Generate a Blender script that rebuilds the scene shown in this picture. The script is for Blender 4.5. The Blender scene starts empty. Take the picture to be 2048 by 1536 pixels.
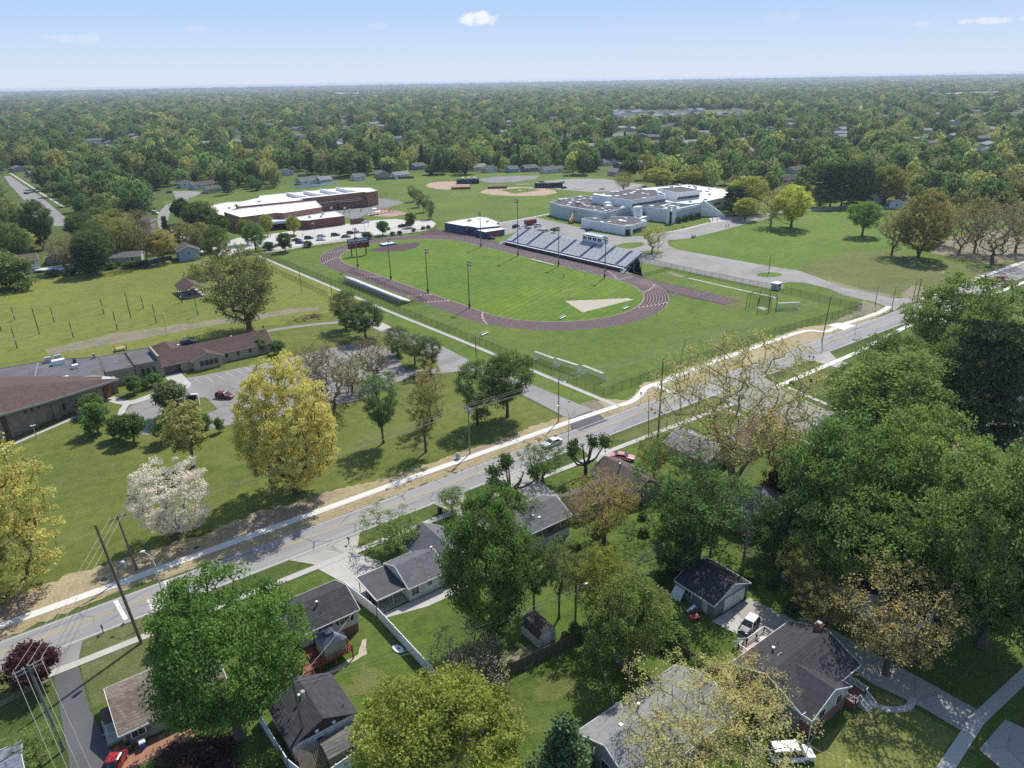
import bpy, math, random
import numpy as np
from mathutils import Vector, Matrix

# ------------------------------------------------------------------ camera
# World axes follow the street grid: +x along the main road, +y away from it.
SC = bpy.context.scene
COL = SC.collection
CAM_H, FPX, HORIZ = 72.0, 1450.0, 161.0            # metres, focal length and horizon row for a 2048 px wide frame
TH = math.radians(36.5)
ROLL = math.radians(1.0)
PITCH = math.atan((768 - HORIZ) * math.cos(ROLL) / FPX)
_fw = Vector((math.sin(TH) * math.cos(PITCH), math.cos(TH) * math.cos(PITCH), -math.sin(PITCH)))
_rt0 = Vector((math.cos(TH), -math.sin(TH), 0))
_up0 = _rt0.cross(_fw)
_rt = math.cos(ROLL) * _rt0 - math.sin(ROLL) * _up0
_up = math.sin(ROLL) * _rt0 + math.cos(ROLL) * _up0
CAMPOS = Vector((0, 0, CAM_H))
cd = bpy.data.cameras.new("camera")
cam = bpy.data.objects.new("camera", cd)
COL.objects.link(cam)
cam.matrix_world = Matrix(((_rt.x, _up.x, -_fw.x, 0), (_rt.y, _up.y, -_fw.y, 0), (_rt.z, _up.z, -_fw.z, CAM_H), (0, 0, 0, 1)))
cd.sensor_width = 36.0
cd.lens = FPX / 2048 * 36.0
cd.clip_start = 0.5
cd.clip_end = 60000
SC.camera = cam

def G(px, py, z=0.0):
    """ground (or height z) point of the surveyed photograph position"""
    d = _fw * FPX + _rt * (px - 1024) - _up * (py - 768)
    t = (z - CAM_H) / d.z
    return CAMPOS + d * t
def PX(p):
    q = Vector(p) - CAMPOS
    k = q.dot(_fw)
    return 1024 + FPX * q.dot(_rt) / k, 768 - FPX * q.dot(_up) / k
def GL(pts, z=0.0):
    return [tuple(G(x, y, z)[:2]) for x, y in pts]

# ------------------------------------------------------------------ light
SUN_AZ, SUN_EL = math.radians(61.5), math.radians(52)   # azimuth measured from +y towards +x
SC.view_settings.view_transform = 'Standard'
SC.view_settings.look = 'None'
SC.view_settings.gamma = 1
SC.view_settings.exposure = 0.32
w = bpy.data.worlds.new("World")
SC.world = w
w.use_nodes = True
wt = w.node_tree
for n in list(wt.nodes): wt.nodes.remove(n)
sky = wt.nodes.new('ShaderNodeTexSky')
sky.sky_type = 'NISHITA'
sky.sun_disc = False
sky.sun_elevation = SUN_EL
sky.sun_rotation = SUN_AZ
sky.altitude = 100
sky.air_density = 1.0
sky.dust_density = 0.6
sky.ozone_density = 1.5
bg = wt.nodes.new('ShaderNodeBackground')
bg.inputs['Strength'].default_value = 0.15
wo = wt.nodes.new('ShaderNodeOutputWorld')
wt.links.new(bg.outputs[0], wo.inputs[0])
# small fair-weather clouds, in the sky itself: soft blobs around fixed compass directions broken up by noise
geo = wt.nodes.new('ShaderNodeNewGeometry')
def wmath(op, a, b=None):
    n = wt.nodes.new('ShaderNodeMath'); n.operation = op
    for i, v in enumerate((a, b)):
        if v is None: continue
        if isinstance(v, (int, float)): n.inputs[i].default_value = v
        else: wt.links.new(v, n.inputs[i])
    return n.outputs[0]
tc = wt.nodes.new('ShaderNodeTexCoord')
def wdot(vec):
    n = wt.nodes.new('ShaderNodeVectorMath'); n.operation = 'DOT_PRODUCT'
    wt.links.new(tc.outputs['Generated'], n.inputs[0]); n.inputs[1].default_value = vec
    return n.outputs['Value']
nz = wt.nodes.new('ShaderNodeTexNoise'); nz.inputs['Scale'].default_value = 60; nz.inputs['Detail'].default_value = 6
nz.inputs['Roughness'].default_value = 0.6
wt.links.new(tc.outputs['Generated'], nz.inputs['Vector'])
cl = None
for (cx, cy, sx, sy, amt) in ((968, 38, 46, 15, .9), (945, 42, 34, 10, .7), (155, 76, 62, 9, .22), (1985, 41, 56, 6, .5), (1840, 48, 22, 5, .2), (1560, 34, 40, 10, .12), (760, 52, 30, 7, .12), (405, 58, 28, 7, .12)):
    d = (_fw * FPX + _rt * (cx - 1024) - _up * (cy - 768)).normalized()
    r = Vector((d.y, -d.x, 0)).normalized(); u = r.cross(d)
    a = wmath('MULTIPLY', wdot(r), FPX * 1.12 / sx); b = wmath('MULTIPLY', wdot(u), FPX * 1.12 / sy)
    q = wmath('ADD', wmath('MULTIPLY', a, a), wmath('MULTIPLY', b, b))
    f = wmath('MULTIPLY', wmath('SUBTRACT', 1.0, q), 1.3)
    f = wmath('ADD', f, wmath('MULTIPLY', wmath('SUBTRACT', nz.outputs[0], 0.52), 5.0))
    f = wmath('MULTIPLY', wmath('MINIMUM', wmath('MAXIMUM', wmath('MINIMUM', f, wmath('MULTIPLY', wmath('SUBTRACT', 1.9, q), 2.0)), 0.0), 1.0), amt)
    f = wmath('MULTIPLY', f, wmath('GREATER_THAN', wdot(d), 0.5))
    cl = f if cl is None else wmath('MAXIMUM', cl, f)
mx = wt.nodes.new('ShaderNodeMix'); mx.data_type = 'RGBA'
tint = wt.nodes.new('ShaderNodeMix'); tint.data_type = 'RGBA'; tint.blend_type = 'MULTIPLY'
tint.inputs[0].default_value = 1.0
wt.links.new(sky.outputs[0], tint.inputs[6]); tint.inputs[7].default_value = (1.0, 1.0, 1.0, 1)
sp = wt.nodes.new('ShaderNodeSeparateXYZ'); wt.links.new(tc.outputs['Generated'], sp.inputs[0])
rp = wt.nodes.new('ShaderNodeValToRGB'); wt.links.new(sp.outputs[2], rp.inputs[0])     # pale spring sky low over the horizon
el = rp.color_ramp.elements
for i, (ps, c) in enumerate(((0.0, (.74, .83, .95)), (.03, (.66, .79, .97)), (.075, (.52, .70, .99)), (.115, (.42, .63, .99)), (.3, (.2, .4, .85)))):
    e = el[i] if i < 2 else el.new(ps)
    e.position = ps; e.color = c + (1,)
sk = wt.nodes.new('ShaderNodeMix'); sk.data_type = 'RGBA'; sk.blend_type = 'MULTIPLY'; sk.inputs[0].default_value = 1.0
wt.links.new(rp.outputs[0], sk.inputs[6]); sk.inputs[7].default_value = (5.15, 5.15, 5.15, 1)
bl = wt.nodes.new('ShaderNodeMapRange'); wt.links.new(sp.outputs[2], bl.inputs[0]); bl.inputs[1].default_value = .12; bl.inputs[2].default_value = .4
m2_ = wt.nodes.new('ShaderNodeMix'); m2_.data_type = 'RGBA'; wt.links.new(bl.outputs[0], m2_.inputs[0]); wt.links.new(sk.outputs[2], m2_.inputs[6]); wt.links.new(tint.outputs[2], m2_.inputs[7])
wt.links.new(cl, mx.inputs[0]); wt.links.new(m2_.outputs[2], mx.inputs[6]); mx.inputs[7].default_value = (5.1, 5.15, 5.3, 1)
wt.links.new(mx.outputs[2], bg.inputs[0])
sd = bpy.data.lights.new("sun", 'SUN')
sd.energy = 4.2
sd.angle = math.radians(0.53)
sd.color = (1.0, 0.95, 0.87)
sun = bpy.data.objects.new("sun", sd)
COL.objects.link(sun)
_sdir = Vector((math.sin(SUN_AZ) * math.cos(SUN_EL), math.cos(SUN_AZ) * math.cos(SUN_EL), math.sin(SUN_EL)))
sun.rotation_euler = _sdir.to_track_quat('Z', 'Y').to_euler()
sun.location = _sdir * 500
cy_ = SC.cycles
cy_.max_bounces = 5; cy_.diffuse_bounces = 3; cy_.glossy_bounces = 2; cy_.transmission_bounces = 4
cy_.transparent_max_bounces = 10; cy_.volume_bounces = 0
cy_.use_denoising = False; cy_.denoiser = 'OPENIMAGEDENOISE'; cy_.denoising_input_passes = 'RGB_ALBEDO_NORMAL'; cy_.denoising_prefilter = 'ACCURATE'
random.seed(7)

# ------------------------------------------------------------------ materials
def newmat(name):
    m = bpy.data.materials.new(name); m.use_nodes = True
    t = m.node_tree
    return m, t, t.nodes['Principled BSDF'], t.nodes['Material Output']
class NT:
    """tiny node helper"""
    def __init__(s, t): s.t = t
    def n(s, kind, **kw):
        nd = s.t.nodes.new(kind)
        for k, v in kw.items():
            if k in nd.inputs:
                if hasattr(v, 'is_output'): s.t.links.new(v, nd.inputs[k])
                else: nd.inputs[k].default_value = v
            else: setattr(nd, k, v)
        return nd
    def noise(s, vec, scale, detail=4, rough=.55):
        nd = s.n('ShaderNodeTexNoise', Scale=scale, Detail=detail, Roughness=rough)
        s.t.links.new(vec, nd.inputs['Vector'])
        return nd.outputs[0]
    def mapv(s, vec, scale, rot=0.0):
        nd = s.n('ShaderNodeMapping'); nd.inputs['Scale'].default_value = scale; nd.inputs['Rotation'].default_value = (0, 0, rot)
        s.t.links.new(vec, nd.inputs[0]); return nd.outputs[0]
    def mix(s, f, a, b, mode='MIX'):
        nd = s.n('ShaderNodeMix', data_type='RGBA', blend_type=mode)
        for i, v in ((0, f), (6, a), (7, b)):
            if hasattr(v, 'is_output'): s.t.links.new(v, nd.inputs[i])
            elif i == 0: nd.inputs[0].default_value = v
            else: nd.inputs[i].default_value = tuple(v) + (1,) if len(v) == 3 else v
        return nd.outputs[2]
    def ramp(s, f, lo, hi, a=0.0, b=1.0):
        nd = s.n('ShaderNodeMapRange'); s.t.links.new(f, nd.inputs[0])
        for i, v in enumerate((lo, hi, a, b)): nd.inputs[i + 1].default_value = v
        return nd.outputs[0]
    def math(s, op, a, b):
        nd = s.n('ShaderNodeMath', operation=op)
        for i, v in enumerate((a, b)):
            if hasattr(v, 'is_output'): s.t.links.new(v, nd.inputs[i])
            else: nd.inputs[i].default_value = v
        return nd.outputs[0]
    def bump(s, h, strength, dist=.05):
        return s.n('ShaderNodeBump', Height=h, Strength=strength, Distance=dist).outputs[0]
def sc3(c, k): return tuple(min(1, x * k) for x in c)
MATS = {}
def M(name, col, rough=.75, var=.18, scale=.6, metal=0.0, bump=0.0, world=False, tint=False, dirt=0.0):
    """plain surface with grain and wear; tint multiplies by the object's own colour"""
    if name in MATS: return MATS[name]
    m, t, p, o = newmat(name); N = NT(t)
    vec = N.n('ShaderNodeNewGeometry').outputs['Position'] if world else N.n('ShaderNodeTexCoord').outputs['Object']
    f = N.math('ADD', N.math('MULTIPLY', N.noise(vec, scale, 5), .6), N.math('MULTIPLY', N.noise(vec, scale * 9, 3), .4))
    c = N.mix(N.ramp(f, .3, .7), sc3(col, 1 - var), sc3(col, 1 + var))
    if dirt: c = N.mix(N.ramp(N.noise(vec, scale * .35, 6, .7), .52, .75, 0, dirt), c, (.09, .075, .055))
    if tint: c = N.mix(1.0, c, N.n('ShaderNodeObjectInfo').outputs['Color'], 'MULTIPLY')
    t.links.new(c, p.inputs['Base Color'])
    p.inputs['Roughness'].default_value = rough; p.inputs['Metallic'].default_value = metal
    if bump: t.links.new(N.bump(N.noise(vec, scale * 14, 3), bump), p.inputs['Normal'])
    MATS[name] = m; return m
def grass(name, a, b, straw, amt=.5, sc=1.0, stripe=None, bare=0.0, turf=True):
    if turf: a, b = (a[0] * 1.5, a[1] * 1.25, a[2] * 1.5), (b[0] * 1.95, b[1] * 1.5, b[2] * 1.75)
    if name in MATS: return MATS[name]
    m, t, p, o = newmat(name); N = NT(t)
    pos = N.n('ShaderNodeNewGeometry').outputs['Position']
    big = N.noise(pos, .035 * sc, 5, .62); mid = N.noise(N.mapv(pos, (1, 1.6, 1), .4), .22 * sc, 5, .65); fine = N.noise(pos, 2.6, 3, .7)
    clod = N.noise(pos, .7, 4, .75)
    f = N.math('ADD', N.math('MULTIPLY', big, .34), N.math('ADD', N.math('MULTIPLY', mid, .26), N.math('ADD', N.math('MULTIPLY', clod, .22), N.math('MULTIPLY', fine, .18))))
    c = N.mix(N.ramp(f, .4, .6), a, b)
    s1 = N.math('ADD', N.math('MULTIPLY', N.noise(pos, .05 * sc, 6, .7), .6), N.math('MULTIPLY', N.noise(pos, .9, 4, .7), .4))
    c = N.mix(N.ramp(s1, .5, .68, 0, amt), c, straw)
    if stripe:
        wv = N.n('ShaderNodeTexWave', wave_type='BANDS', bands_direction='X', Scale=stripe[1], Distortion=1.5, Detail=2)
        wv.inputs['Detail Scale'].default_value = .8
        t.links.new(N.mapv(pos, (1, 1, 1), stripe[0]), wv.inputs['Vector'])
        c = N.mix(N.math('MULTIPLY', wv.outputs['Fac'], stripe[2]), c, N.mix(1.0, c, (1.45, 1.35, 1.2), 'MULTIPLY'))
    if bare: c = N.mix(N.ramp(N.noise(pos, .12, 7, .7), .58, .7, 0, bare), c, (.21, .15, .09))
    c = N.mix(N.ramp(N.noise(pos, 4.5, 2, .8), .3, .7, .72, 0.0), c, N.mix(1.0, c, (.5, .55, .45), 'MULTIPLY'))
    c = N.mix(N.ramp(N.noise(pos, .38, 5, .8), .48, .62, 0, .6 if turf else .15), c, N.mix(1.0, c, (.62, .74, .6), 'MULTIPLY'))
    t.links.new(c, p.inputs['Base Color']); p.inputs['Roughness'].default_value = .9
    p.inputs['Specular IOR Level'].default_value = .15
    t.links.new(N.bump(N.noise(pos, 3.2, 4, .75), .8, .35), p.inputs['Normal'])
    MATS[name] = m; return m
def asphalt(name, col, crack=.5, along=None, wear=.25):
    if name in MATS: return MATS[name]
    m, t, p, o = newmat(name); N = NT(t)
    pos = N.n('ShaderNodeNewGeometry').outputs['Position']
    v = N.mapv(pos, (.05, 1, 1), 0) if along else pos
    f = N.math('ADD', N.math('MULTIPLY', N.noise(v, .55 if along else .08, 6, .65), .65), N.math('MULTIPLY', N.noise(pos, 3, 3, .8), .35))
    c = N.mix(N.ramp(f, .33, .66), sc3(col, 1 - wear), sc3(col, 1 + wear))
    vo = N.n('ShaderNodeTexVoronoi', feature='DISTANCE_TO_EDGE', Scale=.16 if along else .13)
    wob = N.mix(.5, pos, N.n('ShaderNodeTexNoise', Scale=.3, Detail=4).outputs['Color'], 'ADD')
    t.links.new(N.mapv(wob, (.8, 1.6, 1)), vo.inputs['Vector'])
    ck = N.ramp(vo.outputs[0], .0, .022, crack, 0.0)
    c = N.mix(N.math('MULTIPLY', ck, N.ramp(N.noise(pos, .07, 3), .4, .6)), c, (.05, .05, .052))
    pt = N.ramp(N.noise(N.mapv(pos, (.12, .5, 1)), .25, 2, .3), .63, .66, 0, .45)
    c = N.mix(pt, c, sc3(col, .62))
    t.links.new(c, p.inputs['Base Color']); p.inputs['Roughness'].default_value = .85
    MATS[name] = m; return m
def bricky(name, col, mortar, sx, sy, var=.25, rough=.85, rot=False, offs=.5, mort=.02):
    """courses of bricks, shingles or boards in the object's own coordinates"""
    if name in MATS: return MATS[name]
    m, t, p, o = newmat(name); N = NT(t)
    oc = N.n('ShaderNodeTexCoord').outputs['Object']
    sep = N.n('ShaderNodeSeparateXYZ'); t.links.new(oc, sep.inputs[0])
    cmb = N.n('ShaderNodeCombineXYZ')
    t.links.new(N.math('ADD', sep.outputs[0], sep.outputs[1]), cmb.inputs[0]); t.links.new(sep.outputs[2], cmb.inputs[1])
    br = N.n('ShaderNodeTexBrick', Scale=1.0, Mortar=mortar + (1,), Bias=0.0); br.offset = offs
    br.inputs['Color1'].default_value = sc3(col, 1 - var) + (1,); br.inputs['Color2'].default_value = sc3(col, 1 + var) + (1,)
    br.inputs['Brick Width'].default_value = sx; br.inputs['Row Height'].default_value = sy; br.inputs['Mortar Size'].default_value = mort
    t.links.new(cmb.outputs[0], br.inputs['Vector'])
    c = N.mix(N.ramp(N.noise(oc, .35, 6, .7), .35, .7, .0, .35), br.outputs[0], sc3(col, .62))
    c = N.mix(N.ramp(N.noise(oc, 5, 3), .35, .65, .35, 0), c, sc3(col, .75))
    t.links.new(c, p.inputs['Base Color']); p.inputs['Roughness'].default_value = rough
    t.links.new(N.bump(br.outputs['Fac'], -.35, .02), p.inputs['Normal'])
    MATS[name] = m; return m
def glassmat():
    m, t, p, o = newmat('window_glass')
    N = NT(t); oi = N.n('ShaderNodeTexCoord').outputs['Object']
    c = N.mix(N.ramp(N.noise(oi, 1.2, 2), .4, .6), (.012, .015, .02), (.05, .06, .07))
    t.links.new(c, p.inputs['Base Color']); p.inputs['Roughness'].default_value = .08; p.inputs['Specular IOR Level'].default_value = .6
    return m
GLASS = glassmat()
def meshmat(name, col, open_):
    """woven wire or net: mostly holes"""
    m, t, p, o = newmat(name); N = NT(t)
    p.inputs['Base Color'].default_value = col + (1,); p.inputs['Roughness'].default_value = .6
    tr = N.n('ShaderNodeBsdfTransparent'); mix = N.n('ShaderNodeMixShader'); mix.inputs[0].default_value = open_
    t.links.new(p.outputs[0], mix.inputs[1]); t.links.new(tr.outputs[0], mix.inputs[2]); t.links.new(mix.outputs[0], o.inputs[0])
    return m
def leafmat(name, trans=.45, fixed=None):
    m, t, p, o = newmat(name); N = NT(t)
    oi = N.n('ShaderNodeObjectInfo')
    lv = N.n('ShaderNodeAttribute', attribute_name='lv').outputs['Fac']
    if fixed: c = N.mix(lv, tuple(a * b for a, b in zip(fixed, (.62, .66, .62))), tuple(a * b for a, b in zip(fixed, (1.5, 1.36, 1.15))))
    else: c = N.mix(lv, N.mix(1.0, oi.outputs['Color'], (.7, .66, .62), 'MULTIPLY'), N.mix(1.0, oi.outputs['Color'], (1.72, 1.42, 1.15), 'MULTIPLY'))
    hs = N.n('ShaderNodeHueSaturation'); t.links.new(c, hs.inputs['Color'])
    t.links.new(N.ramp(oi.outputs['Random'], 0, 1, .497, .522), hs.inputs['Hue'])
    t.links.new(N.ramp(N.math('FRACT', N.math('MULTIPLY', oi.outputs['Random'], 17.3), 0), 0, 1, 1.75 if not fixed else 1.2, 2.3), hs.inputs['Value'])
    hs.inputs['Saturation'].default_value = .84
    df = N.n('ShaderNodeBsdfDiffuse'); tl = N.n('ShaderNodeBsdfTranslucent'); mix = N.n('ShaderNodeMixShader')
    t.links.new(hs.outputs[0], df.inputs[0]); t.links.new(N.mix(1.0, hs.outputs[0], (1.1, 1.15, .8), 'MULTIPLY'), tl.inputs[0])
    mix.inputs[0].default_value = trans
    t.links.new(df.outputs[0], mix.inputs[1]); t.links.new(tl.outputs[0], mix.inputs[2]); t.links.new(mix.outputs[0], o.inputs[0])
    return m
LEAF = leafmat('leaf_green')
NEEDLE = leafmat('leaf_needle', .12)
BARK = M('bark', (.105, .085, .065), .95, .35, 1.5, tint=True)
CHAIN = meshmat('chain_link', (.02, .02, .02), .74)
NETM = meshmat('goal_net', (.8, .8, .8), .58)
PAINTC = M('car_paint', (1, 1, 1), .28, .02, 1.0, tint=True)
PAINTC.node_tree.nodes['Principled BSDF'].inputs['Coat Weight'].default_value = .2
RUBBER = M('rubber', (.022, .022, .022), .85)
CHROME = M('bright_metal', (.55, .55, .56), .35, .1, 2, .8)
LAMPW = M('lamp_lens', (.75, .74, .7), .25)
REDL = M('tail_lens', (.4, .02, .02), .3)
WHITE = M('white_paint', (.78, .78, .77), .55, .06, .8, dirt=.12)
BLACK = M('black_paint', (.02, .02, .022), .5, .2, 1)
CONC = M('concrete', (.42, .40, .36), .9, .13, .25, world=True)
CONCN = M('new_concrete', (.60, .58, .53), .85, .06, .3, world=True)
WOODP = M('pole_wood', (.17, .13, .095), .9, .3, 1.2)
WOODG = M('weathered_wood', (.17, .14, .11), .95, .35, 2)
GALV = M('galvanised', (.42, .43, .44), .5, .12, 1.5, .5)

# ------------------------------------------------------------------ mesh builder and scene helpers
class MB:
    def __init__(s): s.v = []; s.f = []; s.m = []
    def add(s, vs, fs, m=0):
        b = len(s.v); s.v += [tuple(v) for v in vs]
        s.f += [tuple(b + i for i in f) for f in fs]; s.m += [m] * len(fs); return s
    def box(s, x0, x1, y0, y1, z0, z1, m=0):
        return s.add([(x0, y0, z0), (x1, y0, z0), (x1, y1, z0), (x0, y1, z0), (x0, y0, z1), (x1, y0, z1), (x1, y1, z1), (x0, y1, z1)],
                     [(0, 3, 2, 1), (4, 5, 6, 7), (0, 1, 5, 4), (1, 2, 6, 5), (2, 3, 7, 6), (3, 0, 4, 7)], m)
    def bar(s, p, q, wd, ht, m=0):
        """rectangular bar from p to q, wd across (horizontal), ht tall"""
        p, q = Vector(p), Vector(q); d = (q - p)
        if d.length < 1e-6: return s
        d.normalize(); side = d.cross(Vector((0, 0, 1)))
        side = Vector((1, 0, 0)) if side.length < 1e-4 else side.normalized()
        u = side.cross(d); a = side * wd / 2; b = u * ht / 2
        return s.add([p - a - b, p + a - b, p + a + b, p - a + b, q - a - b, q + a - b, q + a + b, q - a + b],
                     [(0, 1, 2, 3), (7, 6, 5, 4), (0, 4, 5, 1), (1, 5, 6, 2), (2, 6, 7, 3), (3, 7, 4, 0)], m)
    def tube(s, pts, rad, n=6, m=0, cap=True):
        pts = [Vector(p) for p in pts]; k = len(pts)
        if not hasattr(rad, '__len__'): rad = [rad] * k
        rings = []; ref = None
        for i, p in enumerate(pts):
            d = (pts[min(i + 1, k - 1)] - pts[max(i - 1, 0)]).normalized()
            if ref is None:
                ref = d.cross(Vector((0, 0, 1)))
                if ref.length < 1e-3: ref = Vector((1, 0, 0))
            ref = (ref - d * ref.dot(d)).normalized(); o = d.cross(ref)
            rings.append([p + (ref * math.cos(2 * math.pi * j / n) + o * math.sin(2 * math.pi * j / n)) * rad[i] for j in range(n)])
        vs = [v for r in rings for v in r]
        fs = [(i * n + j, i * n + (j + 1) % n, (i + 1) * n + (j + 1) % n, (i + 1) * n + j) for i in range(k - 1) for j in range(n)]
        if cap: fs += [tuple(range(n))[::-1], tuple((k - 1) * n + j for j in range(n))]
        return s.add(vs, fs, m)
    def cyl(s, x, y, z0, z1, r0, r1=None, n=10, m=0): return s.tube([(x, y, z0), (x, y, z1)], [r0, r0 if r1 is None else r1], n, m)
    def prism(s, pts, z0, z1, m=0, mt=None):
        n = len(pts)
        a = sum(pts[i][0] * pts[(i + 1) % n][1] - pts[(i + 1) % n][0] * pts[i][1] for i in range(n))
        if a < 0: pts = pts[::-1]
        vs = [(x, y, z0) for x, y in pts] + [(x, y, z1) for x, y in pts]
        s.add(vs, [tuple(range(n))[::-1]] + [(i, (i + 1) % n, n + (i + 1) % n, n + i) for i in range(n)], m)
        b = len(s.v) - 2 * n
        s.f.append(tuple(b + n + i for i in range(n))); s.m.append(m if mt is None else mt); return s
    def sheet(s, pts, z, m=0):
        n = len(pts)
        a = sum(pts[i][0] * pts[(i + 1) % n][1] - pts[(i + 1) % n][0] * pts[i][1] for i in range(n))
        if a < 0: pts = pts[::-1]
        return s.add([(x, y, z) for x, y in pts], [tuple(range(n))], m)
    def ball(s, c, rx, ry, rz, m=0, n=8, k=5):
        vs = [(c[0], c[1], c[2] - rz)]
        for i in range(1, k):
            t = -math.pi / 2 + math.pi * i / k
            vs += [(c[0] + rx * math.cos(t) * math.cos(2 * math.pi * j / n), c[1] + ry * math.cos(t) * math.sin(2 * math.pi * j / n), c[2] + rz * math.sin(t)) for j in range(n)]
        vs.append((c[0], c[1], c[2] + rz)); fs = []
        for j in range(n):
            fs.append((0, 1 + (j + 1) % n, 1 + j))
            for i in range(k - 2): fs.append((1 + i * n + j, 1 + i * n + (j + 1) % n, 1 + (i + 1) * n + (j + 1) % n, 1 + (i + 1) * n + j))
            fs.append((1 + (k - 2) * n + j, 1 + (k - 2) * n + (j + 1) % n, len(vs) - 1))
        return s.add(vs, fs, m)
    def mesh(s, name, mats, smooth=False):
        me = bpy.data.meshes.new(name); me.from_pydata(s.v, [], s.f)
        for m in (mats if isinstance(mats, (list, tuple)) else [mats]): me.materials.append(m)
        me.polygons.foreach_set('material_index', s.m)
        if smooth: me.polygons.foreach_set('use_smooth', [True] * len(s.f))
        me.update(); return me
    def build(s, name, mats, parent=None, smooth=False, loc=None, rz=0.0):
        o = bpy.data.objects.new(name, s.mesh(name, mats, smooth)); COL.objects.link(o)
        if parent: o.parent = parent
        if loc: o.location = loc
        o.rotation_euler.z = rz
        return o
def tag(o, label, cat, group=None):
    o['label'] = label; o['category'] = cat
    if group: o['group'] = group
    return o
def thing(name, label, cat, loc=(0, 0, 0), rz=0.0, group=None):
    o = bpy.data.objects.new(name, None); COL.objects.link(o)
    o.empty_display_size = .5; o.location = loc if len(loc) == 3 else (loc[0], loc[1], 0); o.rotation_euler.z = rz
    return tag(o, label, cat, group)
def struct(name, mb, mats):
    o = mb.build(name, mats); o['kind'] = 'structure'; return o
def dup(root, loc, rz=None, label=None, group=None, scale=None, colour=None, pick=None):
    r = root.copy(); COL.objects.link(r); r.location = loc if len(loc) == 3 else (loc[0], loc[1], 0)
    if rz is not None: r.rotation_euler.z = rz
    if scale: r.scale = scale
    if label: r['label'] = label
    if group: r['group'] = group
    for ch in list(root.children):
        c = ch.copy(); COL.objects.link(c); c.parent = r
        if colour and (pick is None or ch.name.split('.')[0] in pick): c.color = tuple(colour) + (1,)
        for g in list(ch.children):
            d = g.copy(); COL.objects.link(d); d.parent = c
    return r
def rough(pts, amp, step=1.5, seed=1):
    """ragged outline"""
    rg = random.Random(seed); out = []
    for i in range(len(pts)):
        a, b = Vector(pts[i]), Vector(pts[(i + 1) % len(pts)]); L = (b - a).length; k = max(1, int(L / step))
        nrm = Vector((-(b - a).y, (b - a).x)).normalized() if L else Vector((0, 0))
        for j in range(k):
            p = a.lerp(b, j / k) + nrm * rg.uniform(-amp, amp); out.append((p.x, p.y))
    return out
def strip(pts, wd):
    """outline of a ribbon of width wd along the points"""
    P = [Vector(p[:2]) for p in pts]; L, R = [], []
    for i, p in enumerate(P):
        d = (P[min(i + 1, len(P) - 1)] - P[max(i - 1, 0)]).normalized(); n = Vector((-d.y, d.x)) * wd / 2
        L.append(tuple(p + n)); R.append(tuple(p - n))
    return L + R[::-1]
def smoothline(pts, k=6):
    """Catmull-Rom through the points"""
    P = [Vector(p) for p in pts]; out = []
    for i in range(len(P) - 1):
        a, b, c, d = P[max(i - 1, 0)], P[i], P[i + 1], P[min(i + 2, len(P) - 1)]
        for j in range(k):
            t = j / k
            out.append(tuple(.5 * ((2 * b) + (c - a) * t + (2 * a - 5 * b + 4 * c - d) * t * t + (3 * b - a - 3 * c + d) * t ** 3)))
    out.append(tuple(P[-1])); return out
def ring(cx, cy, rx, ry, n=40, rot=0.0):
    return [(cx + rx * math.cos(t) * math.cos(rot) - ry * math.sin(t) * math.sin(rot), cy + rx * math.cos(t) * math.sin(rot) + ry * math.sin(t) * math.cos(rot)) for t in (2 * math.pi * i / n for i in range(n))]
# ------------------------------------------------------------------ ground, lawns, roads and pavements
GR_BASE = grass('grass_rough', (.04, .085, .016), (.075, .125, .026), (.16, .14, .055), .45, 1.0, bare=.35)
GR_YARD = grass('grass_yard', (.045, .10, .014), (.085, .155, .024), (.21, .19, .085), .55, 1.6)
GR_CAMP = grass('grass_campus', (.062, .128, .016), (.098, .165, .026), (.17, .17, .055), .5, .9)
GR_FIELD = grass('grass_infield', (.058, .135, .012), (.09, .168, .02), (.13, .155, .04), .3, .8, stripe=(1.2, .12, .45))
GR_LEFT = grass('grass_meadow', (.10, .155, .022), (.145, .185, .035), (.27, .23, .11), .8, .7)
GR_LAWN = grass('grass_lawn', (.07, .122, .018), (.115, .158, .032), (.2, .18, .075), .6, 1.0)
GR_RIGHT = grass('grass_right', (.065, .14, .014), (.098, .178, .024), (.2, .19, .075), .35, .8)
GR_OLIVE = grass('grass_olive', (.08, .125, .028), (.115, .148, .04), (.25, .21, .1), .55, 1.3)
GR_DRY = grass('grass_dry', (.12, .15, .045), (.20, .195, .085), (.31, .265, .16), .75, 2.6, turf=False)
STRAW = grass('straw_mulch', (.40, .31, .18), (.56, .45, .29), (.25, .22, .10), .7, 3.0, turf=False)
SOIL = grass('bare_soil', (.25, .21, .145), (.37, .31, .225), (.14, .16, .055), .85, 3.0, turf=False)
STRAW.node_tree.nodes['Principled BSDF'].inputs['Specular IOR Level'].default_value = .2
AS_ROAD = asphalt('road_asphalt', (.245, .24, .235), .9, True, .22)
AS_LOT = asphalt('lot_asphalt', (.225, .21, .198), .7, None, .2)
AS_LANE = asphalt('lane_asphalt', (.235, .222, .208), .6, None, .2)
AS_DARK = asphalt('dark_asphalt', (.085, .087, .092), .3, None, .25)
AS_GREY = asphalt('playground_asphalt', (.17, .165, .165), .3, None, .2)
CONLOT = asphalt('concrete_lot', (.47, .445, .40), .35, None, .1)
DRIVE = asphalt('old_driveway', (.34, .32, .28), .5, None, .22)
TRACKM = M('track_rubber', (.062, .028, .032), .9, .22, .12, world=True)
CLAY = M('infield_clay', (.37, .265, .19), .95, .12, .3, world=True)
YEL = M('road_yellow', (.50, .33, .06), .7, .2, 1.5, world=True)
WLINE = M('road_white', (.6, .59, .56), .7, .2, 1.2, world=True)
GREYSTONE = M('gravel_grey', (.40, .35, .28), .95, .3, 1.5, world=True)

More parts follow.
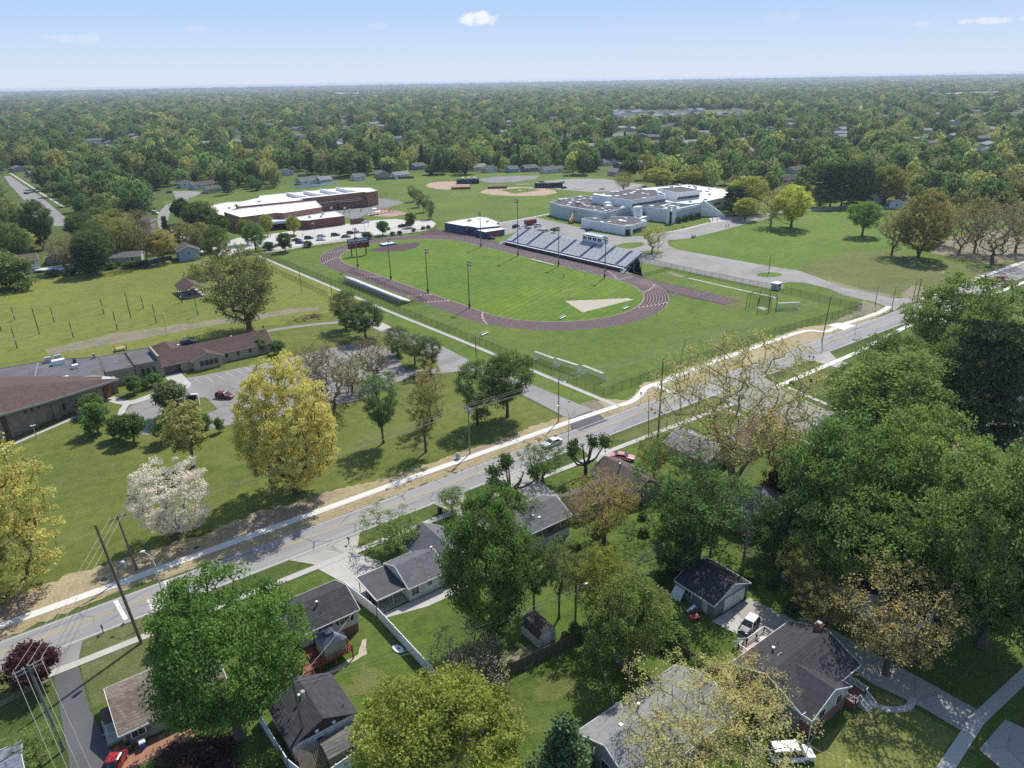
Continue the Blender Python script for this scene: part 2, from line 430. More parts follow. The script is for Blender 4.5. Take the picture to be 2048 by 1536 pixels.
g = MB(); g.sheet(ring(0, 0, 13400, 13400, 128), 0.0); struct('ground', g, GR_BASE)
def lay(name, pts, z, mat, rgh=0, seed=1, px=True, step=1.5):
    pts = GL(pts) if px else [p[:2] for p in pts]
    if rgh: pts = rough(pts, rgh, step, seed)
    return struct(name, MB().sheet(pts, z), mat)
# lawns
lay('campus_lawn', [(114, 110), (430, 110), (440, 300), (415, 400), (420, 470), (330, 560), (190, 570), (110, 545), (95, 395), (106, 339), (108, 215)], .02, GR_CAMP, 0, px=False)
lay('park_meadow', [(-160, 385), (5, 357), (36, 344), (83, 350), (104, 336), (108, 215), (99, 228), (70, 226), (36, 226), (-2, 232), (-160, 240)], .022, GR_LEFT, 1.2, 2, px=False, step=4)
lay('church_lawn', [(-160, 112), (99, 112), (99.5, 140), (104, 160), (107, 214), (99, 228), (70, 226), (36, 226), (-2, 232), (-160, 240)], .012, GR_LAWN, 0, px=False)
lay('verge_lawn', [(104, 214), (108, 209), (113, 116), (107.5, 116), (103.4, 157), (101.8, 187)], .026, GR_CAMP, 0, px=False)
lay('school_field', [(1340, 487), (1500, 447), (1560, 432), (1640, 420), (1800, 432), (1850, 450), (1830, 500), (1960, 560), (1880, 590), (1790, 600), (1690, 575), (1610, 547), (1530, 530), (1430, 512), (1360, 500)], .024, GR_RIGHT)
lay('rough_meadow', [(1600, 530), (1690, 508), (1790, 500), (1850, 520), (1950, 535), (1985, 545), (1890, 575), (1860, 590), (1800, 597), (1720, 583), (1660, 565), (1610, 548)], .03, GR_OLIVE, 3.0, 4, step=5)
lay('dirt_field', [(1860, 505), (1880, 478), (1960, 462), (2060, 455), (2200, 470), (2060, 520), (1975, 528)], .026, SOIL, 1.2, 5, step=3)
lay('dirt_bank', [(1890, 582), (1990, 548), (2060, 528), (2060, 520), (1985, 538), (1900, 572)], .034, SOIL, .7, 6)
lay('corner_dirt', [(1800, 590), (1822, 570), (1850, 575), (1885, 580), (1868, 592), (1830, 598), (1805, 597)], .036, SOIL, .8, 7)
lay('drive_dirt', [(1640, 562), (1700, 582), (1770, 594), (1800, 600), (1790, 590), (1730, 580), (1660, 561)], .035, SOIL, .5, 8)
lay('corner_dirt', [(1725, 600), (1760, 612), (1768, 618), (1735, 628), (1670, 645), (1650, 650), (1700, 628), (1722, 615)], .035, SOIL, .6, 9)
lay('tilled_garden', [(88, 700), (225, 668), (400, 644), (560, 621), (637, 613), (645, 619), (560, 632), (400, 655), (275, 680), (150, 702), (100, 710)], .034, SOIL, .8, 10)
# infield, track
TC1, TC2, TR, TWD = Vector((164.6, 195.8)), Vector((159.6, 290.8)), 32.3, 8.6
def stadium(r, n=40):
    ax = (TC2 - TC1).normalized(); pr = Vector((ax.y, -ax.x)); a0 = math.atan2(pr.y, pr.x); o = []
    for i in range(n + 1):
        t = a0 + math.pi * i / n; o.append((TC2.x + r * math.cos(t), TC2.y + r * math.sin(t)))
    for i in range(n + 1):
        t = a0 + math.pi + math.pi * i / n; o.append((TC1.x + r * math.cos(t), TC1.y + r * math.sin(t)))
    return o
def band(r0, r1, z, mb, a=0.0, b=1.0):
    p, q = stadium(r0), stadium(r1); n = len(p)
    vs = [(x, y, z) for x, y in p] + [(x, y, z) for x, y in q]
    mb.add(vs, [(i, n + i, n + (i + 1) % n, (i + 1) % n) for i in range(int(n * a), int(n * b))])
tk = MB(); band(TR, TR + TWD, .05, tk)
struct('running_track', tk, TRACKM)
lay('sprint_lanes', [(206.5, 192.5), (209.6, 148.4), (200.6, 148.2), (197.4, 172.0), (203.0, 196.6), (201, 240), (196.0, 292), (190, 306), (176, 323), (196.5, 333), (200.2, 328.6), (205.9, 302.9), (203.2, 290), (206, 240)], .043, TRACKM, 0, px=False)
lay('football_field', stadium(TR), .035, GR_FIELD, 0, px=False)
ed = MB(); band(TR - .55, TR - .05, .046, ed); struct('track_edge_path', ed, SOIL)
ln = MB()
for k in range(9): band(TR + .15 + k * (TWD - .3) / 8 - .05, TR + .15 + k * (TWD - .3) / 8 + .05, .062, ln)
for k in range(1, 8): ln.add([(200.9 + k * 1.08 - .05, 148.5, .06), (200.9 + k * 1.08 + .05, 148.5, .06), (198.2 + k * 1.06 + .05, 190, .06), (198.2 + k * 1.06 - .05, 190, .06)], [(0, 1, 2, 3)])
for (cx, cy, a) in ((164.6, 195.8, -.6), (164.6, 195.8, -1.2), (164.6, 195.8, .05), (159.6, 290.8, 2.2), (159.6, 290.8, 2.7), (164.6, 195.8, 3.2)):
    for k in range(8):
        r = TR + .7 + k * 1.04; t = a + k * .035
        ln.bar((cx + r * math.cos(t) - .45 * math.sin(t), cy + r * math.sin(t) + .45 * math.cos(t), .064), (cx + r * math.cos(t) + .45 * math.sin(t), cy + r * math.sin(t) - .45 * math.cos(t), .064), .5, .004)
for (y, a) in ((262, 0), (225, 0), (214, 1)):
    for k in range(8):
        xx = TC1.x - TR - .7 - k * 1.04 - (y - TC1.y) * .0526; ln.bar((xx, y + k * .5 - .5, .064), (xx, y + k * .5 + .5, .064), .45, .004)
ln.bar((TC1.x + TR, TC1.y, .064), (TC1.x + TR + TWD, TC1.y + .3, .064), .3, .004)
struct('lane_lines', ln, M('lane_paint', (.45, .39, .38), .8, .15, 1, world=True))
lay('jump_apron', [(727, 501), (760, 503.5), (800, 502.5), (829, 497), (841, 490), (838, 485), (822, 484.5), (795, 488), (765, 493), (745, 498)], .04, TRACKM)
lay('throwing_sector', [(1130, 602), (1165, 625), (1252, 603), (1267, 599), (1245, 597)], .042, GREYSTONE, .15, 3, step=1)
lay('throwing_pad', [(1245, 597.5), (1256, 596.5), (1266, 600), (1253, 602)], .06, CONC)
lay('jump_pit', [(1332, 546), (1341, 544.5), (1373, 553), (1362, 555.5)], .05, SOIL)
jr = GL([(1376, 556), (1450, 573), (1555, 596)]); struct('jump_runway', MB().sheet(strip(jr, 1.2), .045), DRIVE)
lay('throwing_pad', [(1511, 615), (1524, 613), (1538, 618), (1528, 621)], .06, CONC)
# worn marks where teams stood along the field
struct('worn_patch', MB().sheet(rough([(205, 140), (214, 152), (206, 160), (196, 146)], 2, 2, 5), .028), GR_OLIVE)
# main road, walks and verges
lay('main_road', [(-120, 101.6), (120, 101.2), (240, 99.8), (700, 97.0), (700, 105.6), (300, 108.4), (-120, 108.6)], .06, AS_ROAD, 0, px=False)
rm = MB()
for dy in (-.17, .17): rm.sheet([(-120, 105.85 + dy - .055), (200, 105.35 + dy - .055), (700, 101.9 + dy), (700, 102.0 + dy), (200, 105.35 + dy + .055), (-120, 105.85 + dy + .055)], .072)
struct('road_centre_lines', rm, YEL)
rm = MB(); rm.sheet([(-120, 101.95), (120, 101.55), (235, 100.2), (235, 100.32), (120, 101.68), (-120, 102.07)], .072)
rm.sheet([(-120, 108.2), (225, 107.9), (225, 108.0), (-120, 108.3)], .072)
# cross-wide school-zone bars and the big lettering lying on the asphalt
for a, b in (((330, 1162), (357, 1199)), ((231, 1202), (252, 1240))):
    p, q = GL([a, b]); rm.sheet(strip([p, q], .62), .074)
def roadtext(txt, x, y, rot, wd, ht):
    """block capitals on the road, each letter a few painted strokes"""
    L = {'S': [(1, 1, 0, 1), (0, 1, 0, .5), (0, .5, 1, .5), (1, .5, 1, 0), (1, 0, 0, 0)], 'C': [(1, 1, 0, 1), (0, 1, 0, 0), (0, 0, 1, 0)], 'H': [(0, 0, 0, 1), (1, 0, 1, 1), (0, .5, 1, .5)],
         'O': [(0, 0, 0, 1), (0, 1, 1, 1), (1, 1, 1, 0), (1, 0, 0, 0)], 'L': [(0, 1, 0, 0), (0, 0, 1, 0)]}
    c, s_ = math.cos(rot), math.sin(rot); n = len(txt)
    for i, ch in enumerate(txt):
        for x0, y0, x1, y1 in L[ch]:
            a = [(i + .12 + .66 * u) * wd / n for u in (x0, x1)]; b = [v * ht for v in (y0, y1)]
            p = [(x + c * a[k] - s_ * b[k], y + s_ * a[k] + c * b[k]) for k in (0, 1)]
            rm.sheet(strip(p, .19 if abs(x1 - x0) < .1 else .34), .074 + .0006 * (i % 3) + .0002 * (abs(x1 - x0) < .1))
roadtext('SCHOOL', 8.2, 105.3, -math.pi / 2, 3.2, 3.6)
struct('road_white_markings', rm, WLINE)
lay('straw_verge', [(-80, 1240), (0, 1200), (62, 1182), (140, 1150), (250, 1115), (400, 1072), (512, 1025), (600, 1002), (680, 977), (775, 956), (861, 926), (936, 898), (1000, 883), (1070, 850), (1120, 836), (1190, 830), (1200, 842), (1140, 860), (1065, 890), (757, 1003), (550, 1087), (262, 1176), (140, 1221), (0, 1281), (-80, 1310)], .045, STRAW, .55, 11, step=.8)
lay('straw_verge', [(1165, 806), (1215, 799), (1255, 800), (1268, 790), (1283, 768), (1305, 762), (1345, 748), (1425, 717), (1525, 683), (1605, 655), (1650, 650), (1712, 640), (1770, 615), (1790, 616), (1712, 655), (1612, 688), (1522, 730), (1345, 789), (1265, 824), (1215, 838), (1170, 828)], .045, STRAW, .5, 12, step=.8)
lay('straw_verge', [(1155, 812), (1190, 800), (1210, 812), (1222, 828), (1195, 822)], .047, SOIL, .5, 14, step=.8)
lay('bare_verge', [(420, 1070), (512, 1030), (600, 1006), (660, 985), (690, 985), (600, 1030), (500, 1065), (440, 1085)], .05, M('trodden_mulch', (.27, .205, .14), .95, .3, .8, world=True), .5, 13, step=.8)
lay('bare_verge', [(-60, 1215), (10, 1195), (70, 1180), (100, 1185), (60, 1215), (20, 1240), (-60, 1270)], .05, MATS['trodden_mulch'], .6, 15, step=.8)
lay('bare_verge', [(930, 905), (1000, 883), (1025, 872), (1010, 890), (960, 915)], .05, MATS['trodden_mulch'], .4, 16, step=.8)
def walk(name, pts, wd, mat, z=.1, px=True, k=4):
    pts = GL(pts) if px else pts
    if k: pts = smoothline(pts, k)
    return struct(name, MB().prism(strip(pts, wd), -.1, z), mat)
walk('new_sidewalk', [(-90, 112.1), (60, 112.3), (100, 112.0), (113.5, 111.5)], 1.65, CONCN, px=False, k=0)
walk('new_sidewalk', [(1237, 812), (1262, 804), (1280, 790), (1290, 777), (1306, 770), (1325, 764), (1425, 725), (1525, 690), (1607, 663), (1650, 664), (1668, 657), (1690, 648), (1757, 626), (1778, 613)], 1.65, CONCN, z=.104)
walk('crossing_stub', [(1307, 769), (1348, 788)], 1.5, CONCN, z=.096, k=0)
lay('bus_pad', [(1655, 651), (1672, 646), (1695, 649), (1712, 651), (1688, 661)], .108, CONCN)
walk('new_sidewalk', [(1845, 600), (1870, 587), (2048, 524), (2400, 400)], 1.9, CONCN, k=0)
walk('fence_sidewalk', [(103.0, 341), (108.4, 212), (110.6, 177.6), (113.4, 117.4), (113.6, 111.6)], 1.5, CONC, z=.09, px=False, k=0)
walk('south_sidewalk', [(-2, 96.9), (70, 96.8), (109, 95.9), (136, 95.2)], 1.3, CONC, px=False, k=0)
walk('south_sidewalk', [(151, 94.8), (190, 95.4), (222, 98.0), (400, 95.0)], 1.5, CONCN, px=False, k=0)
walk('dirt_footpath', [(-40, 91), (-12, 95), (-6, 96.4)], 1.1, SOIL, z=.04, px=False, k=4)
# church drives and paths
lay('church_lot', [(345, 760), (400, 752), (525, 727), (625, 705), (712, 686), (770, 695), (788, 708), (812, 742), (880, 737), (945, 741), (825, 752), (770, 778), (720, 800), (665, 812), (560, 832), (470, 848), (400, 862), (330, 869), (290, 871), (262, 862), (250, 848), (245, 830), (262, 812), (300, 795), (320, 785), (330, 770)], .055, AS_LOT)
lay('island_lawn', [(325, 826), (338, 810), (375, 797), (412, 795), (436, 818), (405, 831), (350, 842), (330, 838)], .075, GR_LAWN)
lay('island_lawn', [(740, 762), (770, 748), (735, 757), (700, 772), (715, 774)], .075, GR_LAWN)
lay('lane', [(735, 640), (775, 652), (830, 673), (880, 690), (950, 727), (1040, 760), (1190, 822), (1200, 835), (1150, 850), (1137, 838), (1065, 800), (1000, 770), (945, 742), (880, 738), (868, 720), (850, 704), (800, 680), (735, 652), (715, 648)], .058, AS_LANE)
lay('lane_apron', [(1137, 838), (1180, 822), (1195, 826), (1215, 842), (1160, 862), (1142, 856)], .066, AS_DARK)
lay('lane_slab', [(735, 640), (752, 640), (785, 655), (762, 661), (735, 650)], .066, CONC)
walk('church_path', [(520, 665), (560, 658), (620, 650), (690, 644), (720, 645)], 2.4, AS_LANE, z=.05)
walk('church_walk', [(-30, 915), (40, 882), (110, 852), (176, 824)], 1.5, CONC)
lay('entrance_slab', [(322, 745), (358, 742), (383, 768), (378, 778), (345, 772)], .09, CONC)
walk('entrance_walk', [(218, 797), (255, 806), (290, 797), (330, 780), (345, 772)], 2.6, CONC, z=.092)
walk('entrance_walk', [(255, 806), (245, 820), (240, 836)], 1.5, CONC, z=.088, k=0)
pl = MB()
for i in range(14):
    a = Vector((36 + i * 2.7, 194.6 - i * .1)); pl.sheet(strip([(a.x, a.y), (a.x + .6, a.y - 4.6)], .1), .066)
struct('parking_lines', pl, WLINE)
# lanes, lots and courts round the two schools
lay('school_lot', [(402, 500), (450, 485), (480, 473), (530, 470), (620, 456), (700, 447), (757, 440), (790, 438), (830, 442), (860, 440), (872, 447), (866, 455), (848, 462), (805, 468), (760, 472), (700, 481), (620, 492), (560, 502), (520, 507), (430, 512), (402, 506)], .05, CONLOT)
lay('lot_island', [(480, 505), (520, 494), (535, 497), (525, 504), (490, 509)], .07, GR_CAMP)
lay('lot_island', [(440, 487), (480, 475), (500, 470), (470, 465), (448, 475)], .07, GR_CAMP)
lay('playground', [(650, 422), (735, 413), (740, 399), (767, 397), (813, 405), (760, 418), (740, 424), (712, 440), (675, 430)], .05, AS_GREY)
lay('play_mulch', [(738, 425), (760, 419), (800, 422), (816, 428), (780, 434), (745, 432)], .056, M('rubber_mulch', (.33, .22, .17), .95, .2, .5, world=True))
lay('school_yard_road', [(995, 446), (1068, 434), (1100, 441), (1166, 456), (1170, 462), (1235, 472), (1253, 474), (1290, 472), (1342, 466), (1380, 457), (1417, 447), (1465, 440), (1500, 433), (1550, 424), (1660, 414), (1740, 411), (1860, 420), (1900, 424), (1900, 428), (1800, 419), (1700, 417), (1610, 423), (1557, 432), (1495, 447), (1440, 462), (1377, 477), (1335, 481), (1337, 491), (1357, 500), (1425, 512), (1525, 530), (1598, 542), (1636, 555), (1686, 575), (1736, 585), (1786, 597), (1800, 612), (1790, 622), (1770, 613), (1751, 605), (1686, 590), (1656, 577), (1611, 566), (1580, 564), (1562, 567), (1570, 577), (1537, 577), (1440, 557), (1350, 538), (1272, 524), (1250, 545), (1285, 553), (1256, 545), (1276, 508), (1180, 487), (1040, 462), (1010, 470), (985, 478), (985, 468)], .052, AS_LANE)
lay('road_mouth', [(1752, 604), (1800, 610), (1850, 600), (1868, 594), (1840, 600), (1815, 597), (1786, 597)], .056, AS_LANE)
lay('tree_island', [tuple(p) for p in ring(1302, 505, 26, 3.6, 20)], .07, GR_CAMP)
lay('pole_island', [tuple(p) for p in ring(1538, 549.5, 26, 4.8, 20)], .07, GR_RIGHT)
lay('drive_island', [(1218, 494), (1250, 486), (1282, 484), (1290, 490), (1265, 497), (1235, 499)], .07, GR_CAMP)
lay('drive_island', [tuple(p) for p in ring(1190, 479, 12, 2.6, 16)], .07, GR_CAMP)
lay('school_lawn', [(1260, 471), (1305, 455), (1345, 447), (1380, 450), (1342, 463), (1300, 470)], .062, GR_CAMP)
lay('school_lawn', [(1355, 451), (1380, 440), (1417, 440), (1415, 446), (1380, 455), (1358, 459)], .066, GR_CAMP)
walk('school_walk', [(1300, 470), (1342, 464), (1380, 456), (1420, 446), (1470, 438)], 2.2, CONC, z=.12, k=3)
lay('school_plaza', [(1418, 437), (1440, 433), (1495, 433), (1470, 440), (1425, 447)], .09, CONC)
walk('lot_walk', [(985, 449), (1068, 434), (1120, 424)], 2.0, CONC, k=0)
lay('far_lot', [(1070, 365), (1110, 360), (1150, 357), (1210, 358), (1290, 370), (1260, 381), (1180, 384), (1115, 379)], .05, AS_LANE)
lay('far_lot', [(950, 358), (1000, 353), (1080, 351), (1070, 358), (1030, 364), (980, 366)], .05, AS_GREY)
lay('ball_infield', GL([tuple(p) for p in ring(896, 371, 44, 8.2, 30)]), .045, CLAY, px=False)
lay('ball_infield', [(958, 385), (975, 377), (1000, 375), (1045, 373.5), (1085, 376), (1110, 381), (1115, 386), (1090, 391), (1035, 392.5), (985, 390)], .045, CLAY)
lay('ball_diamond', [(1000, 380), (1045, 375.5), (1083, 380), (1030, 387.5)], .06, GR_CAMP)
lay('pitcher_mound', [tuple(p) for p in ring(1040, 380.5, 5, 1, 14)], .075, CLAY)
lay('road', [(8, 352), (20, 352), (40, 366), (80, 392), (125, 430), (150, 452), (110, 452), (70, 440), (52, 405), (20, 370)], .05, AS_LANE)
lay('road', [(345, 382), (372, 382), (405, 384), (392, 392), (378, 396), (374, 405), (360, 412), (345, 418), (338, 430), (335, 445), (345, 460), (395, 478), (440, 492), (402, 500), (320, 466), (314, 440), (318, 425), (330, 412), (352, 400), (350, 392)], .05, AS_LANE)
walk('street_walk', [(20, 346), (60, 372), (95, 395), (130, 415)], 1.6, CONC, z=.08, k=0)
# residential side street and driveways south of the main road
lay('side_street', [(136.5, 101.5), (134.5, 60), (133, 10), (142, 10), (148.8, 78), (151.5, 90), (156, 101.2)], .052, AS_LANE, 0, px=False)
walk('street_kerb', [(135, 92), (134.3, 60), (133, 10)], .3, CONC, z=.13, px=False, k=0)
walk('street_kerb', [(154, 95), (150.4, 86), (148.8, 74), (142.3, 10)], .3, CONC, z=.13, px=False, k=0)
walk('street_walk', [(132, 94), (131, 60), (130, 20)], 1.2, CONC, px=False, k=0)
walk('street_walk', [(154.5, 93), (152.5, 80), (147, 20)], 1.2, CONC, px=False, k=0)
def area(name, pts, z, mat, rg=0, seed=1): lay(name, pts, z, mat, rg, seed, px=False, step=.8)
area('front_yards', [(-1, 96), (134, 95), (132, 62), (20, 60), (-1, 62)], .015, GR_YARD)
area('front_yards', [(156, 98), (240, 99), (420, 96), (420, 40), (156, 60)], .015, GR_YARD)
area('front_yards', [(36, 62), (132, 61), (130, 16), (36, 16)], .013, GR_YARD)
area('dry_verge', [(-2.2, 101.4), (7, 101.3), (12.6, 101.3), (12, 97.6), (-2.2, 97.5)], .03, GR_DRY, .2)
area('dry_verge', [(-2.3, 96.2), (13, 96.1), (12, 88), (-2, 87)], .03, GR_DRY, .2)
area('dry_verge', [(100, 100), (134, 100), (134, 96.5), (104, 96.5)], .03, GR_OLIVE, .3)
area('dry_verge', [(-60, 101), (-7, 101), (-6, 97), (-60, 96)], .03, GR_OLIVE, .3)
area('asphalt_driveway', [(-7.5, 101.8), (-2.5, 101.8), (-2.4, 98), (-2.4, 87), (-1.4, 78), (-2.2, 70), (-6.5, 70), (-5.6, 80), (-5.3, 97)], .05, AS_DARK)
area('driveway_apron', [(-8.5, 102), (-1, 102), (-2.2, 97.6), (-5.6, 97.6)], .056, AS_LANE)
area('driveway_slab', [(-5.9, 97.7), (-2.0, 97.5), (-2.0, 96.2), (-5.9, 96.3)], .11, CONC)
area('concrete_driveway', [(31.8, 96.2), (38.6, 96.2), (40.6, 92), (40, 88), (39.3, 80.6), (34.7, 80.4), (34.3, 88)], .055, CONC)
area('driveway_apron', [(28.5, 102), (42, 102), (39.2, 97.4), (32, 97.4)], .056, DRIVE)
area('concrete_driveway', [(56.5, 102), (63.5, 102), (61.6, 97.4), (61.4, 88), (57.6, 88), (57.6, 97.4)], .055, DRIVE)
area('concrete_driveway', [(71.0, 102), (79, 102), (77.2, 97), (76.4, 86), (71.2, 86), (71.6, 97)], .055, DRIVE)
area('concrete_driveway', [(92.6, 102), (98, 102), (96.6, 96), (95.2, 86), (90.5, 86), (91.4, 96)], .055, DRIVE)
area('concrete_driveway', [(175, 100.8), (186, 100.6), (182, 96), (181, 86), (176, 86), (176.4, 96)], .055, DRIVE)
area('concrete_driveway', [(236, 99.6), (242, 99.4), (240, 94), (239, 84), (234, 84)], .055, CONC)
area('garage_apron', [(71.6, 49.7), (80.2, 49.5), (81.4, 40), (76.5, 41.2), (72.8, 44.6)], .055, DRIVE)
area('garage_slab', [(71.6, 49.6), (75.6, 49.5), (75.2, 43.2), (72.8, 43.4)], .07, CONC)
area('side_driveway', [(80.2, 42), (83.4, 42), (84.6, 19), (79.8, 18.6), (79.6, 24), (78.4, 30)], .05, DRIVE)
walk('street_walk', [(66, 17.6), (83, 19), (100, 18.2), (130, 18)], 1.5, CONC, px=False, k=0)
area('side_street', [(60, 13.5), (130, 13.5), (130, 5), (60, 5)], .05, AS_LANE)
area('driveway_mouth', [(78.6, 17), (85.6, 17), (86.4, 13), (77.4, 13)], .058, DRIVE)
walk('porch_walk', [(75.2, 28.5), (76.0, 26.4), (78.2, 25.0), (80.4, 25.4)], .9, CONC, z=.07, px=False)
area('brick_patio', [(-1.6, 77.6), (7.0, 77.4), (7.0, 74.6), (-1.6, 74.2)], .06, M('patio_brick', (.30, .15, .09), .9, .25, 1.2, world=True))
area('patio_slab', [(34.4, 80.3), (50, 79.6), (50, 77.4), (41, 77.6), (34.6, 79.3)], .06, CONC)
area('bare_yard', [(43, 62), (49, 62.5), (51, 60), (45, 58.8)], .03, SOIL, .4, 3)
area('bare_yard', [(24, 70), (28, 73), (30, 70), (29, 67), (26, 67)], .028, GR_OLIVE, .9, 8)
area('bare_yard', [(43, 55), (46, 57), (50, 54), (47, 51.5), (44, 52)], .028, GR_OLIVE, 1.0, 9)
area('rubble_bed', [(21, 73.6), (29.5, 74.3), (30.8, 77), (30.2, 77.2), (28.6, 75), (21, 74.5)], .04, GREYSTONE, .15, 6)
area('mowed_lawn', [(62, 29), (78.5, 28), (79, 19.5), (62, 19)], .02, grass('grass_mown', (.09, .14, .03), (.14, .175, .045), (.26, .24, .12), .6, 1.6, stripe=(.9, .45, .5)))
area('bare_ground', [(96, 64), (106, 66), (108, 58), (98, 56)], .03, SOIL, .6, 12)
area('bare_ground', [(150, 60), (158, 56), (152, 46), (145, 48)], .03, SOIL, .6, 13)
# distant open fields and roads beyond the trees
for (c, rx, ry, mt) in (((1960, 237), 46, 5, GR_LEFT), ((1830, 243), 22, 5, GR_LEFT), ((1240, 252), 34, 3, CONC), ((740, 187), 70, 1.6, CONC), ((1450, 243), 60, 2.4, CONC), ((700, 190.5), 75, .8, AS_LANE), ((1720, 219), 22, 1.2, CONC)):
    lay('far_field', [(c[0] - rx, c[1] - ry * .6), (c[0] + rx * .8, c[1] - ry), (c[0] + rx, c[1] + ry * .5), (c[0] - rx * .8, c[1] + ry)], .2, mt)
# ------------------------------------------------------------------ trees
def lobed(dirs, rg, k=9, amp=.4):
    """uneven crown radius by direction"""
    out = np.ones(len(dirs))
    for _ in range(k):
        c = rg.normal(size=3); c /= np.linalg.norm(c); d = dirs @ c
        out += amp * np.clip((d - .55) / .45, 0, 1) ** 1.2 * rg.uniform(-.7, 1.0)
    return out
def tree_proto(name, seed, H=10., R=4., bot=.28, nc=170, nl=50, cr=.95, leaf=.36, trunk=.24, fork=.3, shape='round', core=.45, nb=None, multi=1, up=.35, limbs=None, kind_bare=False):
    """two meshes (trunk with limbs, crown of leaf faces); crown H*bot..H, radius R, trunk from z=0"""
    rg = np.random.default_rng(seed)
    zc = H * (1 + bot) / 2; rz = H * (1 - bot) / 2
    d = rg.normal(size=(nc, 3)); d /= np.linalg.norm(d, axis=1)[:, None]
    rad = (core + (1 - core) * rg.random(nc) ** .45) * lobed(d, rg)
    if shape == 'round': c = d * rad[:, None] * [R, R, rz] * .9
    elif shape == 'vase':
        c = d * rad[:, None] * [R, R, rz] * .9
        k = .55 + .55 * np.clip((c[:, 2] / rz + 1) / 1.4, 0, 1); c[:, :2] *= k[:, None]
    elif shape == 'cone':
        z = rg.random(nc) ** 1.25 * .97; a = rg.random(nc) * 2 * np.pi; q = (1 - z) * (.35 + .65 * rg.random(nc) ** .5) * R * (.82 + .25 * np.sin(z * 40 + a))
        c = np.stack([q * np.cos(a), q * np.sin(a), (z * 2 - 1) * rz], 1)
    elif shape == 'pine':
        z = np.floor(rg.random(nc) * 8) / 8 + rg.random(nc) * .05; a = np.floor(rg.random(nc) * 9) * .7 + z * 9; q = np.sqrt(np.clip(1 - (z * 1.05 - .3) ** 2 / .8, .03, 1)) * R * (.35 + .65 * rg.random(nc))
        c = np.stack([q * np.cos(a), q * np.sin(a), (z * 2 - 1) * rz], 1)
    c[:, 2] += zc
    # limbs: every clump joins the nearest branch node that is closer to the fork
    V = [np.array([0, 0, 0.])]; par = [-1]
    wob = rg.normal(size=2) * .12
    for i in range(1, 5):
        V.append(np.array([wob[0] * i / 4, wob[1] * i / 4, H * fork * i / 4])); par.append(len(V) - 2)
    root = len(V) - 1
    if shape in ('cone', 'pine'):
        for i in range(1, 7): V.append(np.array([wob[0], wob[1], H * fork + H * (.96 - fork) * i / 6])); par.append(len(V) - 2)
    bases = [root]
    if multi > 1:
        for i in range(multi):
            a = 2 * np.pi * i / multi + rg.random(); b0 = 0
            for j in range(1, 4):
                V.append(np.array([math.cos(a) * R * .13 * j, math.sin(a) * R * .13 * j, H * fork * (.3 + .42 * j)])); par.append(b0 if j == 1 else len(V) - 2); b0 = len(V) - 1
    sub = c if limbs is None else c[rg.permutation(nc)[:limbs]]
    order = np.argsort(np.linalg.norm(sub - V[root], axis=1))
    for i in order:
        p = sub[i]; A = np.array(V[1:]); dist = np.linalg.norm(A - p, axis=1); rise = p[2] - A[:, 2]
        cost = dist + np.where(rise < up * dist, (up * dist - rise) * 1.6, 0) + .25 * np.linalg.norm(A[:, :2], axis=1) * (dist > 1)
        j = int(np.argmin(cost)) + 1
        mid = (V[j] + p) / 2 + rg.normal(size=3) * .06 * dist[j - 1]; mid[2] += .04 * dist[j - 1]
        V.append(mid); par.append(j); V.append(p * .97 + V[j] * .03); par.append(len(V) - 2)
    n = len(V); area = np.zeros(n); kids = np.zeros(n, int)
    for p in par:
        if p >= 0: kids[p] += 1
    for i in range(n - 1, 0, -1):
        if kids[i] == 0: area[i] = 1.0
        area[par[i]] += area[i]
    rr = trunk * np.sqrt(np.maximum(area, .6) / area[0]) ** .92
    rr = np.maximum(rr, (.03 if kind_bare else .018) if limbs is None else .02)
    mb = MB()
    for i in range(1, n):
        a, b = V[par[i]], V[i]; big = rr[i] > trunk * .3
        ra = rr[par[i]] if (par[i] < 5 and i < 5) else min(rr[par[i]], rr[i] * 1.35)
        if i == 1: ra *= 1.45
        mb.tube([a, b], [ra, rr[i]], 8 if big else (4 if rr[i] > .04 else 3), 0, False)
    tm = mb.mesh(name + '_trunk', BARK, True)
    # leaves
    N = nc * nl
    cc = np.repeat(c, nl, 0); off = rg.normal(size=(N, 3)); off /= np.linalg.norm(off, axis=1)[:, None]
    off *= (rg.random(N) ** .5 * np.repeat(cr * rg.uniform(.65, 1.25, nc), nl))[:, None]
    off[:, 2] *= .62 if shape != 'pine' else .3
    P = cc + off
    nrm = rg.normal(size=(N, 3)) + off / cr * .6 + [0, 0, .55]; nrm /= np.linalg.norm(nrm, axis=1)[:, None]
    t = np.cross(nrm, rg.normal(size=(N, 3))); t /= np.linalg.norm(t, axis=1)[:, None]; b = np.cross(nrm, t)
    s = leaf * rg.uniform(.55, 1.3, N)[:, None]
    q = np.stack([P - t * s * .5, P + b * s * .32 - t * s * .05, P + t * s * .5, P - b * s * .32 + t * s * .08], 1).reshape(-1, 3)
    me = bpy.data.meshes.new(name + '_crown'); me.vertices.add(N * 4); me.vertices.foreach_set('co', q.astype(np.float32).ravel())
    me.loops.add(N * 4); me.loops.foreach_set('vertex_index', np.arange(N * 4, dtype=np.int32))
    me.polygons.add(N); me.polygons.foreach_set('loop_start', np.arange(N, dtype=np.int32) * 4); me.polygons.foreach_set('loop_total', np.full(N, 4, np.int32))
    at = me.attributes.new('lv', 'FLOAT', 'FACE')
    lv = np.repeat(rg.random(nc), nl) * .6 + rg.random(N) * .4
    at.data.foreach_set('value', lv.astype(np.float32))
    me.materials.append(NEEDLE if shape in ('cone', 'pine') else LEAF); me.update(); me.validate()
    return dict(t=tm, c=me, H=float(np.percentile(q[:, 2], 99.3)), R=float(np.percentile(np.hypot(q[:, 0], q[:, 1]), 97)), bot=bot)
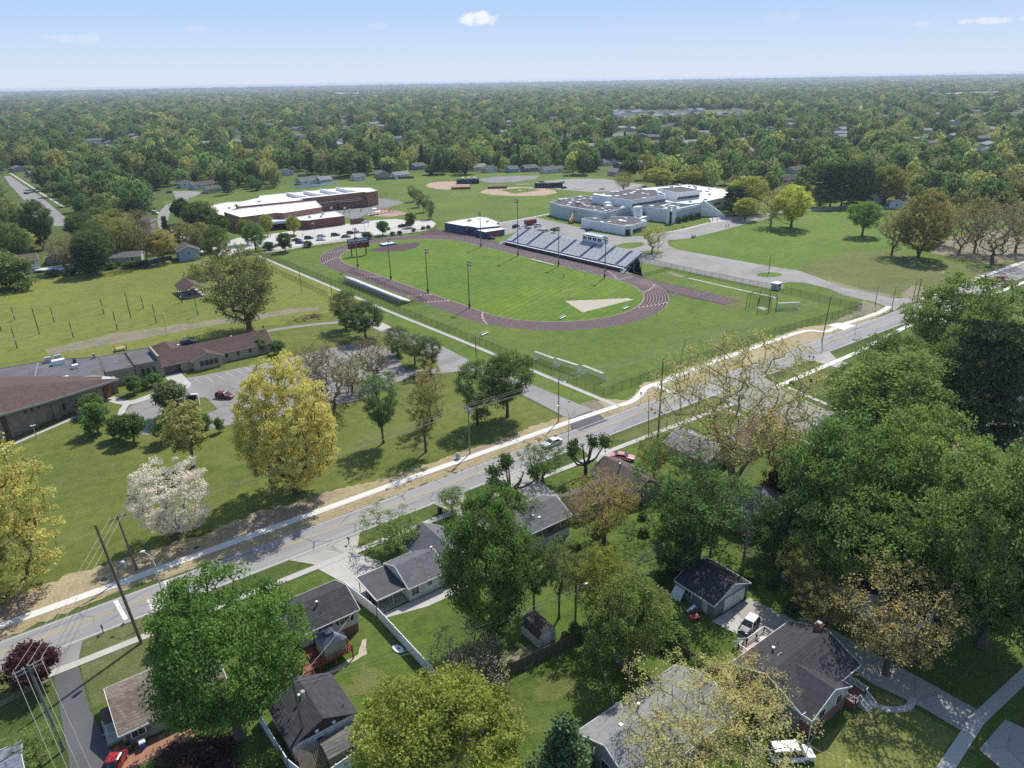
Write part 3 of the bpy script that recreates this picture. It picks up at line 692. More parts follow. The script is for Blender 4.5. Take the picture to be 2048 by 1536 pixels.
# kind: colour of the leaves, colour of the bark, prototypes
GREEN, MID, AIRY, YG, YEL_, OLV = (.062, .118, .020), (.05, .095, .02), (.07, .11, .034), (.155, .185, .022), (.27, .235, .05), (.135, .125, .035)
PAR = dict(
    maple=dict(R=5.4, bot=.12, nc=420, nl=105, cr=.74, leaf=.2, trunk=.3, fork=.22, core=.5),
    broad=dict(R=4.4, bot=.2, nc=240, nl=90, cr=.88, leaf=.24, trunk=.26),
    airy=dict(R=3.6, bot=.2, nc=200, nl=70, cr=.75, leaf=.21, trunk=.2, core=.25, shape='vase'),
    budding=dict(R=4.7, bot=.05, nc=620, nl=78, cr=.5, leaf=.17, trunk=.26, core=.35, fork=.12, multi=2),
    thin=dict(R=3.2, bot=.25, nc=150, nl=40, cr=.65, leaf=.2, trunk=.17, core=.2, shape='vase'),
    narrow=dict(R=2.2, bot=.2, nc=130, nl=34, cr=.6, leaf=.28, trunk=.16, core=.15),
    bare=dict(R=4.2, bot=.12, nc=520, nl=9, cr=.55, leaf=.16, trunk=.24, core=.1, shape='vase', fork=.12, kind_bare=True),
    sparse=dict(R=4.6, bot=.18, nc=380, nl=24, cr=.6, leaf=.18, trunk=.24, core=.2, fork=.14, shape='vase'),
    willow=dict(R=4.4, bot=.14, nc=330, nl=46, cr=.7, leaf=.2, trunk=.28, core=.15, fork=.2, multi=2, shape='vase'),
    sycamore=dict(R=4.8, bot=.12, nc=640, nl=26, cr=.5, leaf=.13, trunk=.22, core=.2, fork=.22, multi=3, shape='vase'),
    blossom=dict(R=4.6, bot=.12, nc=300, nl=80, cr=.62, leaf=.2, trunk=.2, core=.5),
    small=dict(R=4.2, bot=.22, nc=90, nl=70, cr=1.5, leaf=.62, trunk=.3, core=.4),
    spruce=dict(R=3.0, bot=.04, nc=260, nl=40, cr=.75, leaf=.30, trunk=.22, shape='cone', fork=.1, up=-.2),
    pine=dict(R=3.2, bot=.2, nc=170, nl=60, cr=.95, leaf=.34, trunk=.24, shape='pine', fork=.3, up=-.1),
    shrub=dict(R=4.5, bot=.02, nc=80, nl=60, cr=1.7, leaf=.7, trunk=.2, core=.3, fork=.05))
NV = dict(maple=2, broad=3, airy=2, budding=2, thin=2, narrow=1, bare=2, sparse=2, willow=1, sycamore=1, blossom=1, small=2, spruce=1, pine=2, shrub=2)
PROTO = {}
for k_, kw in PAR.items():
    PROTO[k_] = [tree_proto(k_, 100 + 13 * i + sum(map(ord, k_)), **kw) for i in range(NV[k_])]
N_TREES = 0
def tree(kind, loc, h, wd, label, col, group=None, name=None, bark=(1, 1, 1), cat='tree'):
    global N_TREES
    N_TREES += 1
    v = PROTO[kind][N_TREES % len(PROTO[kind])]
    r = thing(name or 'tree', label, cat, (loc[0], loc[1], 0), random.uniform(0, 6.28), group)
    r.scale = (wd / 2 / v['R'], wd / 2 / v['R'], h / v['H'])
    for nm, me, c in (('trunk', v['t'], bark), ('crown', v['c'], col)):
        o = bpy.data.objects.new(nm, me); COL.objects.link(o); o.parent = r; o.color = tuple(c) + (1,)
    return r
def ptree(kind, bx, by, top, wpx, label, col, group=None, **k):
    """tree from its foot, the row of its top and its width in the photograph"""
    p = G(bx, by); dist = (p - CAMPOS).length
    wd = wpx * dist / FPX * .98; bot = PAR[kind].get('bot', .28)
    lo = 60.
    for i in range(8, 300):
        h = i * .15; zc = h * (1 + bot) / 2; rz = h * (1 - bot) / 2
        c = p + Vector((0, 0, zc)); q = c - CAMPOS; dep = math.atan2(-q.z, math.hypot(q.x, q.y))
        ext = math.hypot(wd / 2 * .98 * math.sin(dep), rz * math.cos(dep)) / q.length * FPX
        if PX(c)[1] - ext <= top: lo = h; break
    return tree(kind, p, lo, wd, label, col, group, **k)
DKG, BRN, PURP, WHT, PALE = (.04, .078, .022), (.12, .095, .055), (.05, .018, .025), (.34, .35, .39), (.23, .215, .09)
GB = (1.5, 1.4, 1.25)
T = ptree
# south of the road
T('maple', 480, 1480, 1195, 262, 'huge bright green maple hiding most of the brown roofed corner house', (.075, .145, .016))
T('maple', 876, 1600, 1362, 275, 'large yellow green maple behind the white vinyl fence at the bottom edge', (.135, .185, .016))
T('spruce', 372, 1262, 1166, 82, 'small dark conifer poking out above the big maple by the road', DKG, name='conifer_tree')
T('small', 80, 1368, 1296, 80, 'small purple leaved tree beside the asphalt driveway apron', PURP)
T('thin', 80, 1530, 1455, 100, 'thin light green sapling between the power pole and the asphalt driveway', (.10, .15, .03))
T('maple', 985, 1285, 1004, 185, 'tall dense green tree between the carport house and the grey split level house', (.055, .11, .018))
T('airy', 1068, 1220, 1085, 82, 'slim green tree with bare lower trunk beside the gambrel shed', AIRY)
T('thin', 1118, 1236, 1075, 84, 'slim grey green tree standing just above the wooden board fence', (.085, .115, .05))
T('airy', 1012, 1068, 985, 110, 'grey green tree leaning over the grey split level roof', (.08, .115, .05))
T('airy', 1198, 1243, 1092, 122, 'yellow green bushy tree behind the backyard utility pole', (.13, .165, .02))
T('broad', 1262, 1328, 1148, 158, 'willowy green tree overhanging the turquoise chair in the shady backyard', (.085, .13, .026))
T('sparse', 1207, 1088, 948, 160, 'olive brown tree with dark trunk behind the brown roofed house', (.15, .125, .03))
T('airy', 1392, 1140, 920, 215, 'broad green tree rising behind the grey garage', (.06, .11, .026))
T('sycamore', 1465, 968, 668, 345, 'tall pale sycamore with white upper limbs beside the residential side street', (.21, .19, .085), bark=(3.4, 3.1, 2.6))
T('sparse', 1308, 955, 868, 84, 'thin olive bushy tree in front of the small grey roofed house', (.12, .115, .035))
T('bare', 1388, 960, 880, 100, 'leafless grey brown tree pressed against the small grey roofed house', BRN)
T('sparse', 1560, 965, 845, 120, 'brownish sparse tree under the sycamore along the side street', (.15, .13, .06))
T('thin', 795, 1102, 1018, 150, 'small spreading green tree on the front lawn of the carport house', (.085, .135, .026))
T('sparse', 1085, 962, 878, 100, 'leafy green regrowth of a pruned street tree by the blue bin', (.065, .115, .022))
T('thin', 905, 1025, 970, 90, 'small leafy green tree overhanging the south sidewalk', (.075, .13, .026))
T('bare', 938, 1408, 1262, 175, 'round leafless brown bush tree beside the white vinyl fence', (.2, .17, .14))
T('sycamore', 1395, 1600, 1335, 350, 'pale budding tree over the light grey roof at the bottom edge', (.25, .24, .09), bark=(2.6, 2.4, 2.1))
T('sparse', 1480, 1425, 1318, 150, 'pale yellow budding tree beside the white patio cover', (.24, .22, .075))
T('spruce', 1128, 1575, 1436, 130, 'dark blue green spruce at the corner of the light grey roof', (.04, .085, .03), name='spruce_tree')
T('sparse', 1772, 1348, 1148, 200, 'golden olive spring tree beside the brick chimney house', (.2, .18, .06))
T('sparse', 1640, 1275, 1160, 105, 'small golden olive tree beside the concrete garage apron', (.14, .13, .045))
SG = 'big green trees of the block behind the garage'
T('broad', 1778, 905, 716, 245, 'light green spreading tree between the side street and the dark pine', (.115, .17, .036), SG)
T('broad', 1648, 1125, 850, 210, 'dense green tree nearest the sycamore in the green block', (.08, .14, .03), SG)
T('maple', 1812, 1135, 862, 225, 'broad green maple in the middle of the green block', (.095, .15, .03), SG)
T('maple', 1962, 1290, 950, 225, 'large dark green maple at the right edge of the photo', (.09, .145, .034), SG)
T('broad', 1702, 1215, 990, 200, 'green tree shading the parked dark car and the yard behind the garage', (.08, .13, .026), SG)
T('broad', 1895, 1235, 1022, 185, 'deep green tree behind the white gabled house', (.075, .125, .026), SG)
T('broad', 2075, 1345, 1040, 170, 'deep green tree cut by the right edge above the shaded lawn', (.075, .125, .026), SG)
T('broad', 1735, 1010, 880, 190, 'pale green tree filling the gap before the dark pine', (.075, .13, .024), SG)
T('broad', 1850, 1085, 930, 170, 'green tree in the heart of the green block', (.09, .145, .03), SG)
T('sparse', 1595, 1220, 1088, 95, 'olive undergrowth tree at the back of the garage yard', (.12, .13, .03))
T('pine', 1930, 925, 672, 145, 'tall dark pine between the light green tree and the tan brick house', (.030, .055, .022), name='pine_tree')
T('broad', 1885, 745, 568, 160, 'bright green roadside tree tallest against the red pickup lane', (.105, .155, .035), 'roadside trees at the right')
T('airy', 2015, 805, 596, 150, 'green roadside tree at the right edge below the dry lawn', (.085, .125, .035), 'roadside trees at the right')
T('airy', 1765, 800, 668, 150, 'green tree hiding the grey walled roadside house', (.075, .125, .028), 'roadside trees at the right')
T('broad', 1912, 800, 645, 100, 'green tree between the roadside trees and the dark pine', (.085, .13, .03), 'roadside trees at the right')
T('broad', 2040, 748, 655, 90, 'green tree above the orange wooden fence at the right edge', (.07, .115, .026), 'roadside trees at the right')
T('broad', 1700, 830, 730, 110, 'low green tree beside the grey walled roadside house', (.075, .125, .028), 'roadside trees at the right')
T('small', 2052, 1015, 925, 90, 'pale yellow bush at the right edge beside the grey street lamp', (.22, .2, .06))
T('small', 1545, 1012, 940, 46, 'dark maroon tree behind the sycamore', (.03, .018, .018))
T('broad', 1348, 1158, 1055, 95, 'dark green tree right behind the grey garage', (.045, .09, .018))
T('broad', 1545, 1120, 1010, 120, 'dark green tree behind the dead bare trunk', (.045, .09, .018))
T('shrub', 390, 1545, 1492, 150, 'dark purple shrub in the brick patio bed', (.04, .02, .025), cat='shrub', name='shrub')
T('shrub', 1010, 1480, 1420, 70, 'pinkish twiggy shrub at the foot of the leafless bush tree', (.16, .12, .08), cat='shrub', name='shrub')
T('shrub', 1335, 1285, 1245, 80, 'green shrub against the low board fence', (.06, .11, .02), cat='shrub', name='shrub')
T('shrub', 1600, 1215, 1180, 60, 'green hedge shrub along the garage apron', (.06, .11, .02), cat='shrub', name='shrub')
T('shrub', 548, 1530, 1500, 26, 'small bright green shrub outside the white vinyl fence corner', (.08, .14, .02), cat='shrub', name='shrub')
# church grounds and park
T('budding', 592, 985, 728, 195, 'huge yellow green budding tree on the church lawn', (.235, .238, .055))
T('budding', -30, 1195, 925, 265, 'yellow green budding tree cut by the left edge', (.23, .23, .055))
T('blossom', 352, 1078, 936, 132, 'white flowering tree on the church lawn beside the straw verge', WHT)
T('narrow', 387, 935, 802, 82, 'slim pale yellow budding tree behind the white flowering tree', (.16, .155, .05))
T('bare', 668, 824, 690, 125, 'leafless multi stemmed tree just behind the huge yellow tree', BRN, bark=GB)
T('bare', 632, 745, 688, 85, 'leafless tree at the upper edge of the church parking lot', BRN, bark=GB)
T('sparse', 704, 790, 716, 75, 'half leafed tree on the parking lot island', (.13, .15, .04))
T('bare', 748, 764, 672, 92, 'leafless tree with dark forked trunk in the parking lot', (.15, .11, .06), bark=(.8, .7, .6))
T('airy', 767, 886, 742, 92, 'blue green upright tree on the church lawn', (.065, .115, .042))
T('thin', 852, 904, 770, 92, 'thin green tree leaning by the church lawn edge', (.10, .13, .035))
T('thin', 862, 848, 722, 76, 'olive topped thin tree beside the lane corner', (.15, .135, .05))
T('airy', 795, 710, 652, 66, 'grey green tree nearest the parking lot corner', (.08, .115, .048), 'grey green trees along the lane')
T('airy', 830, 728, 664, 66, 'grey green tree in the middle of the lane row', (.08, .115, .048), 'grey green trees along the lane')
T('airy', 860, 742, 672, 66, 'grey green tree nearest the lane bend', (.078, .11, .045), 'grey green trees along the lane')
T('broad', 1015, 834, 708, 108, 'dark green tree beside the lane above the utility pole', (.06, .10, .024))
T('airy', 955, 850, 722, 104, 'green tree overlapping the dark tree beside the lane', (.075, .115, .036))
T('broad', 731, 676, 604, 78, 'rounded green tree nearer the concrete slab of the lane', (.06, .10, .03))
T('airy', 692, 657, 582, 72, 'green tree beside the rubbish heap at the lane end', (.07, .108, .036))
T('willow', 500, 660, 506, 170, 'big open crowned willow with slanting limb behind the church wing', (.10, .135, .045), bark=GB)
T('airy', 440, 542, 456, 68, 'tall green tree at the end of the school drive', (.07, .105, .034))
for bx, by, tp, wd_, lb in ((197, 866, 810, 50, 'small round tree nearest the stone church corner'), (188, 828, 792, 46, 'small round tree tucked behind its twin at the church corner'), (241, 876, 834, 42, 'small round lawn tree close to the driveway curve'),
                            (268, 883, 831, 48, 'small round lawn tree with two others on its uphill side'), (336, 883, 831, 46, 'small round lawn tree beside the slim yellow tree'), (406, 872, 830, 38, 'small lawn tree right of the slim yellow tree'),
                            (440, 864, 837, 18, 'tiny sapling on the lawn beside the parking lot'), (346, 832, 766, 66, 'low spreading tree on the driveway island'), (268, 788, 753, 30, 'little tree by the church path fork'),
                            (291, 778, 759, 20, 'tiniest of the three trees before the flat roofed hall'), (312, 771, 747, 28, 'little tree nearest the church entrance canopy'),
                            (490, 708, 682, 30, 'ornamental tree before the long brown roofed wing'), (522, 705, 678, 28, 'ornamental tree at the end of the brown roofed wing'), (556, 708, 682, 30, 'leaning little tree off the end of the brown roofed wing')):
    T('small', bx, by, tp, wd_, lb, (.06, .115, .024) if wd_ != 66 else (.075, .1, .045), 'small lawn trees at the church')
for bx, by, tp, wd_, c in ((20, 578, 516, 82, (.08, .12, .03)), (108, 552, 540, 26, DKG), (144, 549, 537, 22, DKG), (190, 541, 528, 30, MID), (222, 538, 527, 22, MID), (262, 534, 523, 30, MID), (288, 533, 522, 30, DKG)):
    T('shrub', bx, by, tp, wd_, 'big flowering bush at the left end of the hedge line' if wd_ == 82 else 'bush of the ragged hedge behind the meadow', c, None if wd_ == 82 else 'hedge bushes behind the meadow', cat='shrub', name='shrub')
# schools
for i, (bx, by) in enumerate(((366, 446), (386, 455), (404, 463), (424, 472), (446, 480))):
    T('small', bx, by, by - 45, 34, 'dark round street tree in the row left of the brick school', DKG, 'street trees beside the brick school')
T('broad', 512, 502, 448, 42, 'bushy green tree at the school lot entrance', (.07, .13, .025))
T('broad', 496, 488, 442, 38, 'olive green tree at the brick school corner', (.11, .13, .03))
T('broad', 536, 472, 430, 28, 'yellow green tree nearest the school entrance canopy', (.15, .18, .025))
T('broad', 588, 470, 434, 27, 'yellow green tree against the low brick wing', (.15, .18, .025))
T('small', 571, 504, 468, 30, 'round dark tree between the cars of the school lot', (.05, .1, .02))
T('small', 766, 470, 443, 27, 'round dark tree at the far end of the school lot', (.05, .1, .02))
T('small', 822, 455, 427, 24, 'small tree on the island of the school turning loop', (.06, .11, .025))
for bx, by, tp in ((862, 438, 402), (848, 424, 391), (838, 414, 380), (826, 403, 373)):
    T('airy', bx, by, tp, 24, {438: 'olive young tree nearest the blue field house', 424: 'second young tree from the field house on the slope', 414: 'third young tree from the field house on the slope', 403: 'young tree nearest the playground on the slope'}[by], (.085, .10, .045), 'young trees between playground and ball fields')
for bx, by, wd_ in ((541, 500, 22), (617, 494, 18), (736, 478, 22), (785, 471, 12), (800, 469, 12), (828, 463, 10), (846, 459, 10), (857, 457, 10), (712, 481, 10)):
    T('shrub', bx, by, by - wd_ * .62, wd_, 'dark clipped bush along the lot fence', (.04, .075, .02), 'clipped bushes along the lot fence', cat='shrub', name='shrub')
for bx, by in ((1357, 446), (1370, 443), (1383, 440), (1396, 437), (1340, 430)):
    T('shrub', bx, by, by - 11, 16, 'dark evergreen bush against the white school wall', (.035, .07, .022), 'evergreen bushes at the white school', cat='shrub', name='shrub')
T('sparse', 1304, 506, 450, 56, 'thin budding tree on the paved island behind the grandstand', (.19, .19, .05))
T('sparse', 1248, 384, 346, 44, 'olive tree nearest the far parking lot', (.17, .165, .04))
T('broad', 1314, 378, 338, 60, 'yellow green wide tree behind the white school', (.15, .17, .03))
T('broad', 1384, 378, 344, 54, 'yellow green flat topped tree behind the white roof', (.15, .17, .03))
T('broad', 1490, 424, 356, 76, 'yellow green large tree at the white school corner', (.16, .18, .03))
T('broad', 1490, 440, 398, 50, 'bright yellow green tree before the school plaza', (.19, .2, .03))
T('sparse', 1541, 453, 385, 58, 'olive budding tree beside the bright tree pair', (.17, .15, .05))
T('broad', 1582, 456, 376, 72, 'bright yellow green tree pair on the school field', (.21, .235, .022))
T('pine', 1468, 432, 376, 46, 'dark evergreen against the white school end wall', (.03, .06, .022), name='pine_tree')
for i, bx in enumerate((1640, 1660, 1682, 1702, 1724)):
    T('pine', bx, 413, 338 - i % 2 * 4, 34, 'tall dark pine in the row behind the school field', (.04, .075, .035), 'row of dark pines', name='pine_tree')
T('broad', 1766, 408, 338, 66, 'olive green round tree right of the pine row', (.12, .135, .026))
T('broad', 1724, 472, 408, 60, 'bright green round tree alone on the school field', (.085, .145, .022))
T('sparse', 1783, 510, 424, 66, 'half bare tree beside the bright green field tree', (.13, .12, .045))
T('budding', 1836, 515, 394, 84, 'dense olive tree with thick dark trunk on the rough meadow', (.16, .15, .04))
T('sparse', 1880, 488, 412, 62, 'olive tree behind the thick trunked meadow tree', (.17, .155, .045))
T('bare', 1918, 506, 416, 60, 'brown bare tree at the edge of the dirt field', (.15, .11, .06))
T('sparse', 1948, 504, 404, 66, 'greenish bare tree behind the dirt field edge', (.13, .12, .04))
T('bare', 1984, 526, 416, 96, 'wide bare tree nearest the new sidewalk', (.14, .11, .07))
T('sparse', 2030, 505, 410, 70, 'bare olive tree at the right edge of the dirt field', (.13, .12, .05))
# cut-back street trees: stumps of limbs with tufts
def pruned(bx, by, label, limbs, seed):
    p = G(bx, by); r = thing('pruned_tree', label, 'tree', p); rg = random.Random(seed); t = MB(); lv = MB()
    t.tube([(0, 0, 0), (.05, .05, 1.2), (0, .1, 2.2)], [.42, .34, .32], 8)
    for a, L, z, tuft in limbs:
        a = math.radians(a); e = Vector((math.cos(a) * L, math.sin(a) * L, z)); m_ = Vector((math.cos(a) * L * .6, math.sin(a) * L * .6, 2.0 + (z - 2.2) * .35))
        t.tube([(0, .1, 2.0), m_, e], [.26, .19, .13], 6)
        for k in range(3):
            q = e + Vector((rg.uniform(-.7, .7), rg.uniform(-.7, .7), rg.uniform(.8, 2.2) * (1 if tuft else .4))); t.tube([e, q], [.09, .03], 4)
            if tuft:
                for _ in range(130):
                    c = q + Vector((rg.gauss(0, .45), rg.gauss(0, .45), rg.gauss(0, .5))); s = rg.uniform(.14, .34); u = Vector((rg.gauss(0, 1), rg.gauss(0, 1), rg.gauss(0, 1))).normalized() * s; w_ = u.orthogonal().normalized() * s * .6
                    lv.add([c - u, c + w_, c + u, c - w_], [(0, 1, 2, 3)])
    o = t.build('trunk', BARK, r, True); o.color = (.75, .65, .6, 1)
    m_ = lv.build('crown', LEAF, r); m_.color = (.075, .13, .024, 1)
pruned(1022, 1000, 'hard pruned street tree with twisting bare limbs above the driveway', [(10, 3.6, 4.2, 0), (60, 2.6, 5.2, 1), (120, 3, 4.4, 1), (180, 4.6, 4.0, 1), (215, 5, 3.6, 1), (300, 2.2, 4.8, 0), (340, 4.4, 3.2, 1), (95, 1.2, 6.0, 1)], 3)
pruned(1171, 948, 'hard pruned tree with a thick stub trunk beside the brown house', [(20, 2.6, 4.6, 1), (-15, 3.6, 5.2, 1), (90, 1, 6, 0), (150, 3, 5.4, 1), (185, 4, 5, 1), (260, 1.6, 5.6, 0), (310, .8, 6.4, 0)], 4)
def deadtree():
    p = G(1482, 1158); r = thing('dead_tree', 'dead limbless conifer trunk with short whorled stubs behind the garage', 'tree', p); t = MB(); rg = random.Random(5)
    t.tube([(0, 0, 0), (.1, 0, 5), (.15, .1, 11.5)], [.3, .2, .05], 7)
    for i in range(34):
        z = 4.2 + i * .21; a = rg.uniform(0, 6.28); L = rg.uniform(.5, 1.5) * (1.2 - i / 50); t.tube([(.1, .05, z), (.1 + L * math.cos(a), L * math.sin(a), z + rg.uniform(-.1, .35))], [.05, .02], 4)
    t.build('trunk', BARK, r, True).color = (1.9, 1.8, 1.7, 1)
deadtree()
# ------------------------------------------------------------------ large buildings
BRICK = bricky('school_brick', (.36, .145, .075), (.35, .24, .17), .6, .2, .16)
BRICKD = bricky('dark_brick', (.19, .06, .042), (.2, .12, .1), .6, .2, .2)
ROOFW = M('white_membrane', (.74, .73, .71), .8, .06, .12, dirt=.25)
ROOFD = M('tar_roof', (.085, .075, .072), .95, .3, .25, dirt=.4)
ROOFG = M('grey_flat_roof', (.115, .115, .12), .95, .4, .22, dirt=.6)
METALG = M('ribbed_metal', (.47, .53, .53), .55, .1, 1.2, 0)
PANELW = M('white_panel', (.80, .80, .79), .6, .05, .4, dirt=.12)
PANELS = M('grey_panel', (.60, .62, .66), .6, .08, .4)  # bluish grey panel colour, the same on every side
DARKW = M('dark_glazing', (.03, .034, .04), .2, .3, .5)
def block(parent, poly, z, wallm, roofm, z0=0.0, par=.35, capm=None, name='wall', rname='roof'):
    """flat-roofed block: walls with a low parapet and a roof sheet inside it"""
    P = [Vector(p) for p in poly]; n = len(P)
    if sum(P[i].x * P[(i + 1) % n].y - P[(i + 1) % n].x * P[i].y for i in range(n)) < 0: P = P[::-1]
    b = MB()
    inn = []
    for i in range(n):
        a, p, c = P[i - 1], P[i], P[(i + 1) % n]; d0 = (p - a).normalized(); d1 = (c - p).normalized(); nn = Vector((-d0.y - d1.y, d0.x + d1.x))
        nn = nn.normalized() if nn.length > 1e-3 else Vector((-d1.y, d1.x)); inn.append(p + nn * .35)
    vs = [(p.x, p.y, z0) for p in P] + [(p.x, p.y, z + par) for p in P] + [(p.x, p.y, z + par) for p in inn] + [(p.x, p.y, z - .01) for p in inn]
    fs = []; ms = []
    for i in range(n):
        j = (i + 1) % n
        fs += [(i, j, n + j, n + i), (n + i, n + j, 2 * n + j, 2 * n + i), (2 * n + i, 2 * n + j, 3 * n + j, 3 * n + i)]; ms += [0, 1, 1]
    b.v = vs; b.f = fs; b.m = ms
    w_ = b.build(name, [wallm, capm or PANELW], parent)
    r_ = MB().sheet([tuple(p) for p in inn], z).build(rname, roofm, parent)
    return w_, r_
def rel(pts, o): return [(x - o[0], y - o[1]) for x, y in pts]
def wallrow(parent, a, b, z0, h, n, wd, name='window', mat=None, proud=.06, frame=True, cols=2):
    """n windows set along the wall line a-b (outside to the right of a->b)"""
    a, b = Vector(a), Vector(b); d = (b - a).normalized(); nr = Vector((d.y, -d.x)); L = (b - a).length
    for i in range(n):
        c = a + d * L * (i + .5) / n
        f = MB(); p = c - d * wd / 2 + nr * proud / 2; q = c + d * wd / 2 + nr * proud / 2
        f.bar((p.x, p.y, z0 + h / 2), (q.x, q.y, z0 + h / 2), proud * 1.2, h)
        w_ = f.build(name, mat or (WHITE if frame else DARKW), parent)
        if frame:
            g_ = MB()
            for k in range(cols):
                s0 = c + d * (-wd / 2 + .07 + k * (wd - .07) / cols) + nr * (proud * 1.1); s1 = c + d * (-wd / 2 + (k + 1) * (wd - .07) / cols) + nr * (proud * 1.1)
                g_.bar((s0.x, s0.y, z0 + h / 2), (s1.x, s1.y, z0 + h / 2), .05, h - .14)
            g_.build('pane', GLASS, w_)
# --- brick school (corner positions from the survey of roof corners)
O = (125, 400); bs = thing('school_building', 'long red brick school with bright white flat roofs behind its car lot', 'school', O)
R = lambda pts: rel(pts, O)
mid = [(115.2, 419.6), (116.6, 395.3), (136, 396.5), (139, 392.5), (163, 397.5), (170, 423), (128, 425)]
block(bs, R(mid), 7.6, BRICK, ROOFW)
low = [(137.0, 396.0), (140.2, 384.5), (146.2, 378.6), (167.5, 378.6), (170.5, 397), (163.5, 397.2), (139.2, 392)]
block(bs, R(low), 4.6, BRICKD, ROOFW)
back = [(163, 430), (205.1, 430.5), (205.5, 427), (214, 429), (217, 444.9), (207, 458), (150, 461), (146, 452), (128, 440), (126, 426), (163, 424)]
block(bs, R(back), 8.6, BRICK, ROOFW)
left = [(113.6, 420), (127.6, 425.4), (126, 440), (146, 453), (150, 462), (133, 470), (118, 463)]
block(bs, R(left), 5.4, BRICK, ROOFW)
for i, x in enumerate((163, 174, 185, 196)):                       # saw-tooth clerestories
    b = MB(); b.add([(x - O[0], 437 - O[1], 8.65), (x + 9 - O[0], 437 - O[1], 8.65), (x + 9 - O[0], 452 - O[1], 8.65), (x - O[0], 452 - O[1], 8.65), (x - O[0], 437 - O[1], 10.6), (x - O[0], 452 - O[1], 10.6)],
                    [(4, 1, 2, 5), (0, 4, 5, 3), (0, 1, 4), (3, 5, 2)]); b.build('skylight', ROOFW, bs)
pj = MB(); pj.prism(R([(186.8, 431.4), (186.5, 427.5), (205.3, 427.2), (205.3, 431)]), 0, 4.6); pj.build('bay_wall', BRICKD, bs)
wallrow(bs, R([(116.7, 395.2)])[0], R([(136, 396.4)])[0], 4.4, 1.3, 4, 1.5)
wallrow(bs, R([(139.4, 392.3)])[0], R([(163, 397.3)])[0], 5.4, 1.1, 6, 1.2)
wallrow(bs, R([(165, 430.1)])[0], R([(205, 430.6)])[0], 5.6, 1.3, 11, 2.2)
wallrow(bs, R([(165, 430.1)])[0], R([(186, 430.3)])[0], 1.2, 1.4, 5, 2.6)
wallrow(bs, R([(187, 427.4)])[0], R([(205, 427.2)])[0], 1.2, 1.4, 4, 2.6)
wallrow(bs, R([(205.6, 427.1)])[0], R([(214, 429)])[0], 5.4, 1.3, 2, 2.0)
wallrow(bs, R([(115.2, 419)])[0], R([(116.6, 396)])[0], 4.6, 1.2, 5, 1.4)
st = MB(); st.bar((165.5 - 125, 30.0, 5.2), (204.8 - 125, 30.4, 5.2), .12, .25); st.bar((116.4 - 125, -4.9, 3.8), (135.5 - 125, -3.7, 3.8), .14, .3); st.build('sill_band', PANELW, bs)
cn = MB(); cn.prism(R([(130.5, 396.0), (131, 389), (139, 388), (137.5, 396.2)]), 3.2, 4.6); cn.build('entrance_canopy', PANELS, bs)
cn = MB(); cn.box(7, 11.5, -4.4, -3.4, 0, 3.1); cn.build('entrance_door', DARKW, bs)
for (x, y, z, sx, sy, sz) in ((150, 386, 4.6, 1.4, 1.2, 1.1), (160, 391, 4.6, 1.2, 1.2, 1.5), (156, 384, 4.6, 1, 1, .9), (140, 436, 8.6, 2, 1.5, .8), (190, 455, 8.6, 2, 2, 1), (125, 445, 5.4, 1.6, 1.2, .9), (131, 452, 5.4, 1.2, 1.2, .9)):
    MB().box(x - O[0], x - O[0] + sx, y - O[1], y - O[1] + sy, z, z + sz).build('roof_unit', GALV, bs)
du = thing('dumpster_yard', 'brick screened bin yard with black bins at the end of the low brick wing', 'bin yard', (170.6, 376.5))
fr = MB(); fr.box(0, 8.4, -.3, 0, 0, 2.2); fr.box(8.1, 8.4, .003, 6, 0, 2.2); fr.build('wall', BRICKD, du)
fr = MB(); [fr.box(.8 + i * 2.4, 2.7 + i * 2.4, 1, 3.4, 0, 2.5) for i in range(3)]; fr.build('bin', BLACK, du)
# --- white flat roofed school
O = (285, 290); ws = thing('school_building', 'low white and grey school with dark cluttered flat roofs behind the grandstand', 'school', O)
w1 = [(268.8, 316.5), (270.5, 279), (279.6, 282), (291, 284), (297.5, 284), (291, 300), (293, 312), (306, 322), (302, 333), (285, 331), (271, 327)]
block(ws, R(w1), 7.0, METALG, ROOFD)
bs_ = MB(); bs_.prism(R([(269.6, 315), (271.2, 280.2), (278, 281.5), (278, 315)]), 0, 2.4); bs_.build('base_wall', PANELW, ws)
w2 = [(258.4, 285.5), (261.0, 257.2), (264.2, 255.6), (279.5, 259), (283, 271), (278.5, 279), (269, 281), (262.5, 286.5)]
block(ws, R(w2), 4.2, PANELW, ROOFD)
w3 = [(290.6, 303.5), (292.6, 283), (321, 284), (332, 303), (322, 315), (300, 313)]
block(ws, R(w3), 10.6, PANELW, ROOFD)
w4 = [(331, 300), (326, 280.5), (343.5, 278.5), (348, 296)]
block(ws, R(w4), 11.6, PANELW, ROOFD)
w5 = [(299.5, 283.2), (303.0, 264.2), (330, 267), (337, 275), (326, 284)]
block(ws, R(w5), 6.6, PANELS, ROOFD)
w6 = [(318, 284.2), (322, 268.5), (330.3, 267.2), (362, 271.5), (383, 288), (384, 322), (349, 330), (332, 304), (344, 297)]
block(ws, R(w6), 7.2, PANELS, ROOFW)
def seg(name, a, b, z0, z1, mat, th=.3):
    a, b = R([a, b]); m = MB(); m.bar((a[0], a[1], (z0 + z1) / 2), (b[0], b[1], (z0 + z1) / 2), th, z1 - z0); return m.build(name, mat, ws)
seg('window_band', (293, 282.95), (320.5, 283.85), 7.6, 8.7, DARKW, .35)
seg('window_band', (326.6, 280.3), (343, 278.35), 8.0, 9.3, DARKW, .35)
seg('window_band', (264.6, 255.5), (279.2, 258.8), .5, 2.1, DARKW, .4)
seg('window_band', (333, 267.4), (360, 271), .6, 2.2, DARKW, .4)
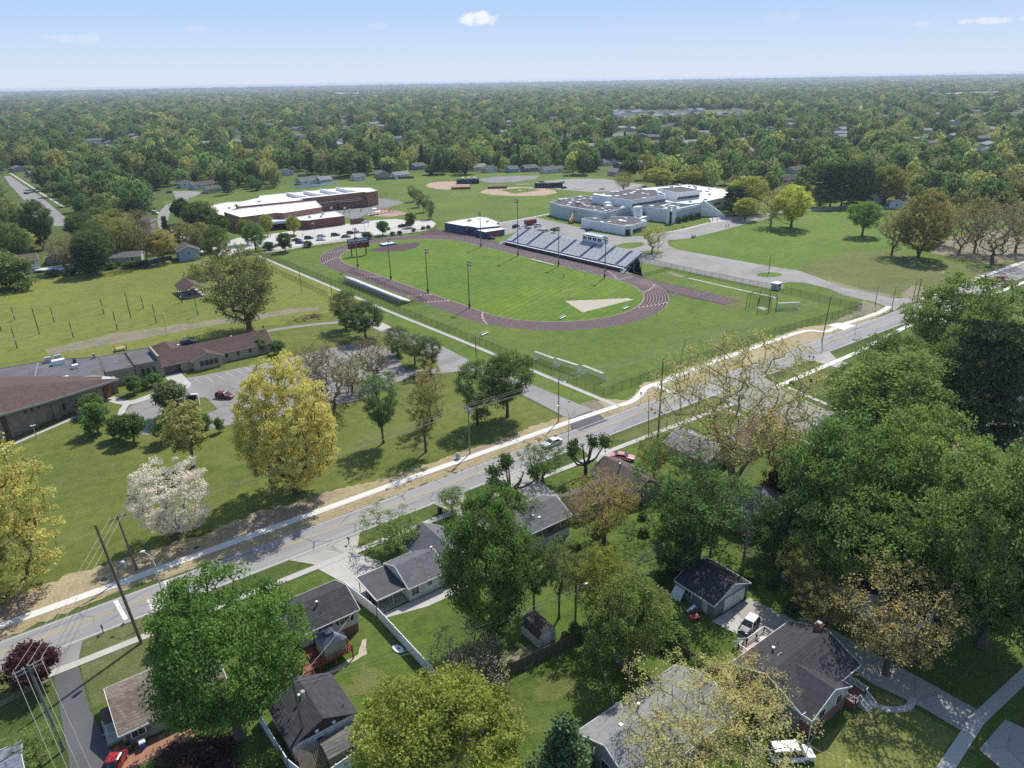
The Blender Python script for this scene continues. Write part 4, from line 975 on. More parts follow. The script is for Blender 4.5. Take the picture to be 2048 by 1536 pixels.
seg('fascia_band', (303.2, 264.0), (330, 266.7), 5.4, 6.9, PANELW, .5)
seg('fascia_band', (270.4, 279.3), (268.7, 316.5), 6.1, 7.3, PANELS, .45)
for i in range(18):                                                    # two runs of narrow slit windows
    y = 305 - (i if i < 8 else i + 1.4) * .95; a, = R([(269.25 + (316 - y) * .047, y)])
    m = MB(); m.box(a[0] - .1, a[0] + .12, a[1] - .22, a[1] + .22, 3.3, 5.2); m.build('window', DARKW, ws)
for i in range(5):
    y = 269.8 + i * .04; x = 346 + i * 1.5; a, = R([(x, 269.1 + (x - 346) * .13)]); MB().box(a[0] - .4, a[0] + .4, a[1] - .35, a[1] + .1, 4.2, 5.4).build('window', DARKW, ws)
def tower(pt, wd, dp, h, rot, fill):
    a, = R([pt]); c, s = math.cos(rot), math.sin(rot); m = MB()
    f = lambda x, y, z: (a[0] + c * x - s * y, a[1] + s * x + c * y, z)
    for x in (-wd / 2, wd / 2): m.bar(f(x, 0, 0), f(x, 0, h), dp, .6)
    m.bar(f(-wd / 2, 0, h), f(wd / 2, 0, h), dp, .7); m.bar(f(-wd / 2, 0, h * .72), f(wd / 2, 0, h * .72), dp, .5); m.build('portal_frame', PANELW, ws)
    m = MB(); m.bar(f(0, .3, .0), f(0, .3, h * .7), wd - .6, .3); m.build('glazing', fill, ws)
tower((292.0, 277.6), 4.2, 3.2, 8.0, .15, DARKW); tower((302.0, 262.6), 2.8, 2.6, 9.2, -.55, DARKW); tower((262.6, 255.6), 3.4, 1.2, 4.6, -.55, DARKW)
m = MB(); m.prism(R([(279.8, 280.6), (290, 283.7), (298.6, 283.4), (298.8, 278.5), (286, 277)]), 0, 4.4); m.build('link_wall', DARKW, ws)
m = MB(); m.prism(R([(284, 272.5), (301, 276.5), (300.2, 281), (287, 276.8)]), 0, 2.6); m.build('terrace_wall', PANELW, ws)
bt = R([(331.4, 266.4), (338.6, 255.8)]); m = MB()
m.add([(bt[0][0], bt[0][1], 0), (bt[1][0], bt[1][1], 0), (bt[1][0], bt[1][1], 1.0), (bt[0][0], bt[0][1], 9.0), (bt[0][0] + .8, bt[0][1] + .5, 0), (bt[1][0] + .8, bt[1][1] + .5, 0), (bt[1][0] + .8, bt[1][1] + .5, 1.0), (bt[0][0] + .8, bt[0][1] + .5, 9.0)],
      [(0, 1, 2, 3), (7, 6, 5, 4), (3, 2, 6, 7), (0, 3, 7, 4), (1, 5, 6, 2)]); m.build('buttress', PANELW, ws)
rg_ = random.Random(4)
def units(poly, z, n, mat, smin, smax, hmax, name):
    xs = [p[0] for p in poly]; ys = [p[1] for p in poly]; k = 0
    while k < n:
        x, y = rg_.uniform(min(xs), max(xs)), rg_.uniform(min(ys), max(ys)); ins = False
        for i in range(len(poly)):
            x0, y0 = poly[i]; x1, y1 = poly[(i + 1) % len(poly)]
            if (y0 > y) != (y1 > y) and x < (x1 - x0) * (y - y0) / (y1 - y0) + x0: ins = not ins
        if not ins: continue
        k += 1; a, = R([(x, y)]); sx, sy, h = rg_.uniform(smin, smax), rg_.uniform(smin, smax), rg_.uniform(.35, hmax)
        MB().box(a[0] - sx / 2, a[0] + sx / 2, a[1] - sy / 2, a[1] + sy / 2, z, z + h).build(name, mat, ws)
units(w1, 7.0, 34, ROOFW, .8, 2.6, 1.2, 'roof_unit'); units(w2, 4.2, 9, WHITE, 1, 2.4, .6, 'skylight'); units(w3, 10.6, 17, WHITE, 1.2, 3.0, .6, 'skylight'); units(w5, 6.6, 14, WHITE, .8, 2.8, .5, 'skylight'); units(w6, 7.2, 14, GALV, .8, 2.0, 1.4, 'roof_unit')
m = MB(); m.prism(R([(288, 297), (291, 296), (290.5, 310), (287.5, 309)]), 7, 12); m.prism(R([(283, 292), (286, 291.8), (286, 295), (283, 295)]), 7, 9.6); m.prism(R([(280, 288), (283, 288), (283, 291), (280, 291)]), 7, 8.8); m.build('plant_room', PANELW, ws)
m = MB(); m.prism(R([(306, 268), (316, 269), (315, 273), (305, 272)]), 6.6, 6.7); m.build('white_patch', ROOFW, ws)
# --- blue field house
O = (212, 312); fh = thing('field_house', 'blue walled field house with pale flat roof beside the running track', 'field house', O)
BLUEW = M('blue_wall', (.045, .085, .15), .6, .12, .5); REDD = M('red_door', (.3, .05, .035), .55, .1, 1)
block(fh, R([(200.3, 327.6), (202.6, 312), (204.2, 311.5), (205.3, 303.2), (216.5, 300.5), (219.5, 308), (222, 309), (225.5, 325), (224, 330), (212, 329)]), 3.9, BLUEW, M('cream_roof', (.66, .63, .56), .85, .06, .2, dirt=.15), par=.2)
m = MB(); m.prism(R([(204.2, 302.8), (204.6, 296.4), (216.2, 296.2), (216.4, 300.2)]), 0, 3.0); m.build('shed_wall', BLUEW, fh)
m = MB(); m.prism(R([(203.9, 302.9), (204.3, 296.0), (216.6, 295.9), (216.8, 300.3)]), 3.0, 3.2); m.build('shed_roof', ROOFW, fh)
m = MB(); m.box(208.0 - O[0], 213 - O[0], 296.1 - O[1], 296.3 - O[1], 0, 2.6); m.build('roller_door', REDD, fh)
m = MB(); m.box(202.4 - O[0], 204.0 - O[0], 309.5 - O[1], 311.6 - O[1], 0, 2.7); m.build('porch', M('dark_porch', (.05, .03, .035), .8), fh)
for x, y, s in ((212, 322, 1.6), (218, 314, 1.2), (219, 324, .7)): MB().box(x - O[0], x - O[0] + s, y - O[1], y - O[1] + s, 3.9, 3.9 + s * .7).build('roof_unit', GALV, fh)
# --- grandstand and press box
gs = thing('grandstand', 'large aluminium grandstand with blue decking facing the football field', 'grandstand', (203.2, 278.0), 0)
ax = Vector((207.7 - 203.0, 203.4 - 278.0, 0)); GLn = ax.length; ax.normalize(); bx_ = Vector((-ax.y, ax.x, 0))   # along, and back from the field
f = lambda s, d, z: ax * s + bx_ * d + Vector((0, 0, z))
BLUED = M('blue_deck', (.10, .15, .31), .6, .12, .8); ALU = M('aluminium', (.76, .77, .78), .5, .06, 1.5); SHDE = M('under_stand_shade', (.05, .055, .065), .8)
NR, RD, RZ, Z0 = 17, .64, .275, 1.4
dk = MB()
for i in range(NR): dk.bar(f(0, i * RD + RD / 2, Z0 + i * RZ - .06), f(GLn, i * RD + RD / 2, Z0 + i * RZ - .06), RD, .1); dk.bar(f(0, i * RD + RD, Z0 + i * RZ + RZ / 2 - .06), f(GLn, i * RD + RD, Z0 + i * RZ + RZ / 2 - .06), .04, RZ)
dk.build('deck', BLUED, gs)
ais = [.06, .2, .36, .5, .66, .8, .93]
for i in range(1, NR):
    b = MB(); cuts = [0] + [v for a in ais for v in (a * GLn - .75, a * GLn + .75)] + [GLn]
    for k in range(0, len(cuts), 2): b.bar(f(cuts[k] + .1, i * RD + .22, Z0 + i * RZ + .38), f(cuts[k + 1] - .1, i * RD + .22, Z0 + i * RZ + .38), .5, .06)
    b.build('bench', ALU, gs)
b = MB(); b.bar(f(0, -.1, Z0 - .75), f(GLn, -.1, Z0 - .75), .12, 1.4); b.build('front_wall', SHDE, gs)  # near-black board: painted shade below the raised front row
b = MB(); b.bar(f(0, -.35, Z0 + .02), f(GLn, -.35, Z0 + .02), .7, .16); b.build('front_walk', ALU, gs)
b = MB()
for k in range(34): s = GLn * k / 33; b.tube([f(s, -.6, Z0), f(s, -.6, Z0 + 1.05)], .03, 4)
for z in (.5, 1.05): b.bar(f(0, -.6, Z0 + z), f(GLn, -.6, Z0 + z), .05, .05)
zt = Z0 + NR * RZ
for k in range(34): s = GLn * k / 33; b.tube([f(s, NR * RD, zt - .4), f(s, NR * RD, zt + .9)], .03, 4)
for z in (.4, .9): b.bar(f(0, NR * RD, zt + z), f(GLn, NR * RD, zt + z), .05, .05)
for s in (0, GLn):
    for z in (.5, 1.0): b.bar(f(s, -.6, Z0 + z), f(s, NR * RD, zt + z - .1), .05, .05)
b.build('railing', GALV, gs)
b = MB()
for k in range(13):
    s = GLn * k / 12
    for d in (1.5, 5.5, 9.5, NR * RD - .2): b.bar(f(s, d, 0), f(s, d, Z0 + d / RD * RZ - .2), .2, .2)
    b.bar(f(s, 0, Z0 - .25), f(s, NR * RD, zt - .3), .16, .25); b.bar(f(s, 5.5, .3), f(s, 9.5, Z0 + 9 / RD * RZ - .5), .1, .1)
b.build('support_frame', GALV, gs)
for s0 in (-1.7, GLn + .2):
    b = MB()
    for i in range(7): b.bar(f(s0, -.9 - i * .33, Z0 - .1 - i * .22), f(s0 + 1.5, -.9 - i * .33, Z0 - .1 - i * .22), .34, .06)
    for q in (s0, s0 + 1.5): b.bar(f(q, -.7, Z0 + .9), f(q, -3.1, .9), .05, .05); b.bar(f(q, -.7, Z0), f(q, -3.1, 0), .05, .2)
    b.build('end_stair', ALU, gs)
pb = thing('press_box', 'white press box with dark windows on top of the grandstand', 'press box', (0, 0, 0)); q0 = Vector((203.2, 278.0, 0))
pb.location = q0 + f(GLn * .62, NR * RD + .1, zt - .9); pb.rotation_euler.z = math.atan2(ax.y, ax.x)
PB = 12.4
b = MB(); b.box(-PB / 2, PB / 2, 0, 3.2, .9, 3.9); b.build('wall', WHITE, pb)
b = MB(); b.box(-PB / 2 - .2, PB / 2 + .2, -.3, 3.4, 3.9, 4.05); b.build('roof', M('press_roof', (.42, .45, .44), .8), pb)
b = MB()
for x in (-PB / 2 + .3, 0, PB / 2 - .3):
    for y in (.3, 3): b.box(x - .12, x + .12, y - .12, y + .12, -7.2, .9)
b.build('stilts', GALV, pb)
for i in range(8):
    x = -PB / 2 + 1.0 + i * 1.15 + (i // 2) * .62; b = MB(); b.box(x - .48, x + .48, -.05, .02, 1.9, 3.1); b.build('window', DARKW, pb)
b = MB(); b.box(PB / 2 - .02, PB / 2 + .05, 1.1, 2, .95, 3); b.build('door', PANELS, pb)
b = MB()
for i in range(12): b.box(-PB / 2 + 3 + i * .42, -PB / 2 + 3.28 + i * .42, -.345, -.31, 3.55, 3.85)
b.build('sign_letters', BLACK, pb)
# --- small visitors' bleacher
vb = thing('bleacher', 'narrow silver bleacher on the near side of the running track', 'bleacher', (113.0, 263.2), math.atan2(-42.6, 1.6))
VL = 43.0; b = MB()
for i in range(5): b.box(0, VL, .9 + (4 - i) * .78 - .3 + .4, .9 + (4 - i) * .78 + .4 + .0, .9 + i * .3, .95 + i * .3); b.box(0, VL, .9 + (4 - i) * .78 + .12, .9 + (4 - i) * .78 + .62, .5 + i * .3, .54 + i * .3)
b.build('bench', ALU, vb)
b = MB()
for k in range(24):
    x = VL * k / 23
    b.box(x - .03, x + .03, .42, .48, 0, 3.1); b.bar((x, .45, 2.1), (x, 5.2, .3), .06, .1); b.box(x - .03, x + .03, 3.2, 3.26, 0, 1.4); b.bar((x, .45, .1), (x, 3.2, 1.3), .05, .05)
for z in (2.2, 2.65, 3.1): b.box(0, VL, .42, .48, z - .03, z + .03)
b.build('support_frame', GALV, vb)
MB().add([(0, .4, .1), (VL, .4, .1), (VL, .4, 2.15), (0, .4, 2.15)], [(0, 1, 2, 3)]).build('back_mesh', meshmat('bleacher_mesh', (.46, .47, .5), .3), vb)
# --- church: stone sanctuary, flat hall, brown gabled wing
STONE = bricky('church_stone', (.33, .28, .205), (.22, .19, .15), 1.1, .34, .35, offs=.37, mort=.03)
CREAMB = bricky('cream_brick', (.46, .40, .29), (.4, .34, .25), .5, .2, .1)
def shingle(name, col, row=.32, sx=.9, var=.22):
    if name in MATS: return MATS[name]
    m, t, p, o = newmat(name); N = NT(t); oc = N.n('ShaderNodeTexCoord').outputs['Object']; geo_ = N.n('ShaderNodeNewGeometry').outputs['Normal']
    sep = N.n('ShaderNodeSeparateXYZ'); t.links.new(oc, sep.inputs[0]); cmb = N.n('ShaderNodeCombineXYZ')
    t.links.new(N.math('ADD', sep.outputs[0], sep.outputs[1]), cmb.inputs[0]); t.links.new(N.math('MULTIPLY', sep.outputs[2], 2.2), cmb.inputs[1])
    br = N.n('ShaderNodeTexBrick', Scale=1.0, Mortar=sc3(col, .55) + (1,)); br.inputs['Color1'].default_value = sc3(col, 1 - var) + (1,); br.inputs['Color2'].default_value = sc3(col, 1 + var) + (1,)
    br.inputs['Brick Width'].default_value = sx; br.inputs['Row Height'].default_value = row; br.inputs['Mortar Size'].default_value = .035
    t.links.new(cmb.outputs[0], br.inputs['Vector'])
    c = N.mix(N.ramp(N.noise(oc, .25, 5, .65), .35, .7, 0, .3), br.outputs[0], sc3(col, 1.5)); c = N.mix(N.ramp(N.noise(oc, 7, 2), .3, .7, .4, 0), c, sc3(col, .6))
    c = N.mix(N.ramp(N.noise(N.mapv(cmb.outputs[0], (1.3, .12, 1)), .8, 5, .7), .5, .72, 0, .4), c, sc3(col, .55)); c = N.mix(N.ramp(N.noise(N.mapv(cmb.outputs[0], (.9, .15, 1), 3), .7, 4, .7), .55, .75, 0, .3), c, sc3(col, 1.7))
    t.links.new(c, p.inputs['Base Color']); p.inputs['Roughness'].default_value = .95; p.inputs['Specular IOR Level'].default_value = .2
    MATS[name] = m; return m
SH_BROWN = shingle('brown_shingle', (.12, .08, .068))
ch = thing('church_building', 'stone church with a broad brown hipped sanctuary roof at the left edge', 'church', (0, 200))
O = (0, 200)
lg = lambda px, py, z: Vector(G(px, py, z)) - Vector((0, 200, 0))
ee = [lg(-160, 876, 8.4), lg(0, 829, 7.3), lg(107, 798, 6.1), lg(237, 757, 4.6)]; rr_ = [lg(-160, 778, 10.6), lg(0, 774, 10.0), lg(110, 765, 8.0)]; ff = [lg(-160, 757, 6), lg(0, 755, 6), lg(30, 752, 6), lg(205, 753, 4.6)]
bb = [lg(-160, 955, 0), lg(5, 884, 0), lg(113, 836, 0), lg(175, 815, 0), lg(214, 797, 0), lg(232, 785, 0)]; bz = [8.2, 7.1, 5.9, 5.2, 4.6, 4.4]
m = MB(); up_ = [Vector((p.x, p.y, z)) for p, z in zip(bb, bz)]
for k in range(5): m.add([bb[k], bb[k + 1], up_[k + 1], up_[k]], [(0, 1, 2, 3)])
m.prism([(p.x, p.y + .3) for p in bb] + [(17, 2), (-2, 9), (-40, 12)], 0, 4.3); m.build('wall', STONE, ch)
m = MB(); vs = ee + rr_ + ff; m.add(vs, [(0, 1, 5, 4), (1, 2, 6, 5), (2, 3, 6), (3, 10, 6), (10, 9, 6), (9, 8, 5, 6), (8, 7, 4, 5)]); m.build('roof', SH_BROWN, ch)
m = MB()
for a, b_ in zip(ee[:-1], ee[1:]): m.bar(a - Vector((0, 0, .25)), b_ - Vector((0, 0, .25)), .3, .45)
m.bar(ee[3] - Vector((0, 0, .25)), ff[3] - Vector((0, 0, .25)), .3, .45); m.build('fascia', M('eave_trim', (.33, .32, .29), .7), ch)
t3 = ee[3].lerp(rr_[2], .28); m = MB(); m.add([ee[3] + Vector((0, 0, .05)), ff[3] + Vector((0, 0, .05)), t3 + Vector((0, 0, .08))], [(0, 1, 2)]); m.build('copper_corner', M('pale_flashing', (.42, .47, .46), .5), ch)
def onwall(name, k, t, wd, z0, z1, mat, th=.3):
    a, b_ = bb[k], bb[k + 1]; dd_ = (b_ - a).normalized(); c = a.lerp(b_, t); m = MB(); m.bar((c.x - dd_.x * wd / 2, c.y - dd_.y * wd / 2, (z0 + z1) / 2), (c.x + dd_.x * wd / 2, c.y + dd_.y * wd / 2, (z0 + z1) / 2), th, z1 - z0); m.build(name, mat, ch)
BT = M('brown_timber', (.11, .07, .05), .8, .3, 2)
onwall('timber_panel', 1, .1, 1.7, 0, 6.6, BT); onwall('timber_panel', 0, .55, 2, 0, 7, BT); onwall('entrance_door', 4, .3, 3.4, 0, 3.2, M('wood_door', (.14, .055, .03), .6, .3, 2), .5)
for k, t in ((1, .5), (1, .62), (1, .74)): onwall('window', k, t, .35, 4.0, 5.4, DARKW)
for k, t in ((2, .3), (2, .75), (3, .55)): onwall('window', k, t, .6, 1.4, 2.9, DARKW)
for k, t, z in ((1, .02, 6.8), (2, .04, 5.6), (5, 0, 4.2)):
    p = bb[k].lerp(bb[min(k + 1, 5)], t); MB().box(p.x - .6, p.x + .6, p.y - .7, p.y + .6, 0, z).build('pier', STONE, ch)
O = (8, 212); hl = thing('church_hall', 'flat roofed grey stone hall between the sanctuary and the brown gabled wing', 'church hall', O)
block(hl, R([(-36, 228), (-36, 206), (-8, 205.6), (18.6, 199.3), (19.2, 203.2), (20.6, 217.6), (10, 223.4)]), 3.9, STONE, ROOFG, par=.12, capm=ROOFG)
block(hl, R([(19.4, 203), (26.2, 202.4), (26.5, 216.4), (20.7, 217.4)]), 4.1, STONE, ROOFG, par=.1, capm=ROOFG)
block(hl, R([(26.4, 202.6), (32.2, 201.8), (32.2, 215), (26.6, 216.2)]), 4.5, STONE, ROOFG, par=.1, capm=ROOFG)
for x in (28.0, 29.4, 30.8): a, = R([(x, 202.1)]); MB().box(a[0] - .3, a[0] + .3, a[1] - .25, a[1] + .1, 1.2, 3.2).build('window', DARKW, hl)
for x in (13.5, 16): a, = R([(x, 200.3)]); MB().box(a[0] - .3, a[0] + .3, a[1] - .5, a[1] + .1, 1.4, 2.4).build('window', DARKW, hl)
for x, y, sx, sy, h, mt in ((9.3, 217.6, 3, 1.5, 1.3, ROOFW), (8, 221.5, 1.6, 1.2, 1.4, GALV), (10.3, 221.8, 1.6, 1.2, 1.4, GALV), (13.2, 211.5, 1.4, 1.2, 1.0, ROOFW), (14, 216.6, .7, .7, 1, BLACK), (10.2, 205.6, 1.3, .8, .4, ROOFW), (18.8, 217.2, .7, .6, 1.3, GALV), (22.6, 209, .8, .6, .4, GALV), (25.2, 204, .4, .4, .5, GALV), (-6.4, 222.8, .9, .8, 1.2, BLACK), (30.6, 203, .4, .4, .5, GALV), (28.6, 210, 1.2, .8, .3, GALV)):
    a, = R([(x, y)]); MB().box(a[0], a[0] + sx, a[1], a[1] + sy, 3.9, 3.9 + h).build('roof_unit', mt, hl)
m = MB()
for x in (-6, 3.5): a = R([(x, 205), (x + 3, 223.5)]); m.bar((a[0][0], a[0][1], 3.93), (a[1][0], a[1][1], 3.93), .35, .08)
m.build('roof_seam', M('roof_seam', (.2, .2, .205), .9, .3, 1), hl)
# gabled wing: the long roof, a hipped rear part, a front porch gable
O = (47, 206.8); gw = thing('church_wing', 'long cream brick church wing with brown gabled roof and porch', 'church wing', O)
m = MB(); m.prism(R([(32.6, 202.2), (62.8, 202.2), (62.8, 211.2), (32.6, 211.2)]), 0, 2.95)
m.add([(-14.4, -4.6, 2.95), (-14.4, 4.4, 2.95), (-14.4, -.1, 5.4)], [(0, 2, 1)]); m.add([(15.8, -4.6, 2.95), (15.8, 4.4, 2.95), (15.8, -.1, 5.4)], [(0, 1, 2)]); m.build('wall', CREAMB, gw)
def gable_roof(parent, x0, x1, y0, y1, ez, rz_, mat, along='x', th=.14, ov=.5, name='roof', trim=WHITE, tname='fascia'):
    """two slopes with thickness, overhang ov, and light boards along eaves and rakes"""
    m = MB(); t = MB()
    if along == 'x': xa, xb, ya, yb = x0 - ov * .7, x1 + ov * .7, y0 - ov, y1 + ov
    else: xa, xb, ya, yb = x0 - ov, x1 + ov, y0 - ov * .7, y1 + ov * .7
    half = ((yb - ya) if along == 'x' else (xb - xa)) / 2; hi = ((y1 - y0) if along == 'x' else (x1 - x0)) / 2
    sl = (rz_ - ez) / hi; e = rz_ - sl * half
    def pt(u, v, z): return (u, v, z) if along == 'x' else (v, u, z)
    ua, ub = (xa, xb) if along == 'x' else (ya, yb); va, vb = (ya, yb) if along == 'x' else (xa, xb); vm = (va + vb) / 2
    for v0, s_ in ((va, 1), (vb, -1)):
        q = [pt(ua, v0, e), pt(ub, v0, e), pt(ub, vm, rz_), pt(ua, vm, rz_)]
        q2 = [(a, b, c + th) for a, b, c in q]
        fl = s_ if along == 'x' else -s_
        m.add(q + q2, [(0, 1, 2, 3), (4, 7, 6, 5), (0, 4, 5, 1), (1, 5, 6, 2), (3, 2, 6, 7), (0, 3, 7, 4)] if fl < 0 else [(3, 2, 1, 0), (5, 6, 7, 4), (1, 5, 4, 0), (2, 6, 5, 1), (7, 6, 2, 3), (4, 7, 3, 0)])
        if trim:
            t.bar(pt(ua, v0 - .03 * s_, e + .02), pt(ub, v0 - .03 * s_, e + .02), .07, .2)
            for u in (ua - .03, ub + .03): t.bar(pt(u, v0, e + .03), pt(u, vm, rz_ + .03), .06, .2)
    r = m.build(name, mat, parent)
    if trim: t.build(tname, trim, parent)
    return r
gable_roof(gw, -14.4, 15.8, -4.6, 4.4, 2.95, 5.5, SH_BROWN, trim=MATS['eave_trim'])
m = MB(); m.prism([(-13.6, 4.42), (-6.5, 4.42), (-6.5, 12.6), (-13.6, 12.6)], 0, 2.9); m.build('wall', CREAMB, gw)
m = MB(); vs = [(-14.8, 0, 2.9), (-5.5, 0, 2.9), (-5.5, 13.2, 2.9), (-14.8, 13.2, 2.9), (-10.1, 0, 5.3), (-10.1, 8.5, 5.3)]
m.add(vs, [(0, 4, 5, 3), (1, 2, 5, 4), (2, 3, 5)]); m.build('roof', SH_BROWN, gw)
m = MB(); m.prism([(-6.6, -4.62), (1.0, -4.62), (1.0, -6.6), (-6.6, -6.6)], 0, 2.9); m.add([(-6.6, -6.6, 2.9), (1.0, -6.6, 2.9), (-2.8, -6.6, 4.5)], [(0, 1, 2)]); m.build('porch_wall', CREAMB, gw)
gable_roof(gw, -6.6, 1.0, -6.6, -1.4, 2.9, 4.6, SH_BROWN, along='y', trim=MATS['eave_trim'], name='porch_roof')
for i in range(4): MB().box(-5.0 + i * 1.25, -3.95 + i * 1.25, -6.68, -6.58, 1.0, 2.5).build('window', GLASS, gw)
for x in (2.4, 5.6, 9.0, 12.2): MB().box(x, x + .7, -4.68, -4.58, 1.2, 2.6).build('window', DARKW, gw)
m = MB(); m.box(-13.8, -9.6, -4.72, -4.58, 0, 2.7); m.build('entrance_glazing', DARKW, gw)
m = MB(); m.box(-14.9, -14.42, -5, 4.6, 0, 5.9); m.build('end_wall', STONE, gw)
for x, y in ((-8, 2.6), (6, .4)): MB().box(x, x + .5, y, y + .7, 4.9, 5.4).build('roof_vent', WHITE, gw)
dish = MB(); dish.tube([(15.4, -.1, 5.6), (15.4, -.1, 6.3)], .04, 5); dish.ball((15.4, -.1, 6.5), .35, .15, .35); dish.build('satellite_dish', BLACK, gw)
# picnic pavilion on the meadow
p = G(375, 583); pv_ = thing('picnic_pavilion', 'open picnic pavilion with brown gabled roof on the meadow', 'pavilion', (61.5, 285))
gable_roof(pv_, -3.6, 3.6, -6.4, 6.4, 2.7, 4.7, SH_BROWN, along='y', trim=M('dark_trim', (.06, .05, .045), .8), ov=.4)
m = MB()
for x in (-3.4, 3.4):
    for y in (-6, -2, 2, 6): m.box(x - .1, x + .1, y - .1, y + .1, 0, 2.7)
m.build('post', MATS['brown_timber'], pv_)
MB().box(-3.6, 3.6, -6.4, 6.4, -.1, .12).build('slab', CONC, pv_)
m = MB()
for y in (-4, 0, 4):
    for x in (-1.6, 1.6): m.box(x - .9, x + .9, y - .4, y + .4, .7, .78); m.box(x - .9, x + .9, y - .8, y - .55, .4, .46); m.box(x - .9, x + .9, y + .55, y + .8, .4, .46); m.box(x - .1, x + .1, y - .3, y + .3, .1, .7)
m.build('bench_tables', M('red_timber', (.22, .07, .05), .7, .2, 2), pv_)
# ------------------------------------------------------------------ houses
SH_GREY = shingle('grey_shingle', (.15, .15, .158), .34, .9, .18); SH_DARK = shingle('charcoal_shingle', (.062, .062, .068), .34, .9, .2)
SH_LIGHT = shingle('light_grey_shingle', (.26, .26, .262), .34, .9, .12); SH_TAN = shingle('tan_shingle', (.20, .16, .132), .34, .55, .4); SH_BR2 = shingle('umber_shingle', (.125, .098, .085), .34, .9, .2)
def siding(name, col): return bricky(name, col, sc3(col, .72), 40, .2, .04, .6, mort=.018)
SID_W = siding('white_siding', (.68, .68, .67)); SID_G = siding('grey_siding', (.22, .225, .24)); SID_T = siding('tan_siding', (.44, .36, .27)); SID_B = siding('blue_siding', (.30, .36, .44)); SID_BR = siding('taupe_siding', (.17, .145, .125))
SID_C = siding('cream_siding', (.55, .5, .4)); SID_D = siding('slate_siding', (.12, .135, .16))
RBRICK = bricky('red_house_brick', (.24, .085, .06), (.28, .2, .16), .5, .16, .2)
def gwall(parent, x0, x1, y0, y1, ez, rz_, along, mat, base=None, bh=.8, name='wall'):
    m = MB(); z0 = 0
    if base: m.box(x0 + .0, x1 - .0, y0 + .0, y1 - .0, 0, bh, 1); z0 = bh; e = .03
    m.box(x0 - (.03 if base else 0), x1 + (.03 if base else 0), y0 - (.03 if base else 0), y1 + (.03 if base else 0), z0, ez, 0)
    if along == 'x':
        ym = (y0 + y1) / 2
        for x, s_ in ((x0, -1), (x1, 1)): m.add([(x, y0, ez), (x, y1, ez), (x, ym, rz_ - .02)], [(0, 1, 2) if s_ > 0 else (0, 2, 1)], 0)
    elif along == 'y':
        xm = (x0 + x1) / 2
        for y, s_ in ((y0, 1), (y1, -1)): m.add([(x0, y, ez), (x1, y, ez), (xm, y, rz_ - .02)], [(0, 1, 2) if s_ > 0 else (0, 2, 1)], 0)
    return m.build(name, [mat, base or mat], parent)
def win(parent, side, u, z, w_, h, box4, shut=None, trim=WHITE, name='window'):
    x0, x1, y0, y1 = box4
    def bx(m, u0, u1, a, b, z0, z1):
        if side == 'S': m.box(u0, u1, y0 - b, y0 - a, z0, z1)
        elif side == 'N': m.box(u0, u1, y1 + a, y1 + b, z0, z1)
        elif side == 'W': m.box(x0 - b, x0 - a, u0, u1, z0, z1)
        else: m.box(x1 + a, x1 + b, u0, u1, z0, z1)
    m = MB(); bx(m, u - w_ / 2 - .09, u + w_ / 2 + .09, -.05, .07, z - .09, z + h + .09); f = m.build(name, trim, parent)
    m = MB(); k = 2 if w_ > 1.1 else 1
    for i in range(k):
        a = u - w_ / 2 + i * w_ / k; b = a + w_ / k - (.05 if k > 1 else 0)
        for zz0, zz1 in ((z, z + h * .48), (z + h * .52, z + h)) if k == 1 else ((z, z + h),): bx(m, a + .02, b, .06, .085, zz0, zz1)
    m.build('pane', GLASS, f)
    if shut:
        for c in (u - w_ / 2 - .34, u + w_ / 2 + .34): m = MB(); bx(m, c - .22, c + .22, -.03, .06, z - .05, z + h + .05); m.build('shutter', shut, parent)
def vents(parent, spots):
    for x, y, z, kind in spots:
        m = MB()
        if kind == 'pipe': m.cyl(x, y, z - .3, z + .55, .06, n=6); m.build('vent_pipe', BLACK, parent)
        elif kind == 'flue': m.cyl(x, y, z - .3, z + .8, .1, n=8); m.cyl(x, y, z + .8, z + .95, .2, n=8, m=1); m.build('flue', [BLACK, LAMPW], parent)
        elif kind == 'hood': m.box(x - .22, x + .22, y - .22, y + .22, z - .25, z + .2); m.build('roof_vent', WHITE, parent)
        elif kind == 'black': m.box(x - .25, x + .25, y - .25, y + .25, z - .3, z + .25); m.build('roof_vent', BLACK, parent)
        elif kind == 'dish': m.tube([(x, y, z - .2), (x, y, z + .6)], .03, 5); m.ball((x, y + .1, z + .8), .42, .1, .42); m.build('satellite_dish', GALV, parent)
        elif kind == 'mast': m.tube([(x, y, z - .2), (x, y, z + 1.9)], .03, 4); m.tube([(x - .5, y, z + 1.5), (x + .5, y, z + 1.5)], .02, 4); m.build('antenna', BLACK, parent)
def H(label, cx, cy, cat='house', name='house', group=None): return thing(name, label, cat, (cx, cy), 0, group)
def slopez(y, y0, y1, ez, rz_): return rz_ - abs(y - (y0 + y1) / 2) * (rz_ - ez) / ((y1 - y0) / 2)
# 1 brown-roofed corner house
h = H('tan house with speckled brown shingle roof under the big maple', 5.6, 82.0)
b4 = (-5.6, 6.4, -4.0, 4.1)
gwall(h, *b4, 2.6, 4.3, 'x', SID_T); gable_roof(h, *b4, 2.6, 4.3, SH_TAN, 'x')
win(h, 'S', -3.9, 1.0, 1.5, 1.2, b4, SID_BR); win(h, 'S', -.4, 1.2, 1.0, .9, b4, SID_BR); win(h, 'S', 3.4, 1.2, 1.3, 1.0, b4, SID_BR)
m = MB(); m.box(-7.0, -5.65, -1.2, 1.6, 2.1, 2.2); m.build('side_awning', MATS['brown_timber'], h)
m = MB()
for y in (-1.1, 1.5): m.box(-6.95, -6.87, y - .04, y + .04, 0, 2.1)
m.build('awning_post', WHITE, h); MB().box(-7.2, -5.65, -2.6, 1.8, 0, .35).build('side_step', CONC, h)
